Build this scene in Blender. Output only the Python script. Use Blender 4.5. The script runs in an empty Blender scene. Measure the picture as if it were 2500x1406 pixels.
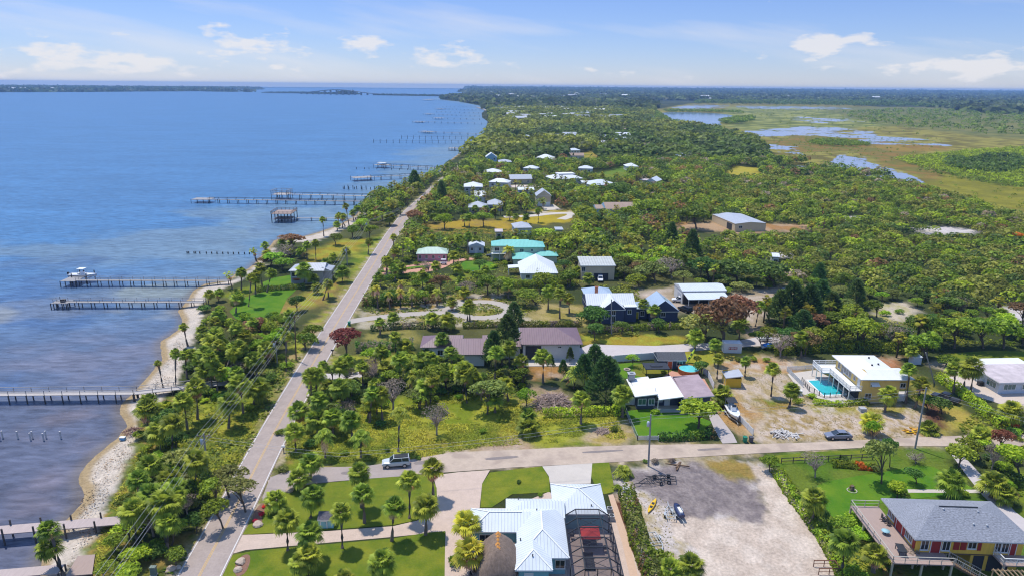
import bpy, bmesh, math, random
import numpy as np
from mathutils import Vector, Matrix
from mathutils.geometry import tessellate_polygon
R_ = math.radians
HAZE_D = 0.00009
rng = np.random.default_rng(11); random.seed(11)
scene = bpy.context.scene
C = scene.collection
# ------------------------------------------------------------------ camera
CAM_H, FPX, PITCH, ROLL = 62.0, 1667.0, 16.49, 0.5
cam_data = bpy.data.cameras.new('camera'); cam = bpy.data.objects.new('camera', cam_data); C.objects.link(cam)
cam_data.sensor_width = 36; cam_data.lens = 36*FPX/2500; cam_data.clip_start = 1; cam_data.clip_end = 60000
ROT = Matrix.Rotation(R_(90-PITCH), 3, 'X') @ Matrix.Rotation(R_(ROLL), 3, 'Z')
cam.matrix_world = Matrix.Translation((0, 0, CAM_H)) @ ROT.to_4x4()
scene.camera = cam
# ------------------------------------------------------------------ sun, sky, exposure
SUN = Vector((-0.70, 0.75, 0)).normalized()*math.cos(R_(69)) + Vector((0, 0, math.sin(R_(69))))
sl = bpy.data.lights.new('sun', 'SUN'); sl.energy = 3.0; sl.angle = R_(0.5); sl.color = (1.0, 0.95, 0.86)
sun = bpy.data.objects.new('sun', sl); C.objects.link(sun)
sun.rotation_euler = SUN.to_track_quat('Z', 'Y').to_euler(); sun.location = (-60, 60, 300)
scene.view_settings.view_transform = 'Standard'; scene.view_settings.look = 'None'
scene.view_settings.exposure = 0.52; scene.view_settings.gamma = 1
scene.cycles.use_denoising = True; scene.cycles.pixel_filter_type = 'BLACKMAN_HARRIS'; scene.cycles.filter_width = 1.15
scene.cycles.max_bounces = 5; scene.cycles.diffuse_bounces = 2; scene.cycles.glossy_bounces = 2
scene.cycles.transmission_bounces = 2; scene.cycles.transparent_max_bounces = 6; scene.cycles.volume_bounces = 0
scene.cycles.caustics_reflective = False; scene.cycles.caustics_refractive = False
world = bpy.data.worlds.new('World'); scene.world = world; world.use_nodes = True
class NT:
    def __init__(s, tree): s.t = tree; s.t.nodes.clear()
    def n(s, typ, inputs=None, **kw):
        nd = s.t.nodes.new(typ)
        for k, v in kw.items(): setattr(nd, k, v)
        for k, v in (inputs or {}).items():
            if isinstance(v, tuple) and len(v) == 2 and hasattr(v[0], 'outputs'): s.t.links.new(v[0].outputs[v[1]], nd.inputs[k])
            elif hasattr(v, 'outputs'): s.t.links.new(v.outputs[0], nd.inputs[k])
            else: nd.inputs[k].default_value = v
        return nd
    def math(s, op, a, b=0.0, c=0.0, clamp=False):
        return s.n('ShaderNodeMath', {0: a, 1: b, 2: c}, operation=op, use_clamp=clamp)
    def mix(s, f, a, b, mode='MIX'):
        nd = s.n('ShaderNodeMix', data_type='RGBA', blend_type=mode)
        for i, v in ((0, f), (6, a), (7, b)):
            if hasattr(v, 'outputs'): s.t.links.new(v.outputs[0] if v.bl_idname != 'ShaderNodeMix' else v.outputs[2], nd.inputs[i])
            elif isinstance(v, tuple) and hasattr(v[0], 'outputs'): s.t.links.new(v[0].outputs[v[1]], nd.inputs[i])
            else: nd.inputs[i].default_value = v if i == 0 else (v[0], v[1], v[2], 1)
        return nd
    def ramp(s, f, stops, interp='LINEAR'):
        nd = s.n('ShaderNodeValToRGB', {0: f}); nd.color_ramp.interpolation = interp
        el = nd.color_ramp.elements
        while len(el) < len(stops): el.new(0.5)
        for e, (p, c) in zip(el, stops):
            e.position = p; e.color = (c, c, c, 1) if not hasattr(c, '__len__') else (*c[:3], 1)
        return nd
def link(t, a, ai, b, bi): t.t.links.new(a.outputs[ai], b.inputs[bi])
w = NT(world.node_tree)
tc = w.n('ShaderNodeTexCoord')
sep = w.n('ShaderNodeSeparateXYZ', {0: (tc, 'Generated')})
sky = w.n('ShaderNodeTexSky', {'Vector': w.n('ShaderNodeCombineXYZ', {0: (sep, 0), 1: (sep, 1), 2: w.math('MAXIMUM', (sep, 2), .006)})}, sky_type='NISHITA', sun_disc=False, sun_elevation=R_(69), sun_rotation=math.atan2(SUN.x, SUN.y),
          altitude=0, air_density=1.0, dust_density=0.0, ozone_density=6.0)
az = w.math('ARCTAN2', (sep, 0), (sep, 1))
el = w.math('ARCSINE', (sep, 2))
# clouds: real directions of the sky dome (azimuth, elevation), bands of cumulus low down and thin cirrus higher
cv = w.n('ShaderNodeCombineXYZ', {0: w.math('MULTIPLY', az, 9.0), 1: w.math('MULTIPLY', el, 26.0), 2: 0.0})
cn = w.n('ShaderNodeTexNoise', {'Vector': cv, 'Scale': 2.4, 'Detail': 7.0, 'Roughness': 0.55})
blobs = None
for a0, e0, sa, se, amp in ((-0.655, 1.3, .050, 1.0, 1), (-0.53, 1.5, .06, 1.1, 1), (-0.46, 1.2, .05, 0.7, .9), (-0.545, 2.6, .05, .5, .55), (-0.355, 2.7, .05, .8, 1), (-0.31, 2.3, .06, .5, .75),
                            (-0.21, 3.0, .05, .8, .75), (-0.105, 2.3, .05, .7, .8), (-0.06, 1.7, .06, .5, .75), (-0.30, 1.1, .04, .4, .6), (0.41, 2.9, .05, .9, 1.0),
                            (0.35, 3.1, .05, .5, .6), (0.56, 1.6, .06, .9, 1), (0.13, 1.0, .05, .4, .55), (0.22, 1.0, .03, .4, .5), (0.64, 1.9, .04, .7, .8), (-0.03, 1.0, .06, .3, .4)):
    dx = w.math('DIVIDE', w.math('SUBTRACT', az, a0), sa)
    de = w.math('DIVIDE', w.math('SUBTRACT', el, R_(e0)), R_(se))
    d2 = w.math('ADD', w.math('MULTIPLY', dx, dx), w.math('MULTIPLY', de, de))
    g = w.math('MULTIPLY', w.math('POWER', 2.718, w.math('MULTIPLY', d2, -0.5)), amp)
    blobs = g if blobs is None else w.math('MAXIMUM', blobs, g)
cden = w.math('ADD', w.math('MULTIPLY', blobs, 0.72), w.math('MULTIPLY', w.math('SUBTRACT', cn, 0.5), 2.0))
cum = w.ramp(cden, [(0.38, 0.0), (0.66, 1.0)])
cv2 = w.n('ShaderNodeCombineXYZ', {0: w.math('MULTIPLY', az, 3.0), 1: w.math('ADD', w.math('MULTIPLY', el, 22.0), w.math('MULTIPLY', az, 3.5)), 2: 3.0})
ci = w.n('ShaderNodeTexNoise', {'Vector': cv2, 'Scale': 1.0, 'Detail': 5.0, 'Roughness': 0.5})
cir = w.ramp(ci, [(0.50, 0.0), (0.80, 0.55)])
cover = w.math('MAXIMUM', w.math('MULTIPLY', cum, 0.78), cir)
hi = w.math('MULTIPLY', w.math('SUBTRACT', el, R_(14)), 2.6, clamp=True)   # unseen sky overhead brightened to lift the ambient light; horizon tinted dimmer and bluer
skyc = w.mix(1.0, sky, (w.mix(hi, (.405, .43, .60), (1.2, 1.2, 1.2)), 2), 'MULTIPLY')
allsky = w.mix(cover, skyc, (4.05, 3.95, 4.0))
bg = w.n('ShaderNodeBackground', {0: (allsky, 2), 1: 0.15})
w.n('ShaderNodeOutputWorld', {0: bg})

# ------------------------------------------------------------------ pixel <-> world
def at(px, py, z=0.0):
    d = ROT @ Vector(((px-1250)/FPX, (703-py)/FPX, -1.0))
    t = (z-CAM_H)/d.z
    return Vector((d.x*t, d.y*t, z))
RT = ROT.transposed()
def pix(p):
    c = RT @ (Vector(p)-Vector((0, 0, CAM_H)))
    return 1250+FPX*c.x/-c.z, 703-FPX*c.y/-c.z
def mpp(p):                                   # pixels per metre at a world point
    c = RT @ (Vector(p)-Vector((0, 0, CAM_H)))
    return FPX/-c.z
ROTN = np.array(ROT)
def at_np(pts, z=0.0):
    p = np.asarray(pts, float)
    d = np.stack([(p[:, 0]-1250)/FPX, (703-p[:, 1])/FPX, -np.ones(len(p))], 1) @ ROTN.T
    t = (z-CAM_H)/d[:, 2]
    return d[:, :2]*t[:, None]
# ------------------------------------------------------------------ noise / polygons in numpy
def _h(ix, iy, s):
    n = (ix.astype(np.int64)*374761393 + iy.astype(np.int64)*668265263 + s*974634777) & 0x7fffffff
    n = ((n ^ (n >> 13))*1274126177) & 0x7fffffff
    return ((n ^ (n >> 16)) & 0xffff)/65535.0
def vnoise(x, y, s=0):
    ix = np.floor(x); iy = np.floor(y); fx = x-ix; fy = y-iy
    fx = fx*fx*(3-2*fx); fy = fy*fy*(3-2*fy)
    return (_h(ix, iy, s)*(1-fx)+_h(ix+1, iy, s)*fx)*(1-fy)+(_h(ix, iy+1, s)*(1-fx)+_h(ix+1, iy+1, s)*fx)*fy
def fbm(x, y, s=0, o=4):
    v = 0; a = .5; t = 0
    for k in range(o): v = v+a*vnoise(x*2**k, y*2**k, s+k*17); t += a; a *= .55
    return v/t
def sstep(a, b, x):
    t = np.clip((x-a)/(b-a), 0, 1); return t*t*(3-2*t)
def sdist(pts, poly):                        # signed distance, + inside
    x, y = pts[:, 0], pts[:, 1]; n = len(poly)
    d2 = np.full(len(pts), 1e18); ins = np.zeros(len(pts), bool)
    for i in range(n):
        ax, ay = poly[i]; bx, by = poly[(i+1) % n]
        ex, ey = bx-ax, by-ay
        t = np.clip(((x-ax)*ex+(y-ay)*ey)/(ex*ex+ey*ey+1e-12), 0, 1)
        d2 = np.minimum(d2, (x-ax-t*ex)**2+(y-ay-t*ey)**2)
        if ay != by:
            c = ((ay > y) != (by > y)) & (x < ex*(y-ay)/ey+ax)
            ins ^= c
    d = np.sqrt(d2); return np.where(ins, d, -d)
def smooth_poly(p, it=2, closed=True):
    p = [tuple(q) for q in p]
    for _ in range(it):
        o = []
        n = len(p)
        for i in range(n if closed else n-1):
            a, b = p[i], p[(i+1) % n]
            o += [(a[0]*.75+b[0]*.25, a[1]*.75+b[1]*.25), (a[0]*.25+b[0]*.75, a[1]*.25+b[1]*.75)]
        if not closed: o = [p[0]]+o+[p[-1]]
        p = o
    return p
# ------------------------------------------------------------------ mesh builder, things, parts
class MB:
    def __init__(s): s.v = []; s.f = []; s.m = []; s.uv = {}; s.sm = set()
    def add(s, vs, fs, mi=0, smooth=False):
        b = len(s.v); s.v += [tuple(v) for v in vs]
        for f in fs:
            if smooth: s.sm.add(len(s.f))
            s.f.append(tuple(b+i for i in f)); s.m.append(mi)
    def face(s, vs, mi=0, uv=None):
        if uv: s.uv[len(s.f)] = uv
        s.add(vs, [tuple(range(len(vs)))], mi)
    def box(s, x0, x1, y0, y1, z0, z1, mi=0, M=None):
        vs = [Vector((x, y, z)) for z in (z0, z1) for x, y in ((x0, y0), (x1, y0), (x1, y1), (x0, y1))]
        if M is not None: vs = [M @ v for v in vs]
        s.add(vs, [(3, 2, 1, 0), (4, 5, 6, 7), (0, 1, 5, 4), (1, 2, 6, 5), (2, 3, 7, 6), (3, 0, 4, 7)], mi)
    def tube(s, pts, rad, n=8, mi=0, cap=True, smooth=True):
        pts = [Vector(p) for p in pts]
        if not hasattr(rad, '__len__'): rad = [rad]*len(pts)
        rings = []
        for i, p in enumerate(pts):
            t = (pts[min(i+1, len(pts)-1)]-pts[max(i-1, 0)]).normalized()
            a = t.cross(Vector((0, 0, 1)))
            if a.length < 1e-3: a = t.cross(Vector((0, 1, 0)))
            a.normalize(); b = t.cross(a)
            rings.append([p+(a*math.cos(k*2*math.pi/n)+b*math.sin(k*2*math.pi/n))*rad[i] for k in range(n)])
        vs = [v for r in rings for v in r]; fs = []
        for i in range(len(pts)-1):
            for k in range(n): fs.append((i*n+k, i*n+(k+1) % n, (i+1)*n+(k+1) % n, (i+1)*n+k))
        s.add(vs, fs, mi, smooth)
        if cap:
            s.add(rings[0], [tuple(range(n))], mi); s.add(rings[-1], [tuple(reversed(range(n)))], mi)
    def bar(s, a, b, w=.1, h=None, mi=0):
        a, b = Vector(a), Vector(b); h = h or w; t = b-a; L = t.length; t.normalize()
        sx = t.cross(Vector((0, 0, 1)))
        if sx.length < 1e-3: sx = Vector((1, 0, 0))
        sx.normalize(); up = sx.cross(t)
        M = Matrix((sx, t, up)).transposed().to_4x4(); M.translation = a
        s.box(-w/2, w/2, 0, L, -h/2, h/2, mi, M)
    def lathe(s, prof, n=16, mi=0, c=(0, 0)):
        vs = [(c[0]+r*math.cos(k*2*math.pi/n), c[1]+r*math.sin(k*2*math.pi/n), z) for r, z in prof for k in range(n)]
        fs = [(i*n+k, i*n+(k+1) % n, (i+1)*n+(k+1) % n, (i+1)*n+k) for i in range(len(prof)-1) for k in range(n)]
        s.add(vs, fs, mi, True)
    def loft(s, secs, mi=0, cap=True, closed=True, smooth=True):
        n = len(secs[0]); vs = [v for q in secs for v in q]; fs = []
        for i in range(len(secs)-1):
            for k in range(n if closed else n-1): fs.append((i*n+k, i*n+(k+1) % n, (i+1)*n+(k+1) % n, (i+1)*n+k))
        s.add(vs, fs, mi, smooth)
        if cap: s.add(secs[0], [tuple(reversed(range(n)))], mi); s.add(secs[-1], [tuple(range(n))], mi)
    def mesh(s, name, mats):
        me = bpy.data.meshes.new(name); me.from_pydata(s.v, [], s.f)
        mats = mats if isinstance(mats, (list, tuple)) else [mats]
        for m in mats: me.materials.append(m)
        me.polygons.foreach_set('material_index', s.m)
        if s.sm: me.polygons.foreach_set('use_smooth', [i in s.sm for i in range(len(s.f))])
        if s.uv:
            ul = me.uv_layers.new(name='UVMap')
            for pi, uv in s.uv.items():
                for li, c in zip(me.polygons[pi].loop_indices, uv): ul.data[li].uv = c
        me.update(); return me
    def build(s, name, mats, parent=None):
        return put(name, s.mesh(name, mats), parent)
def put(name, me, parent=None, loc=None, rot=None, scale=None):
    o = bpy.data.objects.new(name, me); C.objects.link(o)
    if parent is not None: o.parent = parent
    if loc is not None: o.location = loc
    if rot is not None: o.rotation_euler = rot
    if scale is not None: o.scale = scale if hasattr(scale, '__len__') else (scale,)*3
    return o
def tag(o, label, cat, group=None):
    o['label'] = label; o['category'] = cat
    if group: o['group'] = group
    return o
def thing(name, label, cat, loc=(0, 0, 0), rz=0.0, group=None):
    o = bpy.data.objects.new(name, None); C.objects.link(o); o.empty_display_size = .5
    o.location = loc; o.rotation_euler = (0, 0, rz)
    return tag(o, label, cat, group)
def dup(root, loc, rz=None, label=None, group=None):
    r = root.copy(); C.objects.link(r); r.location = loc
    if rz is not None: r.rotation_euler = (0, 0, rz)
    if label: r['label'] = label
    if group: r['group'] = group
    for ch in root.children:
        c = ch.copy(); C.objects.link(c); c.parent = r
        for g in ch.children:
            d = g.copy(); C.objects.link(d); d.parent = c
    return r
def np_mesh(name, V, F, mats, cols=None, mi=None, attr='Col', smooth=False):
    me = bpy.data.meshes.new(name); V = np.asarray(V, np.float32); F = np.asarray(F, np.int32)
    k = F.shape[1]
    me.vertices.add(len(V)); me.vertices.foreach_set('co', V.ravel())
    me.loops.add(F.size); me.loops.foreach_set('vertex_index', F.ravel())
    me.polygons.add(len(F)); me.polygons.foreach_set('loop_start', np.arange(0, F.size, k, dtype=np.int32))
    try: me.polygons.foreach_set('loop_total', np.full(len(F), k, np.int32))
    except Exception: pass
    for m in (mats if isinstance(mats, (list, tuple)) else [mats]): me.materials.append(m)
    if mi is not None: me.polygons.foreach_set('material_index', np.asarray(mi, np.int32))
    if smooth: me.polygons.foreach_set('use_smooth', np.ones(len(F), bool))
    me.update(calc_edges=True)
    if cols is not None:
        a = me.attributes.new(attr, 'FLOAT_COLOR', 'POINT')
        c = np.ones((len(V), 4), np.float32); c[:, :3] = cols; a.data.foreach_set('color', c.ravel())
    return me
# ------------------------------------------------------------------ materials
MATS = {}
def mat(name, col, rough=.8, var=.15, scale=1.0, bump=0.0, metal=0.0, spec=.3, var2=0.0, stretch=None, tint=None):
    """plain painted / mineral / wooden surface: base colour broken by two noises, optional bump"""
    if name in MATS: return MATS[name]
    m = bpy.data.materials.new(name); m.use_nodes = True; t = NT(m.node_tree)
    tc = t.n('ShaderNodeTexCoord')
    mp = t.n('ShaderNodeMapping', {0: (tc, 'Object'), 3: stretch or (1, 1, 1)})
    n1 = t.n('ShaderNodeTexNoise', {'Vector': mp, 'Scale': scale, 'Detail': 5.0, 'Roughness': .6})
    n2 = t.n('ShaderNodeTexNoise', {'Vector': mp, 'Scale': scale*.17, 'Detail': 3.0})
    f = t.math('ADD', t.math('MULTIPLY', t.math('SUBTRACT', n1, .5), var*4), 1.0)
    f = t.math('ADD', f, t.math('MULTIPLY', t.math('SUBTRACT', n2, .5), var2*4))
    mul = t.n('ShaderNodeVectorMath', {0: tuple(col), 1: f}, operation='MULTIPLY')
    out = mul
    if tint:
        mm = t.mix(t.ramp(n2, [(.45, 0.0), (.62, 1.0)]), mul, tint); out = (mm, 2)
    p = t.n('ShaderNodeBsdfPrincipled', {'Base Color': out, 'Roughness': rough, 'Metallic': metal, 'Specular IOR Level': spec})
    if bump:
        b = t.n('ShaderNodeBump', {'Strength': bump, 'Distance': .05, 'Height': n1}); link(t, b, 0, p, 'Normal')
    t.n('ShaderNodeOutputMaterial', {0: p}); MATS[name] = m; return m
def lin(r, g, b):
    return tuple(((c/255+.055)/1.055)**2.4 if c > 10 else c/255/12.92 for c in (r, g, b))
# ------------------------------------------------------------------ shoreline, ground sheet, water
SHORE = [(60, 1480), (95, 1385), (104, 1357), (125, 1320), (158, 1274), (200, 1228), (202, 1199), (196, 1177), (202, 1148), (230, 1112), (259, 1087), (288, 1069), (306, 1040),
         (293, 1008), (299, 983), (335, 950), (379, 894), (399, 879), (389, 846), (392, 833), (420, 815), (445, 795), (448, 784), (435, 759),
         (443, 748), (461, 728), (474, 710), (502, 693), (554, 684), (577, 667), (604, 657), (631, 634), (668, 588), (705, 578), (743, 577), (781, 566),
         (827, 550), (861, 531), (880, 515), (893, 486), (941, 472), (991, 457), (999, 450), (1040, 436), (1074, 420), (1086, 402), (1109, 384), (1129, 370), (1150, 362),
         (1159, 352), (1165, 343), (1179, 329), (1190, 311), (1190, 297), (1177, 288), (1176, 277), (1186, 268), (1172, 259), (1150, 254.5), (1136, 252),
         (1120, 248.5), (1102, 247), (1078, 243.5), (1074, 240.5), (1100, 236.5), (1140, 233), (1147, 228.5), (1120, 225.6), (1150, 222.5), (1140, 219.7)]
WZ = -0.8
shore = np.array(at_np(SHORE, WZ))
far_end = shore[-1]
LAND = np.vstack([[[-30, 20]], shore, [far_end*6.0], [[40000, 60000]], [[40000, -200]], [[-25, -200]]])
ISLANDS = [[(-800, 222), (-300, 224.5), (0, 226), (200, 225.6), (330, 224.5), (480, 223.8), (540, 225), (590, 225.2), (640, 226.4), (560, 223.2), (470, 221.8), (560, 220.5), (540, 219.2), (640, 217), (590, 216.3), (420, 215.6), (300, 214.6), (100, 213), (-200, 211.8), (-900, 208)],
           [(640, 227.2), (700, 228.4), (780, 230.2), (860, 231.6), (880, 230.5), (800, 228.2), (720, 226.8)],
           [(905, 233.2), (960, 234.2), (1040, 235.4), (1090, 236.2), (1090, 234.2), (1020, 233.4), (940, 232)],
           [(590, 219.5), (640, 219.7), (646, 218.2), (600, 217.6)],
           [(620, 214.9), (800, 215.9), (1000, 217.2), (1140, 218.6), (1140, 217.9), (1000, 216.5), (800, 215.2), (620, 214.3)]]
ISL_W = [at_np(i, WZ) for i in ISLANDS]
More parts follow.
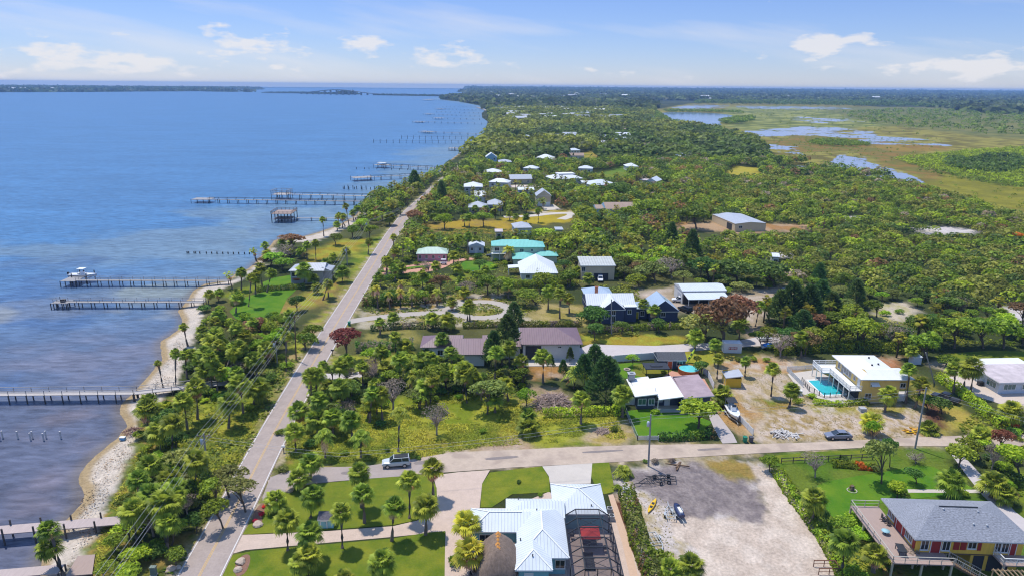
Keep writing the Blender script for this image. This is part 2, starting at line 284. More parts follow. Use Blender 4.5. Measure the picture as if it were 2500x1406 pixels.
# land-cover zones: polygon in photo pixels lying on the ground, colour, second colour, share, noise size (m), edge softness (m), edge wobble (m)
SAND = (.50, .425, .345); DRYG = (.25, .17, .045); LUSH = (.145, .18, .014); WEED = (.26, .26, .028); DIRT = (.33, .23, .15); LAWN = (.055, .135, .008)
ORNG = (.29, .15, .045); BRUSH = (.032, .05, .014); MULCH = (.11, .05, .03)
ZONES = [
 # far country and marsh
 ([(1140, 236), (1300, 224), (2600, 236), (2600, 330), (2000, 252), (1600, 252), (1200, 262)], (.03, .045, .025), (.06, .07, .03), .5, 60, 40, 60),
 ([(1600, 268), (1680, 254), (1800, 248), (2000, 252), (2150, 262), (2260, 262), (2330, 300), (2420, 330), (2700, 350), (2700, 560), (2440, 520), (2260, 460), (2130, 425), (1950, 405), (1880, 372), (1850, 345), (1790, 322), (1735, 320), (1640, 302), (1590, 285)], (.13, .11, .024), (.25, .22, .045), .5, 13, 6, 10),
 ([(1800, 316), (1900, 325), (2100, 312), (2350, 300), (2300, 272), (1900, 258), (1780, 262), (1760, 300)], (.11, .13, .03), (.26, .26, .07), .5, 20, 12, 14),
 ([(2230, 455), (2300, 425), (2400, 440), (2700, 470), (2700, 570), (2500, 515), (2400, 500), (2300, 478)], (.21, .19, .02), (.16, .15, .018), .5, 9, 8, 5),
 ([(1850, 352), (1950, 372), (2080, 370), (2200, 420), (2280, 452), (2330, 420), (2260, 380), (2280, 362), (2100, 340), (1950, 332)], (.21, .13, .032), (.14, .13, .024), .5, 10, 8, 10),
 ([(2120, 360), (2200, 372), (2330, 366), (2300, 356), (2150, 352)], (.24, .16, .03), (.2, .12, .03), .4, 20, 8, 8),
 ([(2190, 390), (2300, 372), (2700, 350), (2700, 470), (2420, 450), (2280, 415)], (.115, .14, .02), (.07, .09, .015), .5, 10, 8, 6),
 ([(2000, 262), (2300, 262), (2700, 300), (2700, 350), (2400, 335), (2200, 310), (2060, 285)], (.10, .115, .03), (.17, .16, .045), .5, 24, 14, 14),
 # beaches
 ([(60, 1480), (95, 1385), (104, 1357), (125, 1320), (158, 1274), (200, 1228), (202, 1199), (196, 1177), (202, 1148), (230, 1112), (259, 1087), (288, 1069), (306, 1040), (293, 1008), (299, 983), (335, 950), (379, 894), (399, 879),
   (389, 846), (392, 833), (420, 815), (445, 795), (448, 784), (435, 759), (443, 748), (461, 728), (474, 710), (502, 693), (554, 684), (600, 675), (560, 697), (510, 720), (492, 740), (495, 775), (480, 810), (470, 835), (470, 860),
   (445, 890), (430, 940), (395, 975), (345, 1000), (335, 1035), (330, 1065), (330, 1110), (295, 1175), (255, 1230), (260, 1260), (240, 1300), (225, 1340), (170, 1390), (150, 1480)], SAND, (.42, .37, .31), .35, 3.5, .7, .9),
 ([(690, 590), (743, 577), (781, 566), (827, 550), (861, 531), (880, 515), (900, 520), (872, 545), (838, 562), (800, 580), (755, 592)], SAND, (.42, .36, .3), .3, 5, 1.5, 2),
 ([(577, 667), (604, 657), (631, 634), (668, 600), (676, 606), (640, 648), (606, 672), (580, 684)], (.40, .35, .3), SAND, .5, 3, 1.5, 2),
 # shore strip west of the road
 ([(560, 1220), (590, 1130), (660, 970), (720, 880), (700, 860), (620, 960), (480, 960), (440, 1000), (360, 1060), (340, 1150), (420, 1200)], LUSH, WEED, .5, 3, 3, 2),
 ([(470, 1000), (560, 1000), (640, 1000), (600, 1090), (520, 1090)], WEED, (.24, .2, .03), .4, 3, 4, 3),
 ([(330, 1406), (400, 1300), (520, 1300), (470, 1406)], DRYG, LUSH, .5, 2.5, 2, 2),
 ([(520, 1270), (600, 1120), (690, 970), (735, 870), (710, 860), (640, 1000), (570, 1130), (500, 1290), (430, 1420), (470, 1420)], (.24, .19, .06), (.16, .17, .03), .5, 1.5, .8, .8),
 ([(640, 820), (700, 770), (790, 740), (850, 690), (830, 680), (700, 740), (600, 790)], WEED, DRYG, .45, 3, 3, 2.5),
 ([(690, 860), (790, 760), (845, 700), (860, 715), (800, 790), (740, 870), (700, 895)], (.3, .22, .09), WEED, .45, 2, 1.5, 1.5),
 ([(820, 700), (860, 668), (920, 600), (950, 560), (965, 560), (905, 650), (850, 720)], (.2, .17, .04), LUSH, .5, 2, 1.5, 1.5),
 ([(255, 1230), (295, 1175), (330, 1110), (335, 1040), (345, 1000), (395, 975), (470, 960), (480, 1000), (400, 1080), (370, 1180), (330, 1290), (260, 1400), (170, 1400), (240, 1300)], (.11, .14, .02), DRYG, .45, 1.6, 1.0, 1.2),
 # vacant lot of tall grass
 ([(700, 1120), (700, 1040), (720, 1000), (800, 985), (1000, 965), (1240, 960), (1330, 985), (1500, 1005), (1550, 1080), (1400, 1085), (1180, 1100), (1020, 1125), (800, 1135)], LUSH, WEED, .5, 3.2, 3, 2.5),
 ([(930, 1110), (1010, 1060), (1200, 1075), (1240, 1005), (1300, 1010), (1290, 1090), (1150, 1108), (980, 1128)], WEED, (.25, .21, .03), .5, 2.5, 3, 3),
 ([(1400, 1075), (1450, 1040), (1540, 1030), (1552, 1080), (1480, 1092)], (.32, .24, .07), (.36, .27, .17), .5, 2.2, 2, 2),
 ([(1190, 1092), (1260, 1068), (1300, 1085), (1320, 1100), (1180, 1112), (1050, 1122), (1040, 1116)], (.36, .27, .20), DIRT, .5, 2, 1.5, 2),
 ([(1290, 940), (1400, 960), (1410, 1010), (1330, 1015), (1270, 1000)], DIRT, (.25, .2, .1), .5, 2, 2, 2),
 ([(1290, 890), (1375, 895), (1380, 922), (1300, 925)], ORNG, DIRT, .5, 3, 1.5, 1.5),
 ([(700, 1140), (720, 1080), (740, 1120), (800, 1140), (700, 1165)], DRYG, LUSH, .5, 2, 1, 1),
 ([(880, 790), (1010, 800), (1030, 845), (900, 850), (880, 830)], (.22, .19, .05), BRUSH, .5, 3, 3, 3),
 ([(800, 875), (900, 865), (1000, 860), (1030, 890), (840, 905), (790, 900)], (.2, .19, .025), WEED, .4, 3, 2, 2),
 ([(880, 760), (1000, 745), (1240, 735), (1300, 770), (1420, 790), (1000, 800), (880, 800)], (.23, .19, .05), (.36, .31, .22), .5, 3, 2, 2.5),
 ([(1300, 740), (1430, 745), (1430, 792), (1290, 778)], (.32, .25, .1), (.24, .2, .05), .5, 3, 2, 2),
 ([(890, 765), (960, 735), (1090, 720), (1240, 715), (1240, 740), (1100, 758), (900, 772)], (.36, .31, .24), DRYG, .5, 2.6, 2, 2.5),
 ([(1420, 815), (1550, 815), (1690, 820), (1690, 836), (1560, 848), (1430, 838)], (.27, .2, .025), WEED, .5, 3, 1.2, 1.5),
 ([(1590, 852), (1700, 848), (1800, 852), (1870, 868), (1850, 900), (1700, 890)], (.25, .19, .03), WEED, .5, 3, 1.5, 1.5),
 ([(1560, 740), (1560, 705), (1650, 700), (1660, 740), (1880, 700), (1960, 700), (1960, 730), (1870, 760), (1850, 840), (1820, 820), (1790, 750), (1660, 770)], (.40, .32, .25), (.30, .23, .15), .5, 5, 3, 3),
 # sandy lots
 ([(1730, 905), (1760, 880), (1860, 868), (2010, 880), (1990, 900), (1930, 915), (1960, 975), (2080, 985), (2250, 990), (2300, 1030), (2300, 1075), (2000, 1082), (1830, 1085), (1770, 1040), (1745, 960)], (.33, .25, .125), (.42, .335, .255), .48, 1.3, 2, 2),
 ([(1740, 905), (1800, 900), (1960, 905), (1930, 880), (1850, 870), (1760, 880)], (.34, .19, .075), (.42, .34, .27), .35, 3.0, 2, 2),
 ([(1740, 950), (1800, 960), (1850, 1000), (1850, 1050), (1800, 1060), (1760, 1030)], (.34, .2, .075), (.44, .36, .27), .35, 2.4, 2, 3),
 ([(1850, 975), (1920, 980), (1940, 1010), (1880, 1010)], LUSH, DRYG, .5, 2, 1.5, 2),
 ([(1880, 1000), (2000, 1000), (2250, 1010), (2280, 1070), (1850, 1076)], (.45, .36, .285), (.29, .205, .085), .42, 1.1, 2, 2),
 ([(1960, 985), (2080, 990), (2200, 985), (2250, 1000), (2150, 1010), (2000, 1005)], (.27, .23, .045), (.45, .38, .3), .4, 1.5, 1.5, 1.5),
 ([(2120, 870), (2200, 872), (2200, 895), (2160, 905), (2110, 880)], (.36, .16, .075), DIRT, .4, 3, 1.5, 1.5),
 ([(2210, 930), (2230, 905), (2290, 960), (2350, 1010), (2400, 1040), (2300, 1060), (2260, 1000)], (.23, .19, .03), (.26, .21, .05), .5, 3, 1.5, 1.5),
 ([(2290, 955), (2330, 990), (2380, 1020), (2430, 1050), (2400, 1060), (2330, 1040), (2300, 1000)], (.26, .24, .035), (.32, .24, .05), .4, 4, 2, 2),
 ([(2280, 890), (2400, 960), (2520, 1010), (2520, 980), (2400, 930), (2320, 880)], (.45, .37, .30), (.4, .32, .22), .4, 4, 2, 2),
 # gravel yard and its surroundings
 ([(1510, 1160), (1560, 1130), (1760, 1120), (1850, 1130), (1870, 1250), (1900, 1420), (1500, 1420), (1560, 1330), (1520, 1200)], (.46, .40, .36), (.36, .29, .17), .42, 1.5, 1.5, 1.5),
 ([(1540, 1150), (1640, 1132), (1760, 1140), (1845, 1165), (1870, 1240), (1850, 1275), (1780, 1262), (1700, 1262), (1660, 1240), (1600, 1215), (1580, 1195), (1545, 1185)], (.17, .14, .135), (.235, .195, .18), .5, .9, 1.2, 2.2),
 ([(1700, 1122), (1770, 1120), (1830, 1130), (1845, 1172), (1800, 1170), (1740, 1142)], (.2, .16, .04), DRYG, .5, 1.6, 1, 1.5),
 # bottom right garden ground
 ([(1880, 1110), (2120, 1092), (2300, 1092), (2360, 1190), (2500, 1250), (2560, 1420), (2060, 1420), (2010, 1330), (1960, 1250), (1900, 1160)], (.075, .135, .012), (.11, .15, .018), .5, 4, 1.5, 1.5),
 ([(1870, 1140), (1905, 1150), (1980, 1260), (2060, 1400), (2080, 1430), (2040, 1430), (1960, 1280), (1900, 1180)], (.05, .075, .02), (.10, .12, .02), .5, 1.5, 1, 1),
 ([(2080, 1310), (2200, 1330), (2230, 1420), (2080, 1420)], WEED, DRYG, .4, 3, 2, 2),
 ([(2370, 1160), (2460, 1130), (2560, 1180), (2560, 1290), (2470, 1230), (2400, 1190)], (.08, .13, .012), LUSH, .5, 4, 2, 2),
 ([(1500, 1206), (1520, 1210), (1530, 1290), (1570, 1400), (1555, 1410), (1500, 1300)], MULCH, DIRT, .4, 2, .4, .4),
 # middle clearings
 ([(1045, 545), (1150, 535), (1250, 540), (1260, 565), (1100, 575), (1030, 560)], (.32, .22, .025), DRYG, .4, 6, 4, 3),
 ([(1225, 533), (1330, 520), (1400, 522), (1395, 540), (1330, 548), (1240, 545)], (.33, .25, .02), (.27, .2, .03), .4, 8, 3, 3),
 ([(1300, 512), (1400, 512), (1420, 520), (1300, 525)], (.3, .23, .03), (.4, .34, .25), .4, 5, 3, 3),
 ([(750, 640), (780, 600), (850, 585), (905, 580), (890, 620), (820, 628), (770, 640)], (.27, .2, .02), WEED, .4, 5, 4, 4),
 ([(850, 640), (880, 600), (955, 558), (965, 562), (905, 645), (870, 665)], (.10, .15, .014), WEED, .4, 5, 3, 3),
 ([(530, 720), (600, 700), (640, 690), (650, 705), (560, 735)], (.15, .17, .015), LUSH, .5, 4, 2, 2),
 ([(1450, 425), (1530, 405), (1545, 425), (1500, 437), (1450, 437)], (.10, .17, .02), (.14, .18, .02), .4, 8, 4, 4),
 ([(1415, 375), (1465, 368), (1462, 395), (1430, 398)], (.26, .22, .03), DRYG, .4, 8, 4, 4),
 ([(1765, 420), (1800, 405), (1860, 412), (1860, 430), (1800, 435)], (.34, .28, .03), (.3, .25, .04), .4, 8, 5, 5),
 ([(1880, 405), (1960, 410), (1990, 428), (1900, 420)], (.42, .34, .28), DRYG, .4, 8, 5, 4),
 ([(1640, 545), (1760, 540), (1880, 545), (2010, 550), (2010, 562), (1800, 570), (1640, 560)], (.36, .24, .14), (.3, .16, .06), .4, 8, 4, 4),
 ([(2210, 555), (2310, 552), (2390, 566), (2310, 574), (2230, 566)], (.48, .43, .4), (.4, .35, .28), .4, 6, 3, 4),
 ([(2060, 530), (2110, 528), (2110, 540), (2070, 542)], (.48, .43, .4), (.4, .35, .28), .4, 6, 3, 4),
 ([(2130, 745), (2220, 735), (2240, 775), (2190, 790), (2130, 775)], (.30, .27, .08), (.44, .37, .28), .45, 4, 2.5, 2.5),
 ([(2430, 742), (2560, 760), (2560, 800), (2470, 790)], (.5, .45, .42), (.4, .33, .24), .3, 4, 2.5, 2.5),
 ([(1890, 615), (1935, 620), (1935, 630), (1895, 628)], (.48, .43, .4), DIRT, .3, 4, 2, 2),
 ([(2240, 960), (2300, 1000), (2310, 1045), (2270, 1040)], MULCH, DRYG, .3, 3, 1, 1),
]
def wpoly(px, z=0.0, sm=0): return [tuple(p) for p in at_np(smooth_poly(px, sm) if sm else px, z)]
def ribbon(center, w):                        # polygon round a centre line of world points; w number or list
    c = [Vector((p[0], p[1], 0)) for p in center]; n = len(c); l, r = [], []
    for i in range(n):
        t = (c[min(i+1, n-1)]-c[max(i-1, 0)]).normalized(); nrm = Vector((-t.y, t.x, 0)); ww = (w[i] if hasattr(w, '__len__') else w)/2
        l.append(c[i]+nrm*ww); r.append(c[i]-nrm*ww)
    return [(p.x, p.y) for p in l+r[::-1]]
def dense(pts, k=4): return smooth_poly(pts, 2, closed=False)
RC = [at(*q) for q in [(440, 1500), (486, 1406), (565, 1260), (640, 1110), (724, 956), (776, 868), (824, 786), (906, 656), (932, 612), (968, 556), (1000, 515), (1045, 476), (1064, 455), (1102, 424), (1125, 402), (1165, 370), (1192, 345)]]
RC = [(p.x, p.y) for p in RC]+[(-19, 900), (-26, 1100), (-35, 1300), (-40, 1500), (-60, 1750), (-110, 2100)]
ROADC = dense(RC)
ST = wpoly([(652, 1205), (655, 1172), (690, 1158), (760, 1143), (870, 1141), (1000, 1122), (1100, 1104), (1250, 1098), (1400, 1091), (1560, 1086), (1700, 1084), (1850, 1084), (2000, 1079), (2200, 1069), (2380, 1062), (2600, 1060),
            (2600, 1085), (2420, 1090), (2200, 1088), (2100, 1093), (1850, 1106), (1640, 1118), (1550, 1125), (1400, 1133), (1250, 1141), (1100, 1152), (1000, 1159), (900, 1166), (770, 1176), (720, 1186), (690, 1200), (655, 1230), (640, 1220)])
ZW = [(at_np(z[0]), *z[1:]) for z in ZONES]
YARD = at_np(smooth_poly([(1830, 1128), (1862, 1138), (1905, 1152), (1950, 1210), (2000, 1290), (2045, 1390), (2060, 1450), (1715, 1450), (1712, 1380), (1690, 1330), (1640, 1300), (1640, 1270), (1720, 1262), (1790, 1266), (1850, 1282), (1872, 1260), (1866, 1230), (1850, 1180)], 2))
ZW.append((YARD, (.52, .43, .35), (.455, .365, .29), .5, 2.6, .5, .9))
ZW.append((np.array(ribbon(ROADC[:60], 7.6)), (.36, .29, .19), (.20, .19, .05), .45, 1.4, .8, 1.3)); ZW.append((np.array(ST), (.42, .33, .24), (.28, .22, .10), .5, 1.6, 1.3, 1.7))
def land_z(xy, sdl):
    return np.clip(-0.80+sdl*0.11, -2.2, 0.0)
def build_ground():
    na, q = 560, 1.0056
    ang = np.radians(np.linspace(-62, 62, na)); rr = [38.0]
    while rr[-1] < 14000: rr.append(rr[-1]*q)
    rr = np.array(rr); nr = len(rr)
    X = rr[:, None]*np.sin(ang)[None]; Y = rr[:, None]*np.cos(ang)[None]
    pts = np.stack([X.ravel(), Y.ravel()], 1)
    sdl = sdist(pts, LAND)
    for i in ISL_W: sdl = np.maximum(sdl, sdist(pts, i)*.5)
    jit = (fbm(pts[:, 0]/6, pts[:, 1]/6, 3)-.5)*1.4
    keep = np.hypot(pts[:, 0], pts[:, 1]) < 400
    z = land_z(pts, sdl+np.where(keep, jit, 0))
    z += np.where(sdl > 12, (fbm(pts[:, 0]/9, pts[:, 1]/9, 5)-.5)*.0, 0)
    x, y = pts[:, 0], pts[:, 1]
    n1 = fbm(x/7, y/7, 1)[:, None]; n2 = fbm(x/45, y/45, 2)[:, None]
    col = np.array((.042, .055, .016))*(0.6+.8*n1)+np.array((.05, .035, .012))*sstep(.5, .72, n2)
    far = sstep(250, 900, np.hypot(x, y))[:, None]
    col = col*(1-far*.2)
    d = np.hypot(x, y)
    for poly, c1, c2, share, ns, soft, wob in ZW:
        lo, hi = poly.min(0)-soft*2-wob*2, poly.max(0)+soft*2+wob*2
        idx = np.where((x > lo[0]) & (x < hi[0]) & (y > lo[1]) & (y < hi[1]))[0]
        if not len(idx): continue
        p = pts[idx]; sd = sdist(p, poly)
        seed = int(abs(poly[0, 0]*13+poly[0, 1]*7)) % 997
        sd = sd+(fbm(p[:, 0]/(wob*1.6), p[:, 1]/(wob*1.6), seed)-.5)*3*wob
        wgt = sstep(-soft, soft, sd)[:, None]
        mt = fbm(p[:, 0]/ns, p[:, 1]/ns, seed+31, 5); mt = sstep(share+.13, share-.13, 1-mt)[:, None] if False else sstep(.5-.11, .5+.11, mt+(share-.5)*.6)[:, None]
        cc = np.array(c1)*(1-mt)+np.array(c2)*mt
        cc = cc*(0.86+.28*fbm(p[:, 0]/(ns*.35), p[:, 1]/(ns*.35), seed+5)[:, None])
        col[idx] = col[idx]*(1-wgt)+cc*wgt
    wet = sstep(-0.56, -0.70, z)[:, None]*(np.hypot(x, y) < 700)[:, None]
    col = col*(1-wet)+np.array((.33, .24, .13))*wet
    i = np.arange(nr-1)[:, None]*na+np.arange(na-1)[None]
    F = np.stack([i, i+1, i+na+1, i+na], -1).reshape(-1, 4)[:, ::-1]
    kz = z.reshape(-1)
    ok = (kz[F] > -2.1).any(1)
    F = F[ok]
    V = np.column_stack([pts, z])
    m = bpy.data.materials.new('ground_cover'); m.use_nodes = True; t = NT(m.node_tree)
    a = t.n('ShaderNodeAttribute', attribute_name='Col')
    g = t.n('ShaderNodeNewGeometry')
    n1 = t.n('ShaderNodeTexNoise', {'Vector': (g, 'Position'), 'Scale': 2.2, 'Detail': 6.0, 'Roughness': .7})
    n2 = t.n('ShaderNodeTexNoise', {'Vector': (g, 'Position'), 'Scale': .35, 'Detail': 4.0, 'Roughness': .6})
    f = t.math('ADD', t.math('MULTIPLY', t.math('SUBTRACT', n1, .5), 1.5), t.math('ADD', 1.0, t.math('MULTIPLY', t.math('SUBTRACT', n2, .5), .5)))
    mul = t.n('ShaderNodeVectorMath', {0: (a, 'Color'), 1: f}, operation='MULTIPLY')
    bmp = t.n('ShaderNodeBump', {'Strength': .5, 'Distance': .25, 'Height': n1})
    p = t.n('ShaderNodeBsdfPrincipled', {'Base Color': mul, 'Roughness': .95, 'Specular IOR Level': .1, 'Normal': bmp})
    t.n('ShaderNodeOutputMaterial', {0: p})
    o = put('ground', np_mesh('ground', V, F, m, col)); o['kind'] = 'structure'
build_ground()
# water: base colour = what the bottom and the depth give it (sand bars, seagrass), wave light and dark painted over it, sheen and bump from the shader
WBARS = [([(-20, 762), (130, 735), (330, 745), (430, 750), (420, 762), (250, 775), (60, 790), (-20, 800)], (.26, .26, .235), 6),
         ([(150, 700), (300, 690), (480, 700), (455, 725), (300, 735), (130, 740)], (.24, .26, .22), 7),
         ([(-20, 600), (200, 590), (420, 560), (560, 540), (640, 500), (700, 520), (720, 560), (640, 600), (560, 650), (400, 640), (200, 650), (0, 660)], (.145, .205, .245), 14),
         ([(480, 520), (600, 505), (760, 500), (900, 490), (870, 530), (780, 565), (700, 580), (600, 600), (540, 580)], (.17, .24, .27), 12),
         ([(1000, 370), (1150, 350), (1150, 375), (1070, 420), (990, 455), (900, 480), (880, 460), (960, 410)], (.14, .215, .27), 16),
         ([(50, 860), (160, 830), (300, 850), (330, 900), (200, 930), (80, 900)], (.15, .15, .19), 8),
         ([(60, 1150), (140, 1100), (200, 1110), (160, 1190), (90, 1230)], (.16, .14, .165), 5),
         ([(130, 1000), (240, 990), (290, 1010), (260, 1030), (150, 1030)], (.16, .14, .16), 5)]
def build_water():
    na = 420; ang = np.radians(np.linspace(-62, 62, na)); rr = [38.0]
    while rr[-1] < 13990: rr.append(rr[-1]*1.008)
    rr = np.array(rr); nr = len(rr)
    X = rr[:, None]*np.sin(ang)[None]; Y = rr[:, None]*np.cos(ang)[None]
    pts = np.stack([X.ravel(), Y.ravel()], 1); x, y = pts.T
    d = np.hypot(x, y)
    deep = np.array((.060, .162, .305)); near = np.array((.105, .113, .158))
    w = sstep(110, 330, d)[:, None]; col = near*(1-w)+deep*w
    n = fbm(x/40+3, y/16, 9)[:, None]; col = col*(.82+.36*n)
    off = sdist(pts, LAND)
    sh = sstep(-60, -5, off)[:, None]*sstep(150, 320, d)[:, None]
    col = col*(1-.55*sh)+np.array((.14, .215, .26))*.55*sh
    for pl, c, s in WBARS:
        poly = at_np(pl, WZ); lo, hi = poly.min(0)-s*3, poly.max(0)+s*3
        idx = np.where((x > lo[0]) & (x < hi[0]) & (y > lo[1]) & (y < hi[1]))[0]
        p = pts[idx]; sd = sdist(p, poly)+(fbm(p[:, 0]/(s*2.2), p[:, 1]/(s*1.4), 77)-.5)*6*s
        wg = sstep(-s, s*1.2, sd)[:, None]*.72; col[idx] = col[idx]*(1-wg)+np.array(c)*wg
    gr = sstep(.56, .68, fbm(x/22, y/30, 21))[:, None]*(sstep(-5, -25, off)*sstep(520, 200, d)*sstep(120, 180, d))[:, None]
    col = col*(1-.6*gr)+np.array((.045, .095, .20))*.6*gr
    edge = sstep(-3.0, -.1, off)[:, None]*sstep(500, 300, d)[:, None]
    col = col*(1-edge*.65)+np.array((.15, .12, .09))*edge*.65
    i = np.arange(nr-1)[:, None]*na+np.arange(na-1)[None]
    F = np.stack([i, i+1, i+na+1, i+na], -1).reshape(-1, 4)[:, ::-1]
    F = F[(off[F] < 25).any(1)]
    V = np.column_stack([pts, np.full(len(pts), WZ)])
    m = bpy.data.materials.new('lagoon_water'); m.use_nodes = True; t = NT(m.node_tree)
    a = t.n('ShaderNodeAttribute', attribute_name='Col'); g = t.n('ShaderNodeNewGeometry')
    mp = t.n('ShaderNodeMapping', {0: (g, 'Position'), 2: (0, 0, R_(-40)), 3: (.30, 1.0, 1.0)})
    wv = t.n('ShaderNodeTexNoise', {'Vector': mp, 'Scale': .75, 'Detail': 4.0, 'Roughness': .6, 'Distortion': .4})
    mp2 = t.n('ShaderNodeMapping', {0: (g, 'Position'), 2: (0, 0, R_(-12)), 3: (.25, 1.0, 1.0)})
    wv2 = t.n('ShaderNodeTexNoise', {'Vector': mp2, 'Scale': .045, 'Detail': 5.0, 'Roughness': .6})
    hh = t.math('ADD', wv, t.math('MULTIPLY', wv2, 1.5))
    b = t.n('ShaderNodeBump', {'Strength': .75, 'Distance': .45, 'Height': wv})
    f = t.math('ADD', t.math('MULTIPLY', t.math('SUBTRACT', wv, .5), 1.7), t.math('ADD', 1.0, t.math('MULTIPLY', t.math('SUBTRACT', wv2, .5), .45)))  # ripple light and dark put into the base colour
    mul = t.n('ShaderNodeVectorMath', {0: (a, 'Color'), 1: f}, operation='MULTIPLY')
    p = t.n('ShaderNodeBsdfPrincipled', {'Base Color': mul, 'Roughness': .32, 'IOR': 1.33, 'Specular IOR Level': .22, 'Normal': b})
    t.n('ShaderNodeOutputMaterial', {0: p})
    o = put('water', np_mesh('water', V, F, m, col)); o['kind'] = 'structure'
build_water()
# ------------------------------------------------------------------ flat sheets: roads, drives, lawns, ponds
KEEP = []                                     # ground that stays clear of planting (world polygons)
def sheet(name, poly, z, m, thick=0.0, keep=True, label=None, subdiv=0):
    mb = MB(); pts = [Vector((p[0], p[1], z)) for p in poly]
    for tri in tessellate_polygon([pts]):
        a, b, c = (pts[i] for i in tri)
        if (b-a).cross(c-a).z < 0: tri = tri[::-1]
        mb.face([pts[i] for i in tri])
    if thick:
        n = len(pts)
        area = sum(pts[i].x*pts[(i+1) % n].y-pts[(i+1) % n].x*pts[i].y for i in range(n))
        for i in range(n):
            a, b = pts[i], pts[(i+1) % n]
            if area < 0: a, b = b, a
            mb.face([a-Vector((0, 0, thick)), b-Vector((0, 0, thick)), b, a])
    o = mb.build(name, m); o['kind'] = 'structure'
    if keep: KEEP.append(np.array([(p[0], p[1]) for p in poly]))
    return o
def strip(name, center, off, wd, z, m, dash=None):
    mb = MB(); c = [Vector((p[0], p[1], z)) for p in center]; n = len(c); L = []
    for i in range(n):
        t = (c[min(i+1, n-1)]-c[max(i-1, 0)]).normalized(); nrm = Vector((-t.y, t.x, 0))
        L.append((c[i]+nrm*(off-wd/2), c[i]+nrm*(off+wd/2)))
    for i in range(n-1): mb.face([L[i][0], L[i+1][0], L[i+1][1], L[i][1]])
    o = mb.build(name, m); o['kind'] = 'structure'; return o
def lawn_mat(name, c1, c2, s=.35):
    m = bpy.data.materials.new(name); m.use_nodes = True; t = NT(m.node_tree); g = t.n('ShaderNodeNewGeometry')
    n1 = t.n('ShaderNodeTexNoise', {'Vector': (g, 'Position'), 'Scale': s, 'Detail': 5.0, 'Roughness': .62})
    n2 = t.n('ShaderNodeTexNoise', {'Vector': (g, 'Position'), 'Scale': 5.0, 'Detail': 4.0, 'Roughness': .7})
    c = t.mix(t.ramp(n1, [(.35, 0.0), (.68, 1.0)]), c1, c2)
    f = t.math('ADD', .62, t.math('MULTIPLY', n2, .76))
    mul = t.n('ShaderNodeVectorMath', {0: (c, 2), 1: f}, operation='MULTIPLY')
    b = t.n('ShaderNodeBump', {'Strength': .5, 'Distance': .08, 'Height': n2})
    p = t.n('ShaderNodeBsdfPrincipled', {'Base Color': mul, 'Roughness': .9, 'Specular IOR Level': .12, 'Normal': b})
    t.n('ShaderNodeOutputMaterial', {0: p}); return m
M_LAWN = lawn_mat('mown_lawn', (.085, .135, .010), (.19, .20, .018), .22)
M_LAWN2 = lawn_mat('bright_lawn', (.055, .155, .008), (.115, .20, .012), .2)
M_LAWN3 = lawn_mat('yellowing_lawn', (.20, .17, .02), (.11, .15, .016), .2)
M_ASPH = mat('road_asphalt', (.345, .28, .245), .92, .12, 3.0, .1, var2=.10)
M_CHIP = mat('worn_street', (.47, .37, .285), .95, .10, 1.6, .15, var2=.10, tint=(.36, .28, .22))
M_CONC = mat('pale_concrete', (.50, .445, .385), .9, .05, 1.2, .05, var2=.06)
M_PAVER = mat('beige_pavers', (.50, .385, .31), .9, .13, 5.0, .12, var2=.07)
M_PINKP = mat('pink_pavers', (.50, .26, .18), .9, .10, 3.0, .1, var2=.06)
M_SHELL = mat('shell_gravel', (.56, .465, .395), .95, .06, 1.2, .1, var2=.07, tint=(.47, .375, .315))
M_LANE = mat('lane_concrete', (.47, .42, .40), .92, .05, 1.2, .06, var2=.06)
M_WHITE_LINE = mat('white_road_paint', (.62, .6, .58), .8, .1, 3)
M_YELLOW_LINE = mat('yellow_road_paint', (.58, .36, .10), .8, .12, 3)
sheet('main_road', ribbon(ROADC, 6.0), .09, M_ASPH, .1)
strip('centre_line', ROADC, .11, .08, .098, M_YELLOW_LINE); strip('centre_line', ROADC, -.11, .08, .098, M_YELLOW_LINE)
strip('edge_line', ROADC, 2.75, .13, .098, M_WHITE_LINE); strip('edge_line', ROADC, -2.75, .13, .098, M_WHITE_LINE)
sheet('side_street', ST, .062, M_CHIP, .06)
sheet('asphalt_apron', wpoly([(640, 1215), (660, 1165), (700, 1150), (760, 1141), (870, 1139), (1015, 1124), (1050, 1135), (1000, 1161), (900, 1168), (770, 1179), (720, 1190), (690, 1204), (655, 1240)]), .07, mat('apron_asphalt', (.34, .28, .25), .92, .08, 2.5, .1, var2=.08), .05)
# front yard of the white metal roofed house
sheet('paver_drive', wpoly([(565, 1352), (590, 1306), (800, 1296), (960, 1284), (1020, 1270), (1052, 1250), (1068, 1220), (1064, 1186), (1058, 1160), (1120, 1152), (1196, 1147), (1177, 1180), (1171, 1240), (1240, 1240), (1340, 1200), (1400, 1230), (1500, 1260), (1580, 1420), (1083, 1425), (1088, 1297), (960, 1310), (780, 1326), (600, 1342)]), .045, M_PAVER, .04)
sheet('front_lawn', wpoly([(592, 1304), (640, 1228), (680, 1195), (720, 1186), (800, 1178), (900, 1168), (1020, 1158), (1052, 1164), (1066, 1190), (1067, 1222), (1050, 1250), (1015, 1270), (960, 1281), (800, 1293), (680, 1300)]), .05, M_LAWN, .04)
sheet('front_lawn', wpoly([(505, 1450), (540, 1400), (560, 1356), (620, 1344), (780, 1330), (960, 1314), (1040, 1300), (1087, 1296), (1085, 1450)]), .05, M_LAWN, .04)
sheet('side_lawn', wpoly([(1173, 1238), (1177, 1180), (1196, 1153), (1260, 1145), (1324, 1138), (1341, 1166), (1342, 1201), (1250, 1206), (1200, 1238)]), .05, M_LAWN, .04)
sheet('concrete_drive', wpoly([(1324, 1138), (1446, 1130), (1442, 1180), (1343, 1182), (1340, 1162)]), .052, M_CONC, .04)
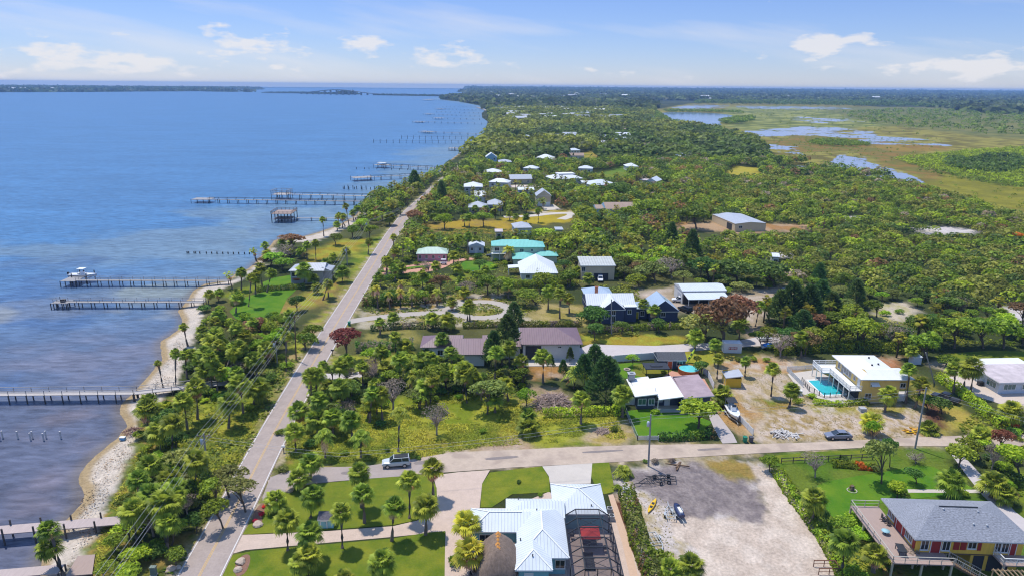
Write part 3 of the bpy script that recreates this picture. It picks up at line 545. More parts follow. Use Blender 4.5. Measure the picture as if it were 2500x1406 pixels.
sheet('side_lawn', wpoly([(1446, 1131), (1487, 1128), (1496, 1170), (1500, 1200), (1475, 1206), (1455, 1190), (1442, 1160)]), .05, M_LAWN, .04)
sheet('garden_path', wpoly([(1485, 1208), (1497, 1206), (1530, 1300), (1556, 1400), (1570, 1440), (1545, 1440), (1520, 1330)]), .055, mat('tan_path', (.52, .36, .25), .9, .08, 3), .04)
# gravel yard
KEEP.append(YARD)
# dark house
sheet('bright_lawn', wpoly([(1530, 1002), (1600, 996), (1690, 1010), (1740, 1030), (1700, 1062), (1640, 1066), (1553, 1063), (1540, 1030)]), .04, M_LAWN2)
sheet('bright_lawn', wpoly([(1508, 888), (1540, 885), (1600, 890), (1600, 920), (1540, 924), (1508, 922)]), .04, M_LAWN2)
sheet('bright_lawn', wpoly([(1545, 890), (1600, 885), (1640, 900), (1640, 915), (1580, 922), (1545, 915)]), .046, M_LAWN3)
sheet('concrete_drive', wpoly([(1728, 1010), (1752, 1010), (1790, 1060), (1800, 1080), (1764, 1082), (1745, 1050)]), .045, mat('drive_concrete', (.40, .35, .33), .9, .07, 1.5), .04)
sheet('back_patio', wpoly([(1610, 925), (1640, 905), (1720, 925), (1740, 960), (1700, 950)]), .05, M_PINKP)
# yellow house yard
sheet('pool_deck', wpoly([(1922, 912), (1990, 903), (2090, 950), (2130, 975), (2060, 985), (2000, 972), (1960, 962)]), .05, M_CONC, .04)
sheet('house_terrace', wpoly([(2118, 968), (2165, 955), (2214, 955), (2212, 978), (2125, 984)]), .052, M_CONC, .04)
sheet('patio', wpoly([(2300, 925), (2370, 905), (2500, 925), (2600, 950), (2600, 990), (2440, 985), (2380, 965)]), .05, mat('sand_pavers', (.52, .43, .36), .9, .06, 2), .04)
sheet('green_lawn', wpoly([(2280, 870), (2330, 862), (2420, 855), (2600, 862), (2600, 890), (2440, 892), (2330, 885)]), .04, M_LAWN)
# lanes and drives in the middle
sheet('lane', wpoly([(1395, 858), (1440, 840), (1500, 842), (1600, 844), (1700, 838), (1780, 836), (1850, 822), (1905, 822), (1905, 834), (1860, 844), (1790, 848), (1700, 856), (1620, 862), (1560, 866), (1430, 872), (1390, 880), (1290, 884), (1290, 868)]), .05, M_LANE, .04)
sheet('circular_drive', ribbon(dense(wpoly([(848, 786), (880, 780), (960, 770), (1040, 764), (1100, 764), (1150, 776), (1200, 776), (1245, 766), (1240, 748), (1200, 737), (1150, 737), (1110, 745), (1090, 760)])), 3.6), .05, mat('drive_sand', (.40, .35, .30), .95, .06, 1.5, var2=.05), .03)
sheet('short_drive', wpoly([(790, 912), (860, 908), (900, 906), (905, 918), (850, 924), (790, 926)]), .05, M_LANE, .03)
sheet('pink_drive', wpoly([(935, 655), (1000, 648), (1100, 634), (1150, 630), (1160, 634), (1110, 640), (1090, 652), (1060, 662), (1000, 668), (925, 672), (925, 667), (990, 660), (1040, 654), (1060, 646), (1000, 652), (938, 662)]), .055, M_PINKP, .03)
sheet('bright_lawn', wpoly([(925, 664), (985, 658), (1045, 650), (1055, 646), (1000, 648), (940, 657)]), .045, M_LAWN2)
sheet('bright_lawn', wpoly([(1110, 655), (1135, 638), (1200, 640), (1215, 650), (1210, 660), (1150, 662)]), .045, M_LAWN2)
sheet('bright_lawn', wpoly([(990, 690), (1040, 682), (1090, 676), (1160, 660), (1170, 672), (1080, 692), (1000, 698)]), .045, M_LAWN)
sheet('bright_lawn', wpoly([(560, 760), (600, 725), (660, 708), (725, 706), (700, 730), (680, 770), (600, 785), (575, 778)]), .045, M_LAWN2)
sheet('bright_lawn', wpoly([(640, 690), (670, 678), (710, 672), (712, 690), (690, 698), (645, 700)]), .045, M_LAWN2)
sheet('shell_drive', ribbon(dense(wpoly([(1230, 530), (1300, 528), (1340, 522), (1390, 520), (1400, 526), (1370, 536)])), 5), .06, M_CONC)
sheet('shell_drive', wpoly([(1318, 500), (1352, 500), (1370, 512), (1330, 514)]), .06, M_CONC)
sheet('lawn_strip', wpoly([(1455, 433), (1535, 418), (1530, 428), (1470, 437)]), .06, M_LAWN)
# bottom right garden
sheet('bright_lawn', wpoly(smooth_poly([(1990, 1180), (2100, 1160), (2170, 1150), (2260, 1130), (2330, 1165), (2390, 1200), (2250, 1215), (2150, 1225), (2100, 1250), (2060, 1290), (2030, 1260), (1990, 1210)], 1)), .03, M_LAWN2)
sheet('grass_verge', wpoly([(1890, 1112), (2000, 1102), (2125, 1098), (2125, 1112), (2000, 1118), (1900, 1130)]), .035, M_LAWN)
sheet('stepping_path', wpoly([(2215, 1194), (2400, 1195), (2400, 1203), (2218, 1202)]), .045, M_CONC, .03)
sheet('garden_drive', wpoly([(2320, 1105), (2350, 1110), (2420, 1185), (2480, 1250), (2560, 1310), (2520, 1320), (2400, 1210), (2360, 1160)]), .045, M_LANE, .03)
M_POND = mat('pond_water', (.10, .15, .30), .12, .06, .02, spec=.5)
sheet('lake', wpoly(smooth_poly([(1606, 278), (1640, 274), (1720, 276), (1760, 278), (1792, 283), (1800, 290), (1770, 294), (1755, 300), (1765, 306), (1736, 313), (1700, 307), (1655, 298), (1620, 288)], 2)), .08, M_POND)
def marsh_water(name, poly_px, seed, cov, cell=(2.0, 5.0), soft=14):
    poly = at_np(poly_px); lo, hi = poly.min(0), poly.max(0)
    xs = np.arange(lo[0], hi[0], cell[0]); ys = np.arange(lo[1], hi[1], cell[1])
    X, Y = np.meshgrid(xs, ys); p = np.stack([X.ravel(), Y.ravel()], 1)
    sd = sdist(p, poly); f = fbm(p[:, 0]/24+p[:, 1]/160, p[:, 1]/30, seed, 5)+np.clip(sd/soft, -1, 1)*.16
    ok = (f > cov) & (sd > -4)
    q = p[ok]; n = len(q)
    dx, dy = cell[0]/2+.002, cell[1]/2+.002
    V = np.concatenate([np.column_stack([q[:, 0]+a*dx, q[:, 1]+b*dy, np.full(n, .05)]) for a, b in ((-1, -1), (1, -1), (1, 1), (-1, 1))])
    F = np.column_stack([np.arange(n)+k*n for k in range(4)])
    o = put(name, np_mesh(name, V, F, M_MARSH)); o['kind'] = 'structure'
M_MARSH = mat('marsh_water', (.26, .28, .36), .18, .10, .05, spec=.5)
marsh_water('marsh_water', [(1800, 322), (1860, 318), (1960, 310), (2060, 312), (2120, 320), (2160, 334), (2230, 338), (2330, 352), (2300, 358), (2200, 354), (2120, 352), (2090, 340), (2000, 332), (1900, 333), (1830, 336)], 4, .565)
marsh_water('marsh_water', [(1930, 400), (2010, 405), (2040, 398), (2060, 378), (2110, 384), (2100, 394), (2160, 410), (2220, 432), (2250, 452), (2200, 440), (2120, 432), (2050, 422), (1980, 412)], 8, .515, (1.5, 3))
marsh_water('marsh_water', [(1880, 352), (1930, 358), (1990, 368), (1960, 378), (1900, 372), (1870, 362)], 12, .59, (1.5, 4))
marsh_water('marsh_water', [(1640, 262), (1700, 256), (1780, 258), (1760, 265), (1700, 268), (1650, 266)], 15, .52, (6, 30), 60)
marsh_water('marsh_water', [(1800, 258), (2060, 262), (2080, 268), (1900, 268), (1800, 265)], 19, .60, (6, 24), 60)
marsh_water('marsh_water', [(1930, 285), (2080, 288), (2110, 298), (2000, 302), (1940, 296)], 23, .63, (3, 10), 40)
marsh_water('marsh_water', [(2210, 440), (2260, 452), (2330, 465), (2280, 466), (2220, 452)], 27, .55, (1.5, 3))

M_PATCH = mat('dark_asphalt_patch', (.22, .185, .17), .95, .12, 3, .1)
for pp in ([(1005, 1128), (1060, 1121), (1075, 1127), (1018, 1136)], [(1180, 1118), (1260, 1112), (1270, 1117), (1190, 1124)], [(830, 1152), (872, 1149), (878, 1156), (836, 1160)], [(1420, 1102), (1520, 1097), (1522, 1101), (1424, 1107)], [(1700, 1096), (1760, 1093), (1764, 1097), (1706, 1101)]): sheet('asphalt_patch', wpoly(smooth_poly(pp, 1)), .078, M_PATCH, 0, False)
# ------------------------------------------------------------------ building materials
def roof_mat(name, col, pitch=.45, depth=.35, rough=.45, rows=False, var=.06, line=.72):
    """standing seams (or shingle rows) run in the roof's own UV metres: u along the eave, v up the slope"""
    m = bpy.data.materials.new(name); m.use_nodes = True; t = NT(m.node_tree)
    uv = t.n('ShaderNodeUVMap'); s = t.n('ShaderNodeSeparateXYZ', {0: uv}); tc = t.n('ShaderNodeTexCoord')
    u = t.math('FRACT', t.math('DIVIDE', (s, 1) if rows else (s, 0), pitch))
    ln = t.ramp(t.math('ABSOLUTE', t.math('SUBTRACT', u, .5)), [(.36, 0.0), (.47, 1.0)])
    n = t.n('ShaderNodeTexNoise', {'Vector': (tc, 'Object'), 'Scale': .5, 'Detail': 5.0, 'Roughness': .65})
    n2 = t.n('ShaderNodeTexNoise', {'Vector': t.n('ShaderNodeMapping', {0: uv, 3: (3.2, 7.0, 1)}), 'Scale': 1.0, 'Detail': 2.0})
    f = t.math('ADD', 1.0, t.math('MULTIPLY', t.math('SUBTRACT', n, .5), var*5))
    f = t.math('ADD', f, t.math('MULTIPLY', t.math('SUBTRACT', n2, .5), 1.7 if rows else .08))
    f = t.math('MULTIPLY', f, t.math('SUBTRACT', 1.0, t.math('MULTIPLY', ln, 1-line)))  # seam shading put into the base colour as darker lines
    mul = t.n('ShaderNodeVectorMath', {0: tuple(col), 1: f}, operation='MULTIPLY')
    b = t.n('ShaderNodeBump', {'Strength': depth, 'Distance': .04, 'Height': ln})
    p = t.n('ShaderNodeBsdfPrincipled', {'Base Color': mul, 'Roughness': rough, 'Specular IOR Level': .35, 'Normal': b})
    t.n('ShaderNodeOutputMaterial', {0: p}); return m
R_WHITE = roof_mat('white_metal_roof', (.60, .64, .67)); R_BRIGHT = roof_mat('bright_white_roof', (.66, .68, .69), .6, .2, .5)
R_GREY = roof_mat('grey_shingle_roof', (.24, .25, .28), .26, .3, .85, True, .07, .8); R_PURP = roof_mat('plum_metal_roof', (.20, .125, .14), .55, .35)
R_BLUEG = roof_mat('blue_grey_metal_roof', (.36, .45, .56), .45); R_TEAL = roof_mat('teal_metal_roof', (.19, .53, .46), .5, .3)
R_PALEG = roof_mat('pale_green_roof', (.42, .55, .45), .5, .3); R_CORR = roof_mat('corrugated_roof', (.46, .47, .44), .9, .4, .6, var=.12)
R_TAN = roof_mat('tan_shingle_roof', (.36, .26, .20), .3, .3, .85, True, .08, .8); R_MAUVE = roof_mat('stained_flat_roof', (.33, .25, .265), 2.5, .0, .8, var=.18, line=.97)
R_FLATW = roof_mat('white_membrane_roof', (.68, .68, .665), 3.0, .0, .6, var=.03, line=.97); R_LGREY = roof_mat('light_grey_roof', (.42, .44, .48), .5, .3)
R_STAIN = roof_mat('weathered_roof', (.50, .43, .43), 3.0, .0, .8, var=.22, line=.97); R_RED = roof_mat('terracotta_roof', (.42, .16, .08), .4, .3, .8)
W_WHITE = mat('white_wall', (.62, .62, .60), .8, .03, .8, .05); W_TEAL = mat('aqua_wall', (.22, .46, .50), .75, .03, .8)
W_YEL = mat('yellow_board_wall', (.80, .50, .08), .8, .10, 1.6, .1, stretch=(3, 3, .3)); W_PYEL = mat('pale_yellow_wall', (.76, .54, .18), .8, .04, 1)
W_GREY = mat('grey_wall', (.36, .37, .39), .8, .04, 1); W_DARK = mat('slate_wall', (.065, .08, .11), .75, .06, 1.5); W_BLUE = mat('navy_wall', (.055, .07, .135), .7, .06, 2, stretch=(.3, .3, 4))
W_CREAM = mat('cream_wall', (.56, .47, .32), .8, .04, 1); W_PINK = mat('pink_wall', (.62, .30, .36), .8, .04, 1); W_PGREEN = mat('pale_green_wall', (.5, .56, .42), .8, .04, 1)
W_PALE = mat('pale_blue_wall', (.50, .56, .62), .8, .04, 1); W_TAN = mat('tan_wall', (.66, .52, .33), .8, .05, 1); W_SKYB = mat('light_blue_wall', (.28, .47, .60), .8, .04, 1)
T_WHITE = mat('white_trim', (.72, .72, .70), .6, .02, 2); T_RED = mat('red_door_paint', (.34, .035, .03), .6, .08, 2); T_DARK = mat('dark_metal', (.03, .032, .036), .5, .05, 3)
T_ORANGE = mat('orange_door_paint', (.60, .12, .035), .6, .05, 2); T_YDOOR = mat('yellow_door_paint', (.55, .42, .03), .6, .05, 2)
T_SHADOW = mat('opening_shade_and_ash', (.05, .05, .055), .9, .1, 1); WOODD = mat('weathered_deck_boards', (.35, .26, .22), .85, .13, 2.0, .15, stretch=(6, .5, 1)); WOODB = mat('brown_timber', (.16, .10, .06), .85, .15, 2)  # T_SHADOW: shade of openings painted dark; also the ash and loading door colour
GREYW = mat('grey_weathered_timber', (.30, .285, .275), .9, .12, 2.5, .15); DARKW = mat('dark_piling_timber', (.085, .075, .07), .9, .2, 2); THATCH = mat('palm_thatch', (.20, .145, .11), .95, .32, 3.5, .9, var2=.08, stretch=(1, 1, .4))
def glass_mat():
    m = bpy.data.materials.new('window_glass'); m.use_nodes = True; t = NT(m.node_tree)
    p = t.n('ShaderNodeBsdfPrincipled', {'Base Color': (.02, .028, .034, 1), 'Roughness': .06, 'Specular IOR Level': .7}); t.n('ShaderNodeOutputMaterial', {0: p}); return m
GLASS = glass_mat(); GLASSG = mat('greenish_glass', (.05, .13, .12), .1, .05, 1, spec=.6)
PROT = []                                     # pixel boxes of things that random planting must not hide
class House:
    def __init__(s, name, label, cat, fl, fr, back=None, eave=3.0, ang=None, group=None, prot=None, keep=True):
        a, b = at(*fl, eave), at(*fr, eave); d = b-a; s.L = d.length
        s.rz = math.atan2(d.y, d.x) if ang is None else R_(ang)
        s.t = thing(name, label, cat, (a.x, a.y, 0), s.rz, group)
        s.M = Matrix.Translation((a.x, a.y, 0)) @ Matrix.Rotation(s.rz, 4, 'Z'); s.Mi = s.M.inverted(); s.z = eave
        s.W = (s.Mi @ at(*back, eave)).y if back else 8
        s.roof = MB(); s.wall = MB(); s.k = 0; s.prot = prot; s.x = []
        s.name = name
    def loc(s, px, py, z=0): return s.Mi @ at(px, py, z)
    def w(s, x, y, z=0): return s.M @ Vector((x, y, z))
    def _plane(s, pts, mi):                    # roof face with metric uv: first edge is the eave
        a, b = Vector(pts[0]), Vector(pts[1]); u = (b-a).normalized(); n = u.cross(Vector(pts[2])-a).normalized(); v = n.cross(u)
        s.roof.face(pts, mi, [((Vector(p)-a).dot(u), (Vector(p)-a).dot(v)) for p in pts])
    def block(s, x0, x1, y0, y1, eave=None, rise=1.5, kind='hip', axis=None, h0=True, h1=True, over=.5, mi=0, wall=True, z0=0, wmi=0, th=.18, floor_over=None):
        z = (s.z if eave is None else eave)+.006*s.k; s.k += 1; lx, ly = x1-x0, y1-y0
        axis = axis or ('x' if lx >= ly else 'y')
        if axis == 'y': q = lambda a, b, c: (x0+b, y0+a, c); A, B = ly, lx
        else: q = lambda a, b, c: (x0+a, y0+b, c); A, B = lx, ly
        flip = axis == 'y'
        P = lambda *p: s._plane(list(p[::-1])[-1:]+list(p[::-1])[:-1] if False else (p if not flip else (p[1], p[0])+tuple(reversed(p[2:]))), mi)
        zt = z+rise
        if kind in ('hip', 'gable'):
            i0 = min(B/2, A/2) if (kind == 'hip' and h0) else 0; i1 = min(B/2, A/2) if (kind == 'hip' and h1) else 0
            r0, r1 = q(i0, B/2, zt), q(A-i1, B/2, zt); c = [q(0, 0, z), q(A, 0, z), q(A, B, z), q(0, B, z)]
            P(c[0], c[1], r1, r0) if (i0 or i1 or True) and Vector(r1) != Vector(r0) else P(c[0], c[1], r1)
            P(c[2], c[3], r0, r1) if Vector(r1) != Vector(r0) else P(c[2], c[3], r0)
            if i0: P(c[3], c[0], r0)
            else: s.wall.face([c[3], c[0], r0] if not flip else [c[0], c[3], r0], wmi)
            if i1: P(c[1], c[2], r1)
            else: s.wall.face([c[1], c[2], r1] if not flip else [c[2], c[1], r1], wmi)
        elif kind == 'flat':
            P(q(0, 0, z), q(A, 0, z), q(A, B, z), q(0, B, z)); c = [q(0, 0, z), q(A, 0, z), q(A, B, z), q(0, B, z)]
        else:                                  # single slope rising away from the front (rise may be negative)
            c = [q(0, 0, z), q(A, 0, z), q(A, B, zt), q(0, B, zt)]; P(*c)
        n = 4
        for i in range(n):                     # fascia
            a, b = Vector(c[i]), Vector(c[(i+1) % n]); d = Vector((0, 0, th))
            f = [a-d, b-d, b, a]
            s.roof.face(f if not flip else f[::-1], 1)
        bt = [Vector(p)-Vector((0, 0, th)) for p in c]; s.roof.face(bt[::-1] if not flip else bt, 1)
        if wall:
            o = over; zz = z-th-.002
            if kind == 'shed':
                s.wall.add([(x0+o, y0+o, z0), (x1-o, y0+o, z0), (x1-o, y1-o, z0), (x0+o, y1-o, z0), (x0+o, y0+o, zz), (x1-o, y0+o, zz), (x1-o, y1-o, zt-th-.002), (x0+o, y1-o, zt-th-.002)],
                           [(0, 1, 5, 4), (1, 2, 6, 5), (2, 3, 7, 6), (3, 0, 4, 7)], wmi)
            else: s.wall.box(x0+o, x1-o, y0+o, y1-o, z0, zz, wmi)
        KEEP.append(np.array([(s.w(x, y).x, s.w(x, y).y) for x, y in ((x0-.6, y0-1), (x1+.6, y0-1), (x1+.6, y1+.6), (x0-.6, y1+.6))]))
        for x in (x0, x1):
            for y in (y0, y1): s.x += [pix(s.w(x, y, zt)), pix(s.w(x, y, 0))]
    def finish(s, rmats, wmats, protect=True):
        r = s.roof.build('roof', rmats, s.t); wl = s.wall.build('wall', wmats, s.t); s.roof_o, s.wall_o = r, wl
        if protect:
            xs = [p[0] for p in s.x]; ys = [p[1] for p in s.x]
            PROT.append((min(xs)-4, min(ys)-2, max(xs)+4, max(ys)-(max(ys)-min(ys))*.1, min(p for p in [at(q[0], q[1]).y if False else 0 for q in s.x]) if False else s.t.location.y))
        return s
    def side(s, sd, c):                        # matrix: local x along the wall, y out of it, z up; c = wall plane position
        if sd == 'f': return Matrix.Translation((0, c, 0)) @ Matrix(((1, 0, 0, 0), (0, -1, 0, 0), (0, 0, 1, 0), (0, 0, 0, 1)))
        if sd == 'l': return Matrix(((0, -1, 0, c), (1, 0, 0, 0), (0, 0, 1, 0), (0, 0, 0, 1)))
        return Matrix(((0, 1, 0, c), (1, 0, 0, 0), (0, 0, 1, 0), (0, 0, 0, 1)))
    def win(s, sd, c, u, z, w_, h, fm=None, gm=None, bars=1, name='window', parent=None):
        S = s.side(sd, c); mb = MB(); f = .09
        mb.box(u-f, u, 0, .07, z-f, z+h+f, 0, S); mb.box(u+w_, u+w_+f, 0, .07, z-f, z+h+f, 0, S); mb.box(u, u+w_, 0, .07, z+h, z+h+f, 0, S); mb.box(u-.05-f, u+w_+.05+f, -.0, .13, z-f-.06, z-f, 0, S); mb.box(u, u+w_, 0, .066, z-f, z, 0, S)
        for k in range(1, bars+1): mb.box(u+w_*k/(bars+1)-.03, u+w_*k/(bars+1)+.03, .032, .06, z, z+h, 0, S)
        o = mb.build(name, fm or T_WHITE, parent or s.t); g = MB(); g.box(u, u+w_, .002, .03, z, z+h, 0, S); g.build('pane', gm or GLASS, o); return o
    def door(s, sd, c, u, w_, h, dm, z=0, fm=None, name='door'):
        S = s.side(sd, c); mb = MB(); mb.box(u, u+w_, .0, .055, z, z+h, 0, S); o = mb.build(name, dm, s.t)
        fr = MB(); fr.box(u-.1, u, 0, .08, z, z+h+.1, 0, S); fr.box(u+w_, u+w_+.1, 0, .08, z, z+h+.1, 0, S); fr.box(u, u+w_, 0, .08, z+h, z+h+.1, 0, S); fr.build('frame', fm or T_WHITE, o)
        if name == 'door': k = MB(); k.tube([S @ Vector((u+w_*.86, .055, z+1)), S @ Vector((u+w_*.86, .12, z+1))], .035, 6); k.build('handle', T_DARK, o)
        return o
    def part(s, name, m, fn, parent=None):
        mb = MB(); fn(mb); return mb.build(name, m, parent or s.t)
def rail(mb, pts, h=1.0, step=1.6, bal=0.0, w_=.07, mid=True):
    pts = [Vector(p) for p in pts]
    for a, b in zip(pts, pts[1:]):
        L = (b-a).length; n = max(1, round(L/step))
        for i in range(n+1): p = a+(b-a)*i/n; mb.box(p.x-w_/2, p.x+w_/2, p.y-w_/2, p.y+w_/2, p.z, p.z+h)
        up = Vector((0, 0, h)); mb.bar(a+up, b+up, w_*1.6, w_*.8)
        if mid: mb.bar(a+up*.5, b+up*.5, w_*.6)
        if bal:
            m = max(1, int(L/bal))
            for i in range(m): p = a+(b-a)*(i+.5)/m; mb.box(p.x-.015, p.x+.015, p.y-.015, p.y+.015, p.z+.1, p.z+h)
# ---- white metal roofed house at the front
A = House('beach_house', 'aqua walled house under a many-hipped white metal roof beside the thatched hut', 'house', (1343.5, 1180.1), (1465.3, 1180.6), None, 2.9, .5)
A.block(0, 7.8, -7.8, 0, 2.9, 1.75)
A.block(-6.9, 1.6, -8.9, -4.0, 2.9, 1.25, h1=False)
A.block(-12.0, -3.5, -12.0, -6.5, 2.9, 1.35, h1=False)
A.block(-5.4, 1.5, -17.4, -6.4, 2.9, 1.9, axis='y')
A.block(-5.7, -.85, -19.8, -14.6, 2.9, 1.3, axis='y', h1=False)
A.finish([R_WHITE, T_WHITE], W_TEAL)
A.door('f', -19.3, -4.4, 1.0, 2.1, T_WHITE); A.win('f', -16.9, -.3, 1.0, 1.2, 1.2, bars=1); A.win('r', 1.0, -16.2, 1.0, 1.1, 1.2); A.win('r', 1.0, -13.5, 0.1, 2.2, 2.1, bars=1, name='sliding_door'); A.win('l', -11.5, -11.2, 1.0, 1.4, 1.1); A.win('l', -11.5, -9, 1, 1.4, 1.1); A.win('f', -11.5, -10.5, .9, 1.5, 1.2)
A.win('r', 7.3, -6.4, 1.0, 1.3, 1.1)
for x, y, z in ((-5, -5.6, 3.85), (5.6, -6.6, 3.35), (-3.4, -18.2, 3.75), (-4.9, -14.2, 3.2), (-2.5, -9.2, 4.4)): A.part('roof_vent', T_DARK, lambda mb: (mb.tube([(x, y, z-.3), (x, y, z+.35)], .06, 6), mb.lathe([(.02, z+.35), (.12, z+.3), (.1, z+.25)], 8, c=(x, y))))
for a, b in (((3.9, -3.9, 4.7), (0.02, -.02, 2.95)), ((3.9, -3.9, 4.7), (7.78, -.02, 2.95)), ((3.9, -3.9, 4.7), (7.78, -7.78, 2.95)), ((-1.95, -9.85, 4.86), (-1.95, -13.95, 4.86)),
    ((-1.95, -13.95, 4.86), (-5.38, -17.38, 2.96)), ((-1.95, -13.95, 4.86), (1.48, -17.38, 2.96)), ((-3.27, -17.35, 4.25), (-5.68, -19.78, 2.97)), ((-3.27, -17.35, 4.25), (-.87, -19.78, 2.97)), ((-9.25, -9.25, 4.3), (-11.98, -11.98, 2.95)), ((-9.25, -9.25, 4.3), (-11.98, -6.52, 2.95)), ((-9.25, -9.25, 4.3), (-4.6, -9.25, 4.3))): A.part('ridge_cap', T_WHITE, lambda mb: mb.bar(a, b, .2, .06))
def cage():
    t = thing('screen_enclosure', 'dark framed mesh pool cage attached to the white metal roofed house', 'screen enclosure', tuple(A.w(1.5, -20.8)), A.rz)
    X, Y, Z = 6.5, 12.6, 2.9; f = MB(); xs = [0, 1.6, 4.9, X]; zs = [Z, Z+1.1, Z+1.1, Z]
    for k in range(7):
        y = Y*k/6
        for i in range(3): f.bar((xs[i], y, zs[i]), (xs[i+1], y, zs[i+1]), .11)
        f.bar((0, y, 0), (0, y, Z), .11) if k < 2 else None; f.bar((X, y, 0), (X, y, Z), .11)
    for i in range(4): f.bar((xs[i], 0, zs[i]), (xs[i], Y, zs[i]), .11)
    for k in (0, 2, 4): f.bar((xs[1], Y*k/6, zs[1]), (xs[2], Y*(k+1)/6, zs[2]), .05); f.bar((xs[2], Y*k/6, zs[2]), (xs[1], Y*(k+1)/6, zs[1]), .05)
    for x in (1.6, 3.2, 4.9): f.bar((x, 0, 0), (x, 0, zs[1]), .1)
    for z in (1.0,): f.bar((0, 0, z), (X, 0, z), .09); f.bar((X, 0, z), (X, Y, z), .09)
    f.build('frame', T_DARK, t)
    m = bpy.data.materials.new('insect_screen'); m.use_nodes = True; q = NT(m.node_tree)
    q.n('ShaderNodeOutputMaterial', {0: q.n('ShaderNodeMixShader', {0: .32, 1: q.n('ShaderNodeBsdfTransparent'), 2: q.n('ShaderNodeBsdfDiffuse', {0: (.035, .035, .05, 1)})})})
    s = MB()
    for i in range(3): s.face([(xs[i], 0, zs[i]), (xs[i+1], 0, zs[i+1]), (xs[i+1], Y, zs[i+1]), (xs[i], Y, zs[i])])
    s.face([(X, 0, 0), (X, Y, 0), (X, Y, Z), (X, 0, Z)]); s.face([(0, 0, 0), (X, 0, 0), (X, 0, Z), (4.9, 0, Z+1.1), (1.6, 0, Z+1.1), (0, 0, Z)])
    s.build('screen', m, t)
    d = sheet('screened_patio', [tuple(A.w(x, y)[:2]) for x, y in ((1.3, -20.9), (8.1, -20.9), (8.1, -7.9), (1.3, -7.9))], .065, mat('patio_pavers', (.38, .29, .25), .9, .16, 3.5, .1), .05)
    u = thing('patio_umbrella', 'square red market umbrella inside the pool cage', 'umbrella', tuple(A.w(4.9, -11.2)), A.rz)
    c = MB(); r = 1.35; base = [(-r, -r, 2.35), (r, -r, 2.35), (r, r, 2.35), (-r, r, 2.35)]
    for i in range(4): c.face([base[i], base[(i+1) % 4], (0, 0, 2.95)]); a, b = base[i], base[(i+1) % 4]; c.face([(a[0], a[1], 2.15), (b[0], b[1], 2.15), b, a])
    c.build('canopy', mat('red_canvas', (.55, .05, .04), .8, .05, 3), u)
    MBp = MB(); MBp.tube([(0, 0, .07), (0, 0, 2.95)], .04, 8); MBp.build('pole', T_DARK, u)
    tb = thing('patio_table', 'dark dining table under the red umbrella', 'table', tuple(A.w(4.9, -11.2)), A.rz)
    q = MB(); q.box(-1.0, -.05, -.6, .6, .72, .78); q.box(.05, 1.0, -.6, .6, .72, .78); q.box(-.05, .05, -.6, -.05, .721, .779); q.box(-.05, .05, .05, .6, .721, .779); q.build('table_top', T_DARK, tb)
    for x in (-.9, .9):
        for y in (-.5, .5): l = MB(); l.tube([(x, y, .07), (x, y, .72)], .035, 6); l.build('leg', T_DARK, tb)
    lg = thing('daybed', 'black daybed in the middle of the pool cage patio', 'daybed', tuple(A.w(4.4, -15.0)), A.rz)
    q = MB(); q.box(-.7, .7, -1.3, 1.3, .35, .5); q.build('mattress', T_DARK, lg); q = MB(); q.box(-.7, .7, 1.3, 1.42, .07, .95); q.build('headboard', T_DARK, lg)
    for x in (-.62, .62):
        for y in (-1.2, 1.2): l = MB(); l.box(x-.05, x+.05, y-.05, y+.05, .07, .35); l.build('leg', T_DARK, lg)
    for k, (x, y, lb) in enumerate(((2.6, -9.6, 'small dark potted grill near the house wall under the cage'), (6.9, -12.4, 'round black barbecue beside the red umbrella'))):
        g = thing('barbecue', lb, 'barbecue', tuple(A.w(x, y)), A.rz); q = MB(); q.lathe([(.02, 1.05), (.26, .98), (.34, .8), (.3, .62), (.05, .55)], 14); q.build('kettle', T_DARK, g)
        for a in range(3): l = MB(); l.tube([(0.2*math.cos(a*2.1), .2*math.sin(a*2.1), .65), (.33*math.cos(a*2.1), .33*math.sin(a*2.1), .06)], .02, 5); l.build('leg', T_DARK, g)
cage()
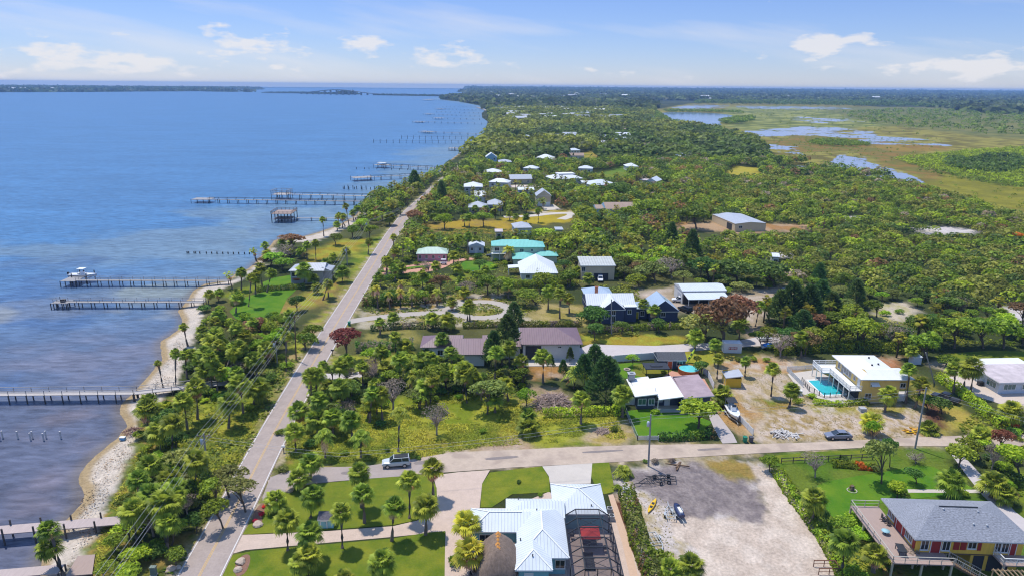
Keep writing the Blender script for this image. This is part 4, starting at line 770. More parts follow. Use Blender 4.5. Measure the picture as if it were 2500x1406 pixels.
def tiki():
    t = thing('thatched_hut', 'round-ended palm thatched tiki hut against the white metal roof', 'tiki hut', tuple(A.w(-7.9, -17.0)), A.rz)
    mb = MB(); secs = []; n = 28
    for (hx, hy, z) in ((2.75, 4.0, 2.15), (2.65, 3.9, 2.55), (2.1, 3.3, 3.5), (1.35, 2.7, 4.35), (.6, 2.1, 4.95), (.16, 1.75, 5.15)):
        s = []
        for k in range(n):
            a = 2*math.pi*k/n; c, sn = math.cos(a), math.sin(a); e = .62
            s.append((hx*math.copysign(abs(c)**e, c)*(1+.03*random.uniform(-1, 1)), hy*math.copysign(abs(sn)**e, sn)*(1+.03*random.uniform(-1, 1)), z+random.uniform(-.05, .05)))
        secs.append(s)
    mb.loft(secs); mb.build('thatch_roof', THATCH, t)
    fr = MB(); 
    for i in range(900):
        k = random.random()*2*math.pi; l = random.random(); hx, hy, z = 2.8-l*2.4, 4.05-l*2.1, 2.15+l*2.9
        c, s = math.cos(k), math.sin(k); x, y = hx*math.copysign(abs(c)**.62, c), hy*math.copysign(abs(s)**.62, s); d = Vector((x, y, 0)).normalized()
        p = Vector((x, y, z+.03)); q = p+d*random.uniform(.25, .5)+Vector((0, 0, -random.uniform(.3, .55))); sd = Vector((-d.y, d.x, 0))*.05
        fr.face([p-sd, p+sd, q+sd*.3, q-sd*.3])
    fr.build('thatch_fringe', THATCH, t)
    rc = MB()
    for i in range(5):
        y = -1.6+i*.72; rc.face([(-.34, y, 5.02), (0, y+.25, 5.25), (0, y+.72, 5.3), (-.34, y+.5, 5.06)]); rc.face([(0, y+.25, 5.25), (.34, y, 5.02), (.34, y+.5, 5.06), (0, y+.72, 5.3)])
    rc.build('ridge_boards', mat('orange_ridge_board', (.50, .22, .05), .8, .1, 2), t)
    for x in (-2.2, 2.2):
        for y in (-3.3, 0, 3.3): p = MB(); p.tube([(x, y, 0), (x, y, 2.4)], .12, 8); p.build('post', WOODB, t)
    b = MB(); b.box(-2.0, 2.2, -3.5, -2.9, 0.06, 1.1); b.box(-2.1, 2.3, -3.6, -2.8, 1.1, 1.16); b.build('bar_counter', mat('orange_timber', (.50, .26, .07), .7, .1, 2), t)
tiki()
# ---- raised yellow house under grey shingles
B = House('stilt_house', 'yellow house on posts with a wide grey shingle roof and red doors', 'house', (2234.4, 1316.1), (2500, 1324.8), None, 5.2, -2.2)
B.block(0, 15.6, 0, 9.5, 5.2, 2.15, over=.9, z0=2.62, wmi=0)
B.wall.box(8.3, 14.6, 1.0, 8.5, 0, 2.6, 0)
B.finish([R_GREY, mat('grey_fascia', (.5, .5, .5), .6)], W_YEL)
B.part('floor_slab', WOODB, lambda mb: mb.box(.9, 14.7, .9, 8.6, 2.42, 2.6))
B.part('deck', WOODD, lambda mb: (mb.box(-3.3, .88, -1.6, 11.2, 2.5, 2.66), mb.box(.882, 4.6, -1.6, .88, 2.5, 2.66)))
B.part('balcony', WOODD, lambda mb: mb.box(11.0, 16, -1.3, .88, 2.5, 2.66))
B.part('deck_railing', mat('grey_green_rail', (.42, .39, .33), .8, .1, 2), lambda mb: (rail(mb, [(.8, 11.1, 2.66), (-3.25, 11.1, 2.66), (-3.25, -1.55, 2.66), (4.5, -1.55, 2.66)], 1.0, 1.7, .0, .07)))
B.part('balcony_railing', T_WHITE, lambda mb: rail(mb, [(11.05, .8, 2.66), (11.05, -1.25, 2.66), (16, -1.25, 2.66)], 1.0, 1.6, .16))
for x, y in ((-3.2, 11), (-3.2, 6.8), (-3.2, 2.6), (-3.2, -1.5), (.6, -1.5), (4.4, -1.5), (.95, 4), (.95, 8.4), (.95, .95), (5, .95), (11.2, -1.2), (15.8, -1.2)): B.part('post', mat('pale_post', (.48, .42, .30), .8, .1, 2), lambda mb: mb.box(x-.11, x+.11, y-.11, y+.11, 0, 2.5))
def stairs(mb):
    for k in range(14): x = 4.6+k*.33; z = 2.6-k*.19; mb.box(x, x+.36, -1.5, -.2, z-.05, z)
    mb.bar((4.6, -1.5, 2.5), (9.3, -1.5, -.1), .06, .25); mb.bar((4.6, -.2, 2.5), (9.3, -.2, -.1), .06, .25)
B.part('staircase', WOODB, stairs)
B.part('stair_railing', mat('grey_green_rail', (.4, .4, .3)), lambda mb: (rail(mb, [(4.65, -1.55, 2.6), (9.2, -1.55, .05)], 1.0, 1.3, .3), rail(mb, [(4.65, -.15, 2.6), (9.2, -.15, .05)], 1.0, 1.3, .3)))
for u, wd in ((.98, .0),):
    B.win('f', .9, 1.5, 3.1, .9, 1.6); B.door('f', .9, 2.8, 1.2, 2.1, T_RED, 2.66); B.win('f', .9, 4.3, 3.1, .9, 1.6); B.win('f', .9, 7.6, 3.5, 1.0, .9); B.win('f', .9, 12.0, 3.1, .8, 1.6); B.door('f', .9, 13.1, .7, 2.1, T_RED, 2.66); B.win('f', .9, 11.1, 3.1, .7, 1.6)
for u in (5.7, 6.6, 8.85, 12.9): B.part('shutter', T_RED, lambda mb: mb.box(u, u+.75 if u != 8.85 else u+.45, .83, .898, 3.2, 4.7))
B.part('shutter', T_RED, lambda mb: mb.box(6.98, 7.35, .82, .897, 3.3, 4.6))
for u in (2.0, 2.9, 6.8, 7.7): B.win('l', .9, u-.0, 3.2, .75, 1.5)
B.door('l', .9, 4.6, 1.5, 2.1, T_RED, 2.66); B.part('shutter', T_RED, lambda mb: mb.box(.83, .898, 1.2, 1.75, 2.75, 4.8)); B.part('shutter', T_RED, lambda mb: mb.box(.83, .898, 3.8, 4.4, 2.75, 4.8)); B.part('shutter', T_RED, lambda mb: mb.box(.83, .898, 6.2, 6.6, 2.75, 4.8)); B.part('shutter', T_RED, lambda mb: mb.box(.83, .898, 8.55, 8.6, 2.75, 4.8))
B.part('garage_opening_shade', T_SHADOW, lambda mb: (mb.box(8.7, 10.1, .95, .996, 0, 2.3), mb.box(10.6, 13.4, .95, .996, 0, 2.35)))  # dark slabs on the wall stand in for the shaded garage depth
B.part('ridge_vent', T_DARK, lambda mb: mb.box(5.2, 10.4, 4.55, 4.7, 7.27, 7.37))
for x, y, z in ((5.6, 4.2, 7.05), (10.1, 4.0, 6.95), (8.6, 2.2, 6.2), (10.3, 2.1, 6.15)): B.part('roof_vent', mat('galvanised_vent', (.5, .52, .54), .4, .1, 2), lambda mb: (mb.tube([(x, y, z-.3), (x, y, z+.12)], (.09), 8), mb.lathe([(.01, z+.25), (.15, z+.18), (.13, z+.12)], 10, c=(x, y))))
def furn(kind, label, x, y, z, rz=0):
    t = thing(kind, label, 'chair' if 'chair' in kind else 'table', tuple(B.w(x, y, z)), B.rz+rz)
    if 'chair' in kind:
        q = MB(); q.box(-.28, .28, -.26, .26, .4, .46); q.build('seat', T_DARK, t); q = MB(); q.box(-.28, .28, .22, .28, .46, 1.1); q.build('backrest', T_DARK, t)
        for s in (-.26, .26):
            q = MB(); q.bar((s, -.4, .03), (s, .45, .03), .05); q.bar((s, -.25, .03), (s, -.25, .42), .05); q.bar((s, .24, .03), (s, .24, .42), .05); q.build('rocker', T_DARK, t)
    else:
        q = MB(); q.box(-.9, .9, -.5, .5, .72, .78); q.build('table_top', T_DARK, t)
        for a in (-.8, .8):
            for b in (-.4, .4): q = MB(); q.box(a-.04, a+.04, b-.04, b+.04, 0, .72); q.build('leg', T_DARK, t)
furn('rocking_chair', 'dark rocking chair on the deck nearest the red shutter', .15, 6.7, 2.66, 1.5); furn('rocking_chair', 'dark rocking chair on the deck set a little behind its twin', -.1, 7.7, 2.66, 1.5); furn('deck_table', 'black rectangular table on the deck corner above the bare shrub', -1.2, .6, 2.66, 1.4)
rt = thing('round_table', 'small pale blue round table on the raised wooden deck', 'table', tuple(B.w(-1.3, 4.6, 2.66)), 0); q = MB(); q.lathe([(.01, .52), (.55, .52), (.55, .47), (.01, .46)], 16); q.build('table_top', mat('sea_blue_paint', (.3, .5, .55), .6), rt); q = MB(); q.tube([(0, 0, 0), (0, 0, .47)], .06, 8); q.build('leg', T_DARK, rt)
pg = thing('pergola', 'open timber pergola in front of the raised yellow house', 'pergola', tuple(B.w(9.6, -3.6)), B.rz); q = MB()
for k in range(7): q.bar((k*.6, 0, 2.3), (k*.6, 2.0, 2.3), .07, .16)
q.bar((-.2, .1, 2.15), (3.9, .1, 2.15), .08, .16); q.bar((-.2, 1.9, 2.15), (3.9, 1.9, 2.15), .08, .16); q.build('rafters', mat('tan_timber', (.42, .30, .18), .8, .1, 2), pg)
for x in (0, 3.6):
    for y in (.1, 1.9): q = MB(); q.box(x-.06, x+.06, y-.06, y+.06, 0, 2.15); q.build('post', mat('tan_timber', (1, 1, 1)), pg)
# ---- yellow house with the swimming pool
H = House('pool_house', 'two-storey yellow house with white roof and long balcony above the pool', 'house', (2104.9, 926.1), (2217.5, 926.9), None, 5.4, .3)
H.block(-.2, 9.2, 0, 13.2, 5.4, 1.0, kind='hip', axis='y', over=.8, z0=0); H.block(2, 11, 0.3, 6.2, 5.38, .85, kind='hip', over=.8, z0=2.7, h0=False)
H.finish([R_FLATW, T_WHITE], W_PYEL)
H.part('balcony', T_WHITE, lambda mb: (mb.box(-2.0, .58, .4, 9.5, 2.62, 2.8), mb.box(-3.8, .58, 9.502, 14.2, 2.62, 2.8), mb.box(.582, 5, 12.45, 14.2, 2.62, 2.8)))
H.part('balcony_railing', T_WHITE, lambda mb: rail(mb, [(.5, .45, 2.8), (-1.95, .45, 2.8), (-1.95, 9.5, 2.8), (-3.75, 9.55, 2.8), (-3.75, 14.1, 2.8), (2, 14.1, 2.8)], 1.0, 1.5, .14, .08))
for y in (.6, 2.9, 5.2, 7.5, 9.6): H.part('post', T_WHITE, lambda mb: mb.box(-1.95, -1.8, y, y+.15, 0, 2.62))
for y in (9.7, 12, 14): H.part('post', T_WHITE, lambda mb: mb.box(-3.7, -3.55, y-.1, y+.05, 0, 2.62))
for u in (5.5, 6.6, 7.7, 8.8, 10.4): H.win('l', .6, u, 3.4 if u != 8.8 else 2.9, .85, 1.3 if u != 8.8 else 2.0)
H.win('l', .6, 3.6, 3.7, .7, .7); H.door('l', .6, 1.6, .9, 2.0, T_WHITE, 2.82)
H.part('screened_porch', mat('dark_screen', (.05, .05, .055), .9), lambda mb: mb.box(.5, .596, 1.5, 12, .1, 2.5))
H.win('f', .8, 8.5, 3.4, 1.0, .9); H.win('f', .8, 1.6, .9, 1.2, 1.0); H.win('f', .8, 5.2, .9, 1.0, .9); H.win('f', .8, 2.4, 3.6, 1.1, .8)
H.part('awning', T_WHITE, lambda mb: mb.add([(2.2, .78, 4.5), (3.9, .78, 4.5), (3.9, -.2, 4.0), (2.2, -.2, 4.0), (2.2, .78, 4.46), (3.9, .78, 4.46), (3.9, -.2, 3.96), (2.2, -.2, 3.96)], [(0, 3, 2, 1), (4, 5, 6, 7), (0, 1, 5, 4), (2, 3, 7, 6), (0, 4, 7, 3), (1, 2, 6, 5)]))
for x in (10.0,): H.part('post', T_WHITE, lambda mb: (mb.box(x, x+.15, 1.2, 1.35, 0, 4.5),))
for x, y, z in ((6.2, 9.8, 6.1), (6.5, 6.4, 6.05), (4.4, 5, 6.4)): H.part('roof_vent', T_DARK, lambda mb: mb.lathe([(.01, z+.3), (.2, z+.25), (.18, z-.1)], 8, c=(x, y)))
po = [at(2010, 964), at(2063, 962), at(2022, 928), at(1973, 929)]
pool = thing('swimming_pool', 'rectangular turquoise swimming pool beside the yellow balcony house', 'pool', tuple(po[0]))
q = MB(); ctr = sum(po, Vector())/4; inn = [p-po[0] for p in po]; out = [(p-ctr)*1.14+ctr-po[0] for p in po]
q.add([(p.x, p.y, .10) for p in inn]+[(p.x, p.y, .10) for p in out], [(i, 4+i, 4+(i+1) % 4, (i+1) % 4)[::-1] for i in range(4)]); q.build('coping', T_WHITE, pool)
q = MB(); q.face([(p.x, p.y, .08) for p in inn]); q.build('water_surface', mat('pool_water', (.03, .42, .46), .12, .12, .6, .1, spec=.5), pool)
KEEP.append(np.array([(p.x, p.y) for p in po]))
def fence(name, label, px, h, m, step=2.0, style='panel', cat='fence', zoff=0, group=None):
    pts = [at(*p) for p in px]; t = thing(name, label, cat, tuple(pts[0]), 0, group); pts = [p-pts[0] for p in pts]; f = MB()
    for a, b in zip(pts, pts[1:]):
        L = (b-a).length
        if style == 'panel': f.bar(a+Vector((0, 0, h*.52)), b+Vector((0, 0, h*.52)), .05, h*.92)
        elif style == 'picket':
            for k in range(int(L/.16)): p = a+(b-a)*(k+.5)/int(L/.16); f.box(p.x-.04, p.x+.04, p.y-.012, p.y+.012, .08, h)
            for z in (.25, .75): f.bar(a+Vector((0, .03, h*z)), b+Vector((0, .03, h*z)), .03, .07)
        elif style == 'rail':
            for z in (.45, .95): f.bar(a+Vector((0, 0, h*z)), b+Vector((0, 0, h*z)), .06, .12)
        else:
            for z in (.08, .97): f.bar(a+Vector((0, 0, h*z)), b+Vector((0, 0, h*z)), .035)
            for k in range(int(L/.3)): p = a+(b-a)*(k+.5)/int(L/.3); f.box(p.x-.012, p.x+.012, p.y-.012, p.y+.012, .1, h)
    f.build({'panel': 'panel', 'picket': 'pickets', 'rail': 'rails'}.get(style, 'bars'), m, t)
    for a, b in zip(pts, pts[1:]):
        n = max(1, round((b-a).length/step))
        for k in range(n+1): p = a+(b-a)*k/n; q = MB(); q.box(p.x-.055, p.x+.055, p.y-.056, p.y+.056, 0, h+.06); q.build('post', m, t)
    return t
fence('pool_fence', 'thin black mesh safety fence round the turquoise pool', [(1957, 932), (1975, 955), (2012, 971), (2068, 968)], 1.15, T_DARK, 1.2, 'bars')
fence('vinyl_fence', 'white slatted fence at the far end of the yellow house pool deck', [(1921, 905), (1988, 900)], 1.1, T_WHITE, 2, 'picket'); fence('vinyl_fence', 'white slatted fence along the outer side of the pool deck', [(1921, 906), (1960, 945)], 1.1, T_WHITE, 2, 'picket')
# ---- dark house with the half white, half mauve roof
D = House('slate_house', 'dark slate house whose low roof is half white and half mauve', 'house', (1549.7, 966.7), (1659, 966), None, 3.0, 2.6)
D.block(0, 4.6, -.2, 8.4, 3.0, .55, kind='shed', over=.6); D.block(4.6, 9.4, -1.6, 8.4, 2.97, .62, kind='shed', over=.6, wall=False); D.block(9.4, 15.6, -1.3, 9.2, 3.06, .5, kind='shed', over=.6, mi=2)
D.wall.box(4.2, 9.3, 1.6, 7.7, 0, 2.75, 0)
D.finish([R_FLATW, T_WHITE, R_MAUVE], W_DARK)
D.win('f', .4, .9, 1.0, 1.5, 1.2, gm=GLASSG); D.win('f', .4, 3.0, 1.0, 1.1, 1.2, gm=GLASSG); D.door('f', 1.6, 6.6, .95, 2.05, T_WHITE); D.win('f', 1.6, 4.8, 1.1, 1.2, 1.0)
D.part('porch_slab', M_CONC, lambda mb: mb.box(4.1, 9.3, -1.3, 1.6, 0.055, .14)); D.part('porch_wall', W_GREY, lambda mb: mb.box(4.4, 9.2, -1.2, -1.05, .14, .75))
for x in (4.5, 9.1): D.part('post', T_WHITE, lambda mb: mb.box(x-.06, x+.06, -1.16, -1.04, .75, 2.8))
D.part('chimney', W_GREY, lambda mb: (mb.box(.2, 1.5, 7.0, 8.1, 3.2, 4.6), mb.box(.05, 1.65, 6.85, 8.25, 4.6, 4.72), mb.box(.5, 1.2, 7.3, 7.8, 4.72, 4.95)))
D.part('vent_pipe', T_WHITE, lambda mb: mb.tube([(4.4, 1.2, 2.9), (4.4, 1.2, 4.2)], .05, 6))
gz = thing('gazebo', 'flat black roofed gazebo behind the dark slate house', 'gazebo', tuple(at(1578, 925)), D.rz); q = MB(); q.box(-.3, 5.2, 0, 3.6, 2.25, 2.4); q.box(1.2, 3.8, 1.2, 2.4, 2.4, 2.55); q.build('roof', T_DARK, gz)
for x in (0, 4.9):
    for y in (.2, 3.4): q = MB(); q.box(x-.06, x+.06, y-.06, y+.06, 0, 2.25); q.build('post', T_DARK, gz)
S = House('garden_shed', 'dark slate garden shed with an orange door and shingle roof', 'shed', (1607.6, 879.1), (1682, 879.1), None, 2.2, 1.0); S.block(-.1, 6.6, 0, 5.0, 2.2, 1.1, kind='gable', over=.25, axis='x'); S.finish([roof_mat('dark_shingle_roof', (.085, .09, .1), .26, .3, .85, True), T_WHITE], W_DARK)
S.door('f', .25, 2.3, .95, 1.85, T_ORANGE); S.win('f', .25, 4.4, .9, 1.2, .9)
pl = thing('round_pool', 'round above-ground pool with brown sides beside the dark shed', 'pool', tuple(at(1681, 910))); q = MB(); n = 28; q.lathe([(2.35, .05), (2.4, 1.15), (2.45, 1.2), (2.25, 1.2), (2.22, .95)], n); q.build('pool_wall', mat('cedar_pool_wall', (.36, .15, .05), .8, .15, 2), pl); q = MB(); q.face([(2.23*math.cos(2*math.pi*k/n), 2.23*math.sin(2*math.pi*k/n), 1.05) for k in range(n)]); q.build('water_surface', mat('pale_pool_water', (.12, .55, .55), .12, .1, 1, .1, spec=.5), pl)
KEEP.append(np.array([(at(1681, 910).x+3*math.cos(a), at(1681, 910).y+3*math.sin(a)) for a in np.linspace(0, 6.2, 9)])); PROT.append((1650, 890, 1710, 915, 130))
Y = House('tool_shed', 'small yellow shed with a pale sloping roof on the sandy lot', 'shed', (1775, 921.9), (1814, 919.0), None, 2.3, -3); Y.block(-.2, 3.4, 0, 3.8, 2.3, .55, kind='shed', over=.2); Y.finish([R_LGREY, T_WHITE], mat('bright_yellow_wall', (.66, .42, .035), .75, .05, 1)); Y.door('l', 0, 1.0, 1.0, 1.9, mat('yellow_shed_door', (.58, .36, .03)))
def pod():
    a = at(1766, 862); t = thing('storage_container', 'white portable storage box with red lettered panel beside the lane', 'storage container', tuple(a), R_(-3)); m = mat('container_white', (.66, .66, .66), .6, .03, 1); q = MB(); q.box(0, 4.3, 0, 2.4, .12, 2.55)
    for k in range(10): q.box(.2+k*.43, .25+k*.43, -.02, 0, .2, 2.4)
    q.build('box', m, t); q = MB(); q.box(-.04, 4.34, -.04, 2.44, 2.552, 2.62); q.build('lid', m, t)
    q = MB(); q.box(1.15, 3.2, -.04, -.022, 1.05, 1.72); p = q.build('sign_panel', mat('sign_red', (.36, .02, .03), .6, .03, 2), t)
    L = {'P': ['110', '101', '110', '100', '100'], 'O': ['111', '101', '101', '101', '111'], 'D': ['110', '101', '101', '101', '110'], 'S': ['111', '100', '111', '001', '111']}; q = MB()
    for i, c in enumerate('PODS'):
        for r, row in enumerate(L[c]):
            for k, b in enumerate(row):
                if b == '1': q.box(1.28+i*.47+k*.12, 1.4+i*.47+k*.12, -.052, -.042, 1.55-r*.095-.0, 1.645-r*.095)
    q.build('lettering', T_WHITE, p)
    KEEP.append(np.array([(a.x-.5, a.y-.8), (a.x+5, a.y-.8), (a.x+5, a.y+3), (a.x-.5, a.y+3)])); PROT.append((1756, 832, 1815, 866, a.y))
pod()
fence('privacy_fence', 'tall white vinyl fence behind the dark shed along the lane', [(1500, 884), (1607, 876)], 1.8, mat('white_vinyl', (.68, .69, .70), .6, .02, 2), 2.4); fence('privacy_fence', 'white vinyl fence running from the round pool past the yellow shed', [(1717, 912), (1727, 918), (1742, 950)], 1.5, mat('white_vinyl', (.66, .67, .68)), 2.4); fence('privacy_fence', 'white vinyl fence beside the boat trailer running to the street', [(1770, 985), (1800, 1022), (1838, 1062)], 1.3, mat('white_vinyl', (.66, .67, .68)), 2.2)
fence('privacy_fence', 'short white fence panel joining the left end of the dark slate house', [(1522, 988), (1549, 988)], 1.7, mat('white_vinyl', (.66, .67, .68)), 2.4)
fence('picket_fence', 'short white picket fence by the street at the foot of the pole', [(1556, 1074), (1607, 1074)], .95, T_WHITE, 1.8, 'picket'); fence('wire_fence', 'thin grey wire fence along the left side of the bright lawn', [(1525, 1000), (1540, 1036), (1556, 1074)], 1.1, mat('galvanised_wire', (.4, .42, .44), .5), 2.5, 'bars')
fence('rail_fence', 'dark two-rail garden fence along the street right of the gravel yard', [(1907, 1131), (2050, 1124), (2130, 1121)], 1.1, DARKW, 2.2, 'rail')
# ---- plum roofed house
G = House('plum_roof_house', 'long white walled house with plum coloured metal roofs behind the dark pine', 'house', (1271, 840.3), (1424.5, 839.4), None, 4.2, 2.0)
G.block(0, 14.6, 0, 11.6, 4.2, 2.1, over=.6, h0=False); G.block(-9, .4, 1.5, 9, 3.1, 1.5, kind='gable', axis='x', over=.4); G.block(-16, -8, -3.2, 7.4, 3.0, 1.9, over=.5, axis='x', kind='gable'); G.block(-23.6, -13.6, 1.4, 9.2, 3.0, 1.6, over=.5, h1=False)
G.finish([R_PURP, mat('plum_trim', (.25, .2, .2), .6)], W_WHITE)
G.part('carport_opening_shade', T_SHADOW, lambda mb: mb.box(1.2, 4.9, .55, .597, 0.1, 3.6)); G.win('f', -2.7, -15, .9, 1.4, 1.2); G.win('f', 1.9, -19.5, .9, 1.2, 1.2); G.win('f', 1.9, -22.4, .1, 1.0, 2.1); G.win('f', .6, 8.9, 3.1, .7, .35)  # carport shade laid on the wall as a dark slab
G.part('concrete_apron', M_CONC, lambda mb: mb.box(-1, 14, -3.2, .5, .02, .1))
fence('side_wall', 'low white wall between the plum roofed house and the lane', [(1424, 862), (1440, 880), (1505, 878)], .9, W_WHITE, 4)
# ---- blue house group
U = House('navy_house', 'navy blue gabled house with white metal roofs and a brick chimney', 'house', (1432, 745), (1553, 745), None, 4.4, 3.0)
U.block(0, 13.6, 0, 7.4, 4.4, 2.3, kind='gable', axis='x', over=.4); U.block(3.6, 10.2, -3.2, 3.6, 4.1, 2.7, kind='gable', axis='y', over=.3); U.block(1.0, 9.4, 9, 17, 4.2, 1.7, mi=2, over=.4); U.block(13.4, 17.6, .8, 5, 3.0, .7, kind='shed', over=.3, mi=2); U.block(17.2, 25.6, -1.5, 8, 2.9, 3.1, kind='gable', axis='y', over=.35, mi=2); U.block(10.2, 13.7, -1.6, .4, 4.35, .15, kind='shed', over=.1)
U.finish([R_BRIGHT, T_WHITE, R_BLUEG], W_BLUE)
U.win('f', -2.9, 4.6, 1.6, .9, 1.3); U.win('f', -2.9, 6.4, .4, 1.1, 1.7); U.win('f', -2.9, 6.4, 2.6, 1.1, 1.2); U.win('f', -1.5, 11.2, 2.4, 1.0, 1.1); U.win('f', -1.15, 20.6, 1.4, 1.1, 1.2); U.win('f', 1.1, 15.4, .9, 1.0, 1.3); U.win('f', .4, 1.2, 1.6, .9, 1.4); U.door('f', 1.1, 14.0, .9, 2.0, T_YDOOR)
U.part('chimney', mat('chimney_brick', (.30, .12, .07), .9, .15, 4), lambda mb: (mb.box(3.6, 4.4, 7.6, 8.4, 4, 7.2), mb.box(3.5, 4.5, 7.5, 8.5, 7.2, 7.35)))
# ---- white workshop with lean-to
I = House('workshop', 'white metal workshop with an open lean-to carport behind the white car', 'workshop', (1665.7, 710.5), (1763.6, 709.1), None, 4.0, 4.0)
I.block(0, 13.6, 0, 8.2, 4.0, .9, kind='gable', axis='x', over=.15); I.block(.3, 12.8, -5.2, -.01, 3.0, .55, kind='shed', over=.2, wall=False); I.finish([R_WHITE, T_WHITE], W_WHITE)
I.part('carport_back_shade', T_SHADOW, lambda mb: mb.box(.5, 13.2, .05, .14, 0, 2.9)); I.part('garage_door', mat('grey_roller_door', (.45, .47, .5), .6), lambda mb: mb.box(.1, .148, 1.5, 4.5, 0, 2.8))  # dark slab painted in for the shade under the lean-to
for x in (.5, 3.5, 6.5, 9.5, 12.5): I.part('post', T_WHITE, lambda mb: mb.box(x-.07, x+.07, -5.05, -4.9, 0, 2.85))
# ---- cream garage house, white roof house, teal house, pink house, shore house, warehouse
J = House('garage_house', 'cream two-storey house with corrugated roof over an open double garage', 'house', (1417.6, 648.8), (1502.9, 648.8), None, 5.0, 2.0); J.block(0, 11.8, 0, 9.2, 5.0, .9, kind='shed', over=.35); J.finish([R_CORR, T_WHITE], W_CREAM)
J.part('garage_opening_shade', T_SHADOW, lambda mb: mb.box(4.6, 9.4, .3, .347, 0, 2.3)); J.win('f', .35, 3.0, 3.3, 1.9, .9, fm=W_CREAM, gm=W_CREAM); J.win('f', .35, 7.4, 3.3, 1.9, .9, fm=W_CREAM, gm=W_CREAM); J.win('f', .35, .55, 3.0, 1.1, 1.4)  # dark slab in place of the shaded garage inside
K = House('white_roof_house', 'low house with a broad bright white hipped roof and side carport', 'house', (1270, 667.5), (1357, 667.5), None, 2.8, 3); K.block(0, 12.6, 0, 15, 2.8, 3.0, over=.5, axis='y', h1=False); K.block(-3.6, .3, 8, 12, 2.5, .3, kind='shed', over=.2, wall=False); K.finish([R_BRIGHT, T_WHITE], W_WHITE)
for x, y in ((-3.4, 8.2), (-3.4, 11.8)): K.part('post', T_WHITE, lambda mb: mb.box(x-.08, x+.08, y-.08, y+.08, 0, 2.4))
K.win('f', .5, 2, 1, 1.2, 1.1); K.win('f', .5, 7, 1, 1.2, 1.1)
Lh = House('teal_roof_house', 'pale green two-storey house under teal metal roofs', 'house', (1242, 603.5), (1324, 602.8), None, 5.4, 3); Lh.block(-6.3, 7.8, 2, 10, 5.4, 1.5, over=.5, h1=False); Lh.block(0, 13.4, 0, 9, 5.35, 1.6, over=.5); Lh.block(1, 9.5, -7.5, 1, 2.7, 1.6, over=.5); Lh.block(9, 18, -3, 3, 2.7, 1.2, over=.5); Lh.finish([R_TEAL, mat('teal_trim', (.2, .6, .52), .5)], W_PGREEN)
Lh.win('f', .5, 4.2, 3.4, 1.3, 1.2); Lh.win('f', .5, 8.2, 3.7, .8, .8); Lh.win('f', 2.5, -5, 3.3, 1.6, 1.3); Lh.part('porch_railing', T_WHITE, lambda mb: (mb.box(-6.5, -.2, .6, 2.4, 2.6, 2.75), rail(mb, [(-6.4, .7, 2.75), (-.3, .7, 2.75)], 1, 1.5, .2)))
for x in (-6.4, -3.3, -.3): Lh.part('post', T_WHITE, lambda mb: mb.box(x-.1, x+.1, .65, .85, 0, 5.2))
Pk = House('pink_house', 'small pink house with a pale green hipped roof by the brick drive', 'house', (1015.5, 620), (1094, 620), None, 2.9, 2.5); Pk.block(0, 11.6, 0, 7.6, 2.9, 1.7, over=.45); Pk.finish([R_PALEG, T_WHITE], W_PINK)
for u in (1.0, 3.4, 5.9): Pk.win('f', .45, u, .9, .75, 1.3)
Pk.win('f', .45, 8.2, 1.3, .5, .5); Pk.win('f', .45, 9.8, .9, .75, 1.3); Pk.win('l', .45, 2.4, .9, 1, 1.3)
N = House('guest_cottage', 'small white cottage with a pale metal roof behind a palm', 'cottage', (1143, 601.5), (1187, 602), None, 2.8, 3); N.block(0, 6.4, 0, 6.5, 2.8, 1.4, kind='gable', axis='y', over=.4); N.finish([R_WHITE, T_WHITE], W_PALE); N.win('f', .4, 1.0, 1, .8, 1.1); N.win('f', .4, 4.2, 1, .8, 1.1); N.door('f', .4, 2.6, .9, 2, T_WHITE)
O = House('shore_house', 'grey shore house with pale metal roof and a canoe on its wall', 'house', (704, 661.5), (800, 662), None, 4.4, 2.5); O.block(0, 11.3, 0, 8.4, 4.4, 1.6, over=.5, h1=False); O.block(8, 13.2, 1.5, 8, 4.0, 1.2, over=.4, h0=False); O.finish([R_LGREY, T_WHITE], W_GREY)
O.win('l', .5, 2, 2.4, 2, 1.5); O.win('f', .5, .9, 2.4, 2.2, 1.3); O.part('corner_post', T_WHITE, lambda mb: mb.box(.46, .62, .44, .49, 0, 4.1))
cn = thing('wooden_canoe', 'varnished wooden canoe hung on the grey shore house wall', 'canoe', tuple(O.w(.9, .32, 1.0)), O.rz); q = MB(); secs = [[(2.9*t_, -.02-.22*w_*math.cos(a)*(1 if a < 4 else 1), .55+.38*w_*math.sin(a)) for a in np.linspace(-math.pi/2, math.pi/2, 7)] for t_, w_ in ((0, .05), (.12, .55), (.3, .9), (.5, 1), (.7, .9), (.88, .55), (1, .05))]; q.loft(secs, closed=False, cap=False); q.build('hull', mat('varnished_wood', (.42, .13, .03), .4, .1, 2, stretch=(.5, 4, 4)), cn); q = MB(); q.box(.7, 2.2, -.26, -.245, .45, .65); q.build('keel_stripe', T_DARK, cn)
Q = House('warehouse', 'large tan flat-roofed warehouse alone beside the scrub forest', 'warehouse', (1795, 547), (1871, 544.5), None, 3.6, 9); Q.block(0, 15, 0, 24, 3.6, .7, kind='gable', axis='y', over=.1); Q.finish([R_LGREY, W_TAN], W_TAN); Q.part('loading_door', T_SHADOW, lambda mb: mb.box(.05, .098, 3, 8, 0, 2.9)); Q.win('f', .1, 2, 1.6, 1.5, 1)
E2 = House('flat_roof_house', 'pale blue single-storey house with a stained flat roof at the right edge', 'house', (2440.4, 933.8), (2500, 932.5), None, 2.9, 4.0); E2.block(0, 13, 0, 9.0, 2.9, .35, kind='shed', over=.7, mi=0); E2.block(2.6, 14, 8.6, 12.2, 3.05, .25, kind='shed', over=.6, mi=2); E2.finish([R_STAIN, T_WHITE, R_FLATW], W_PALE)
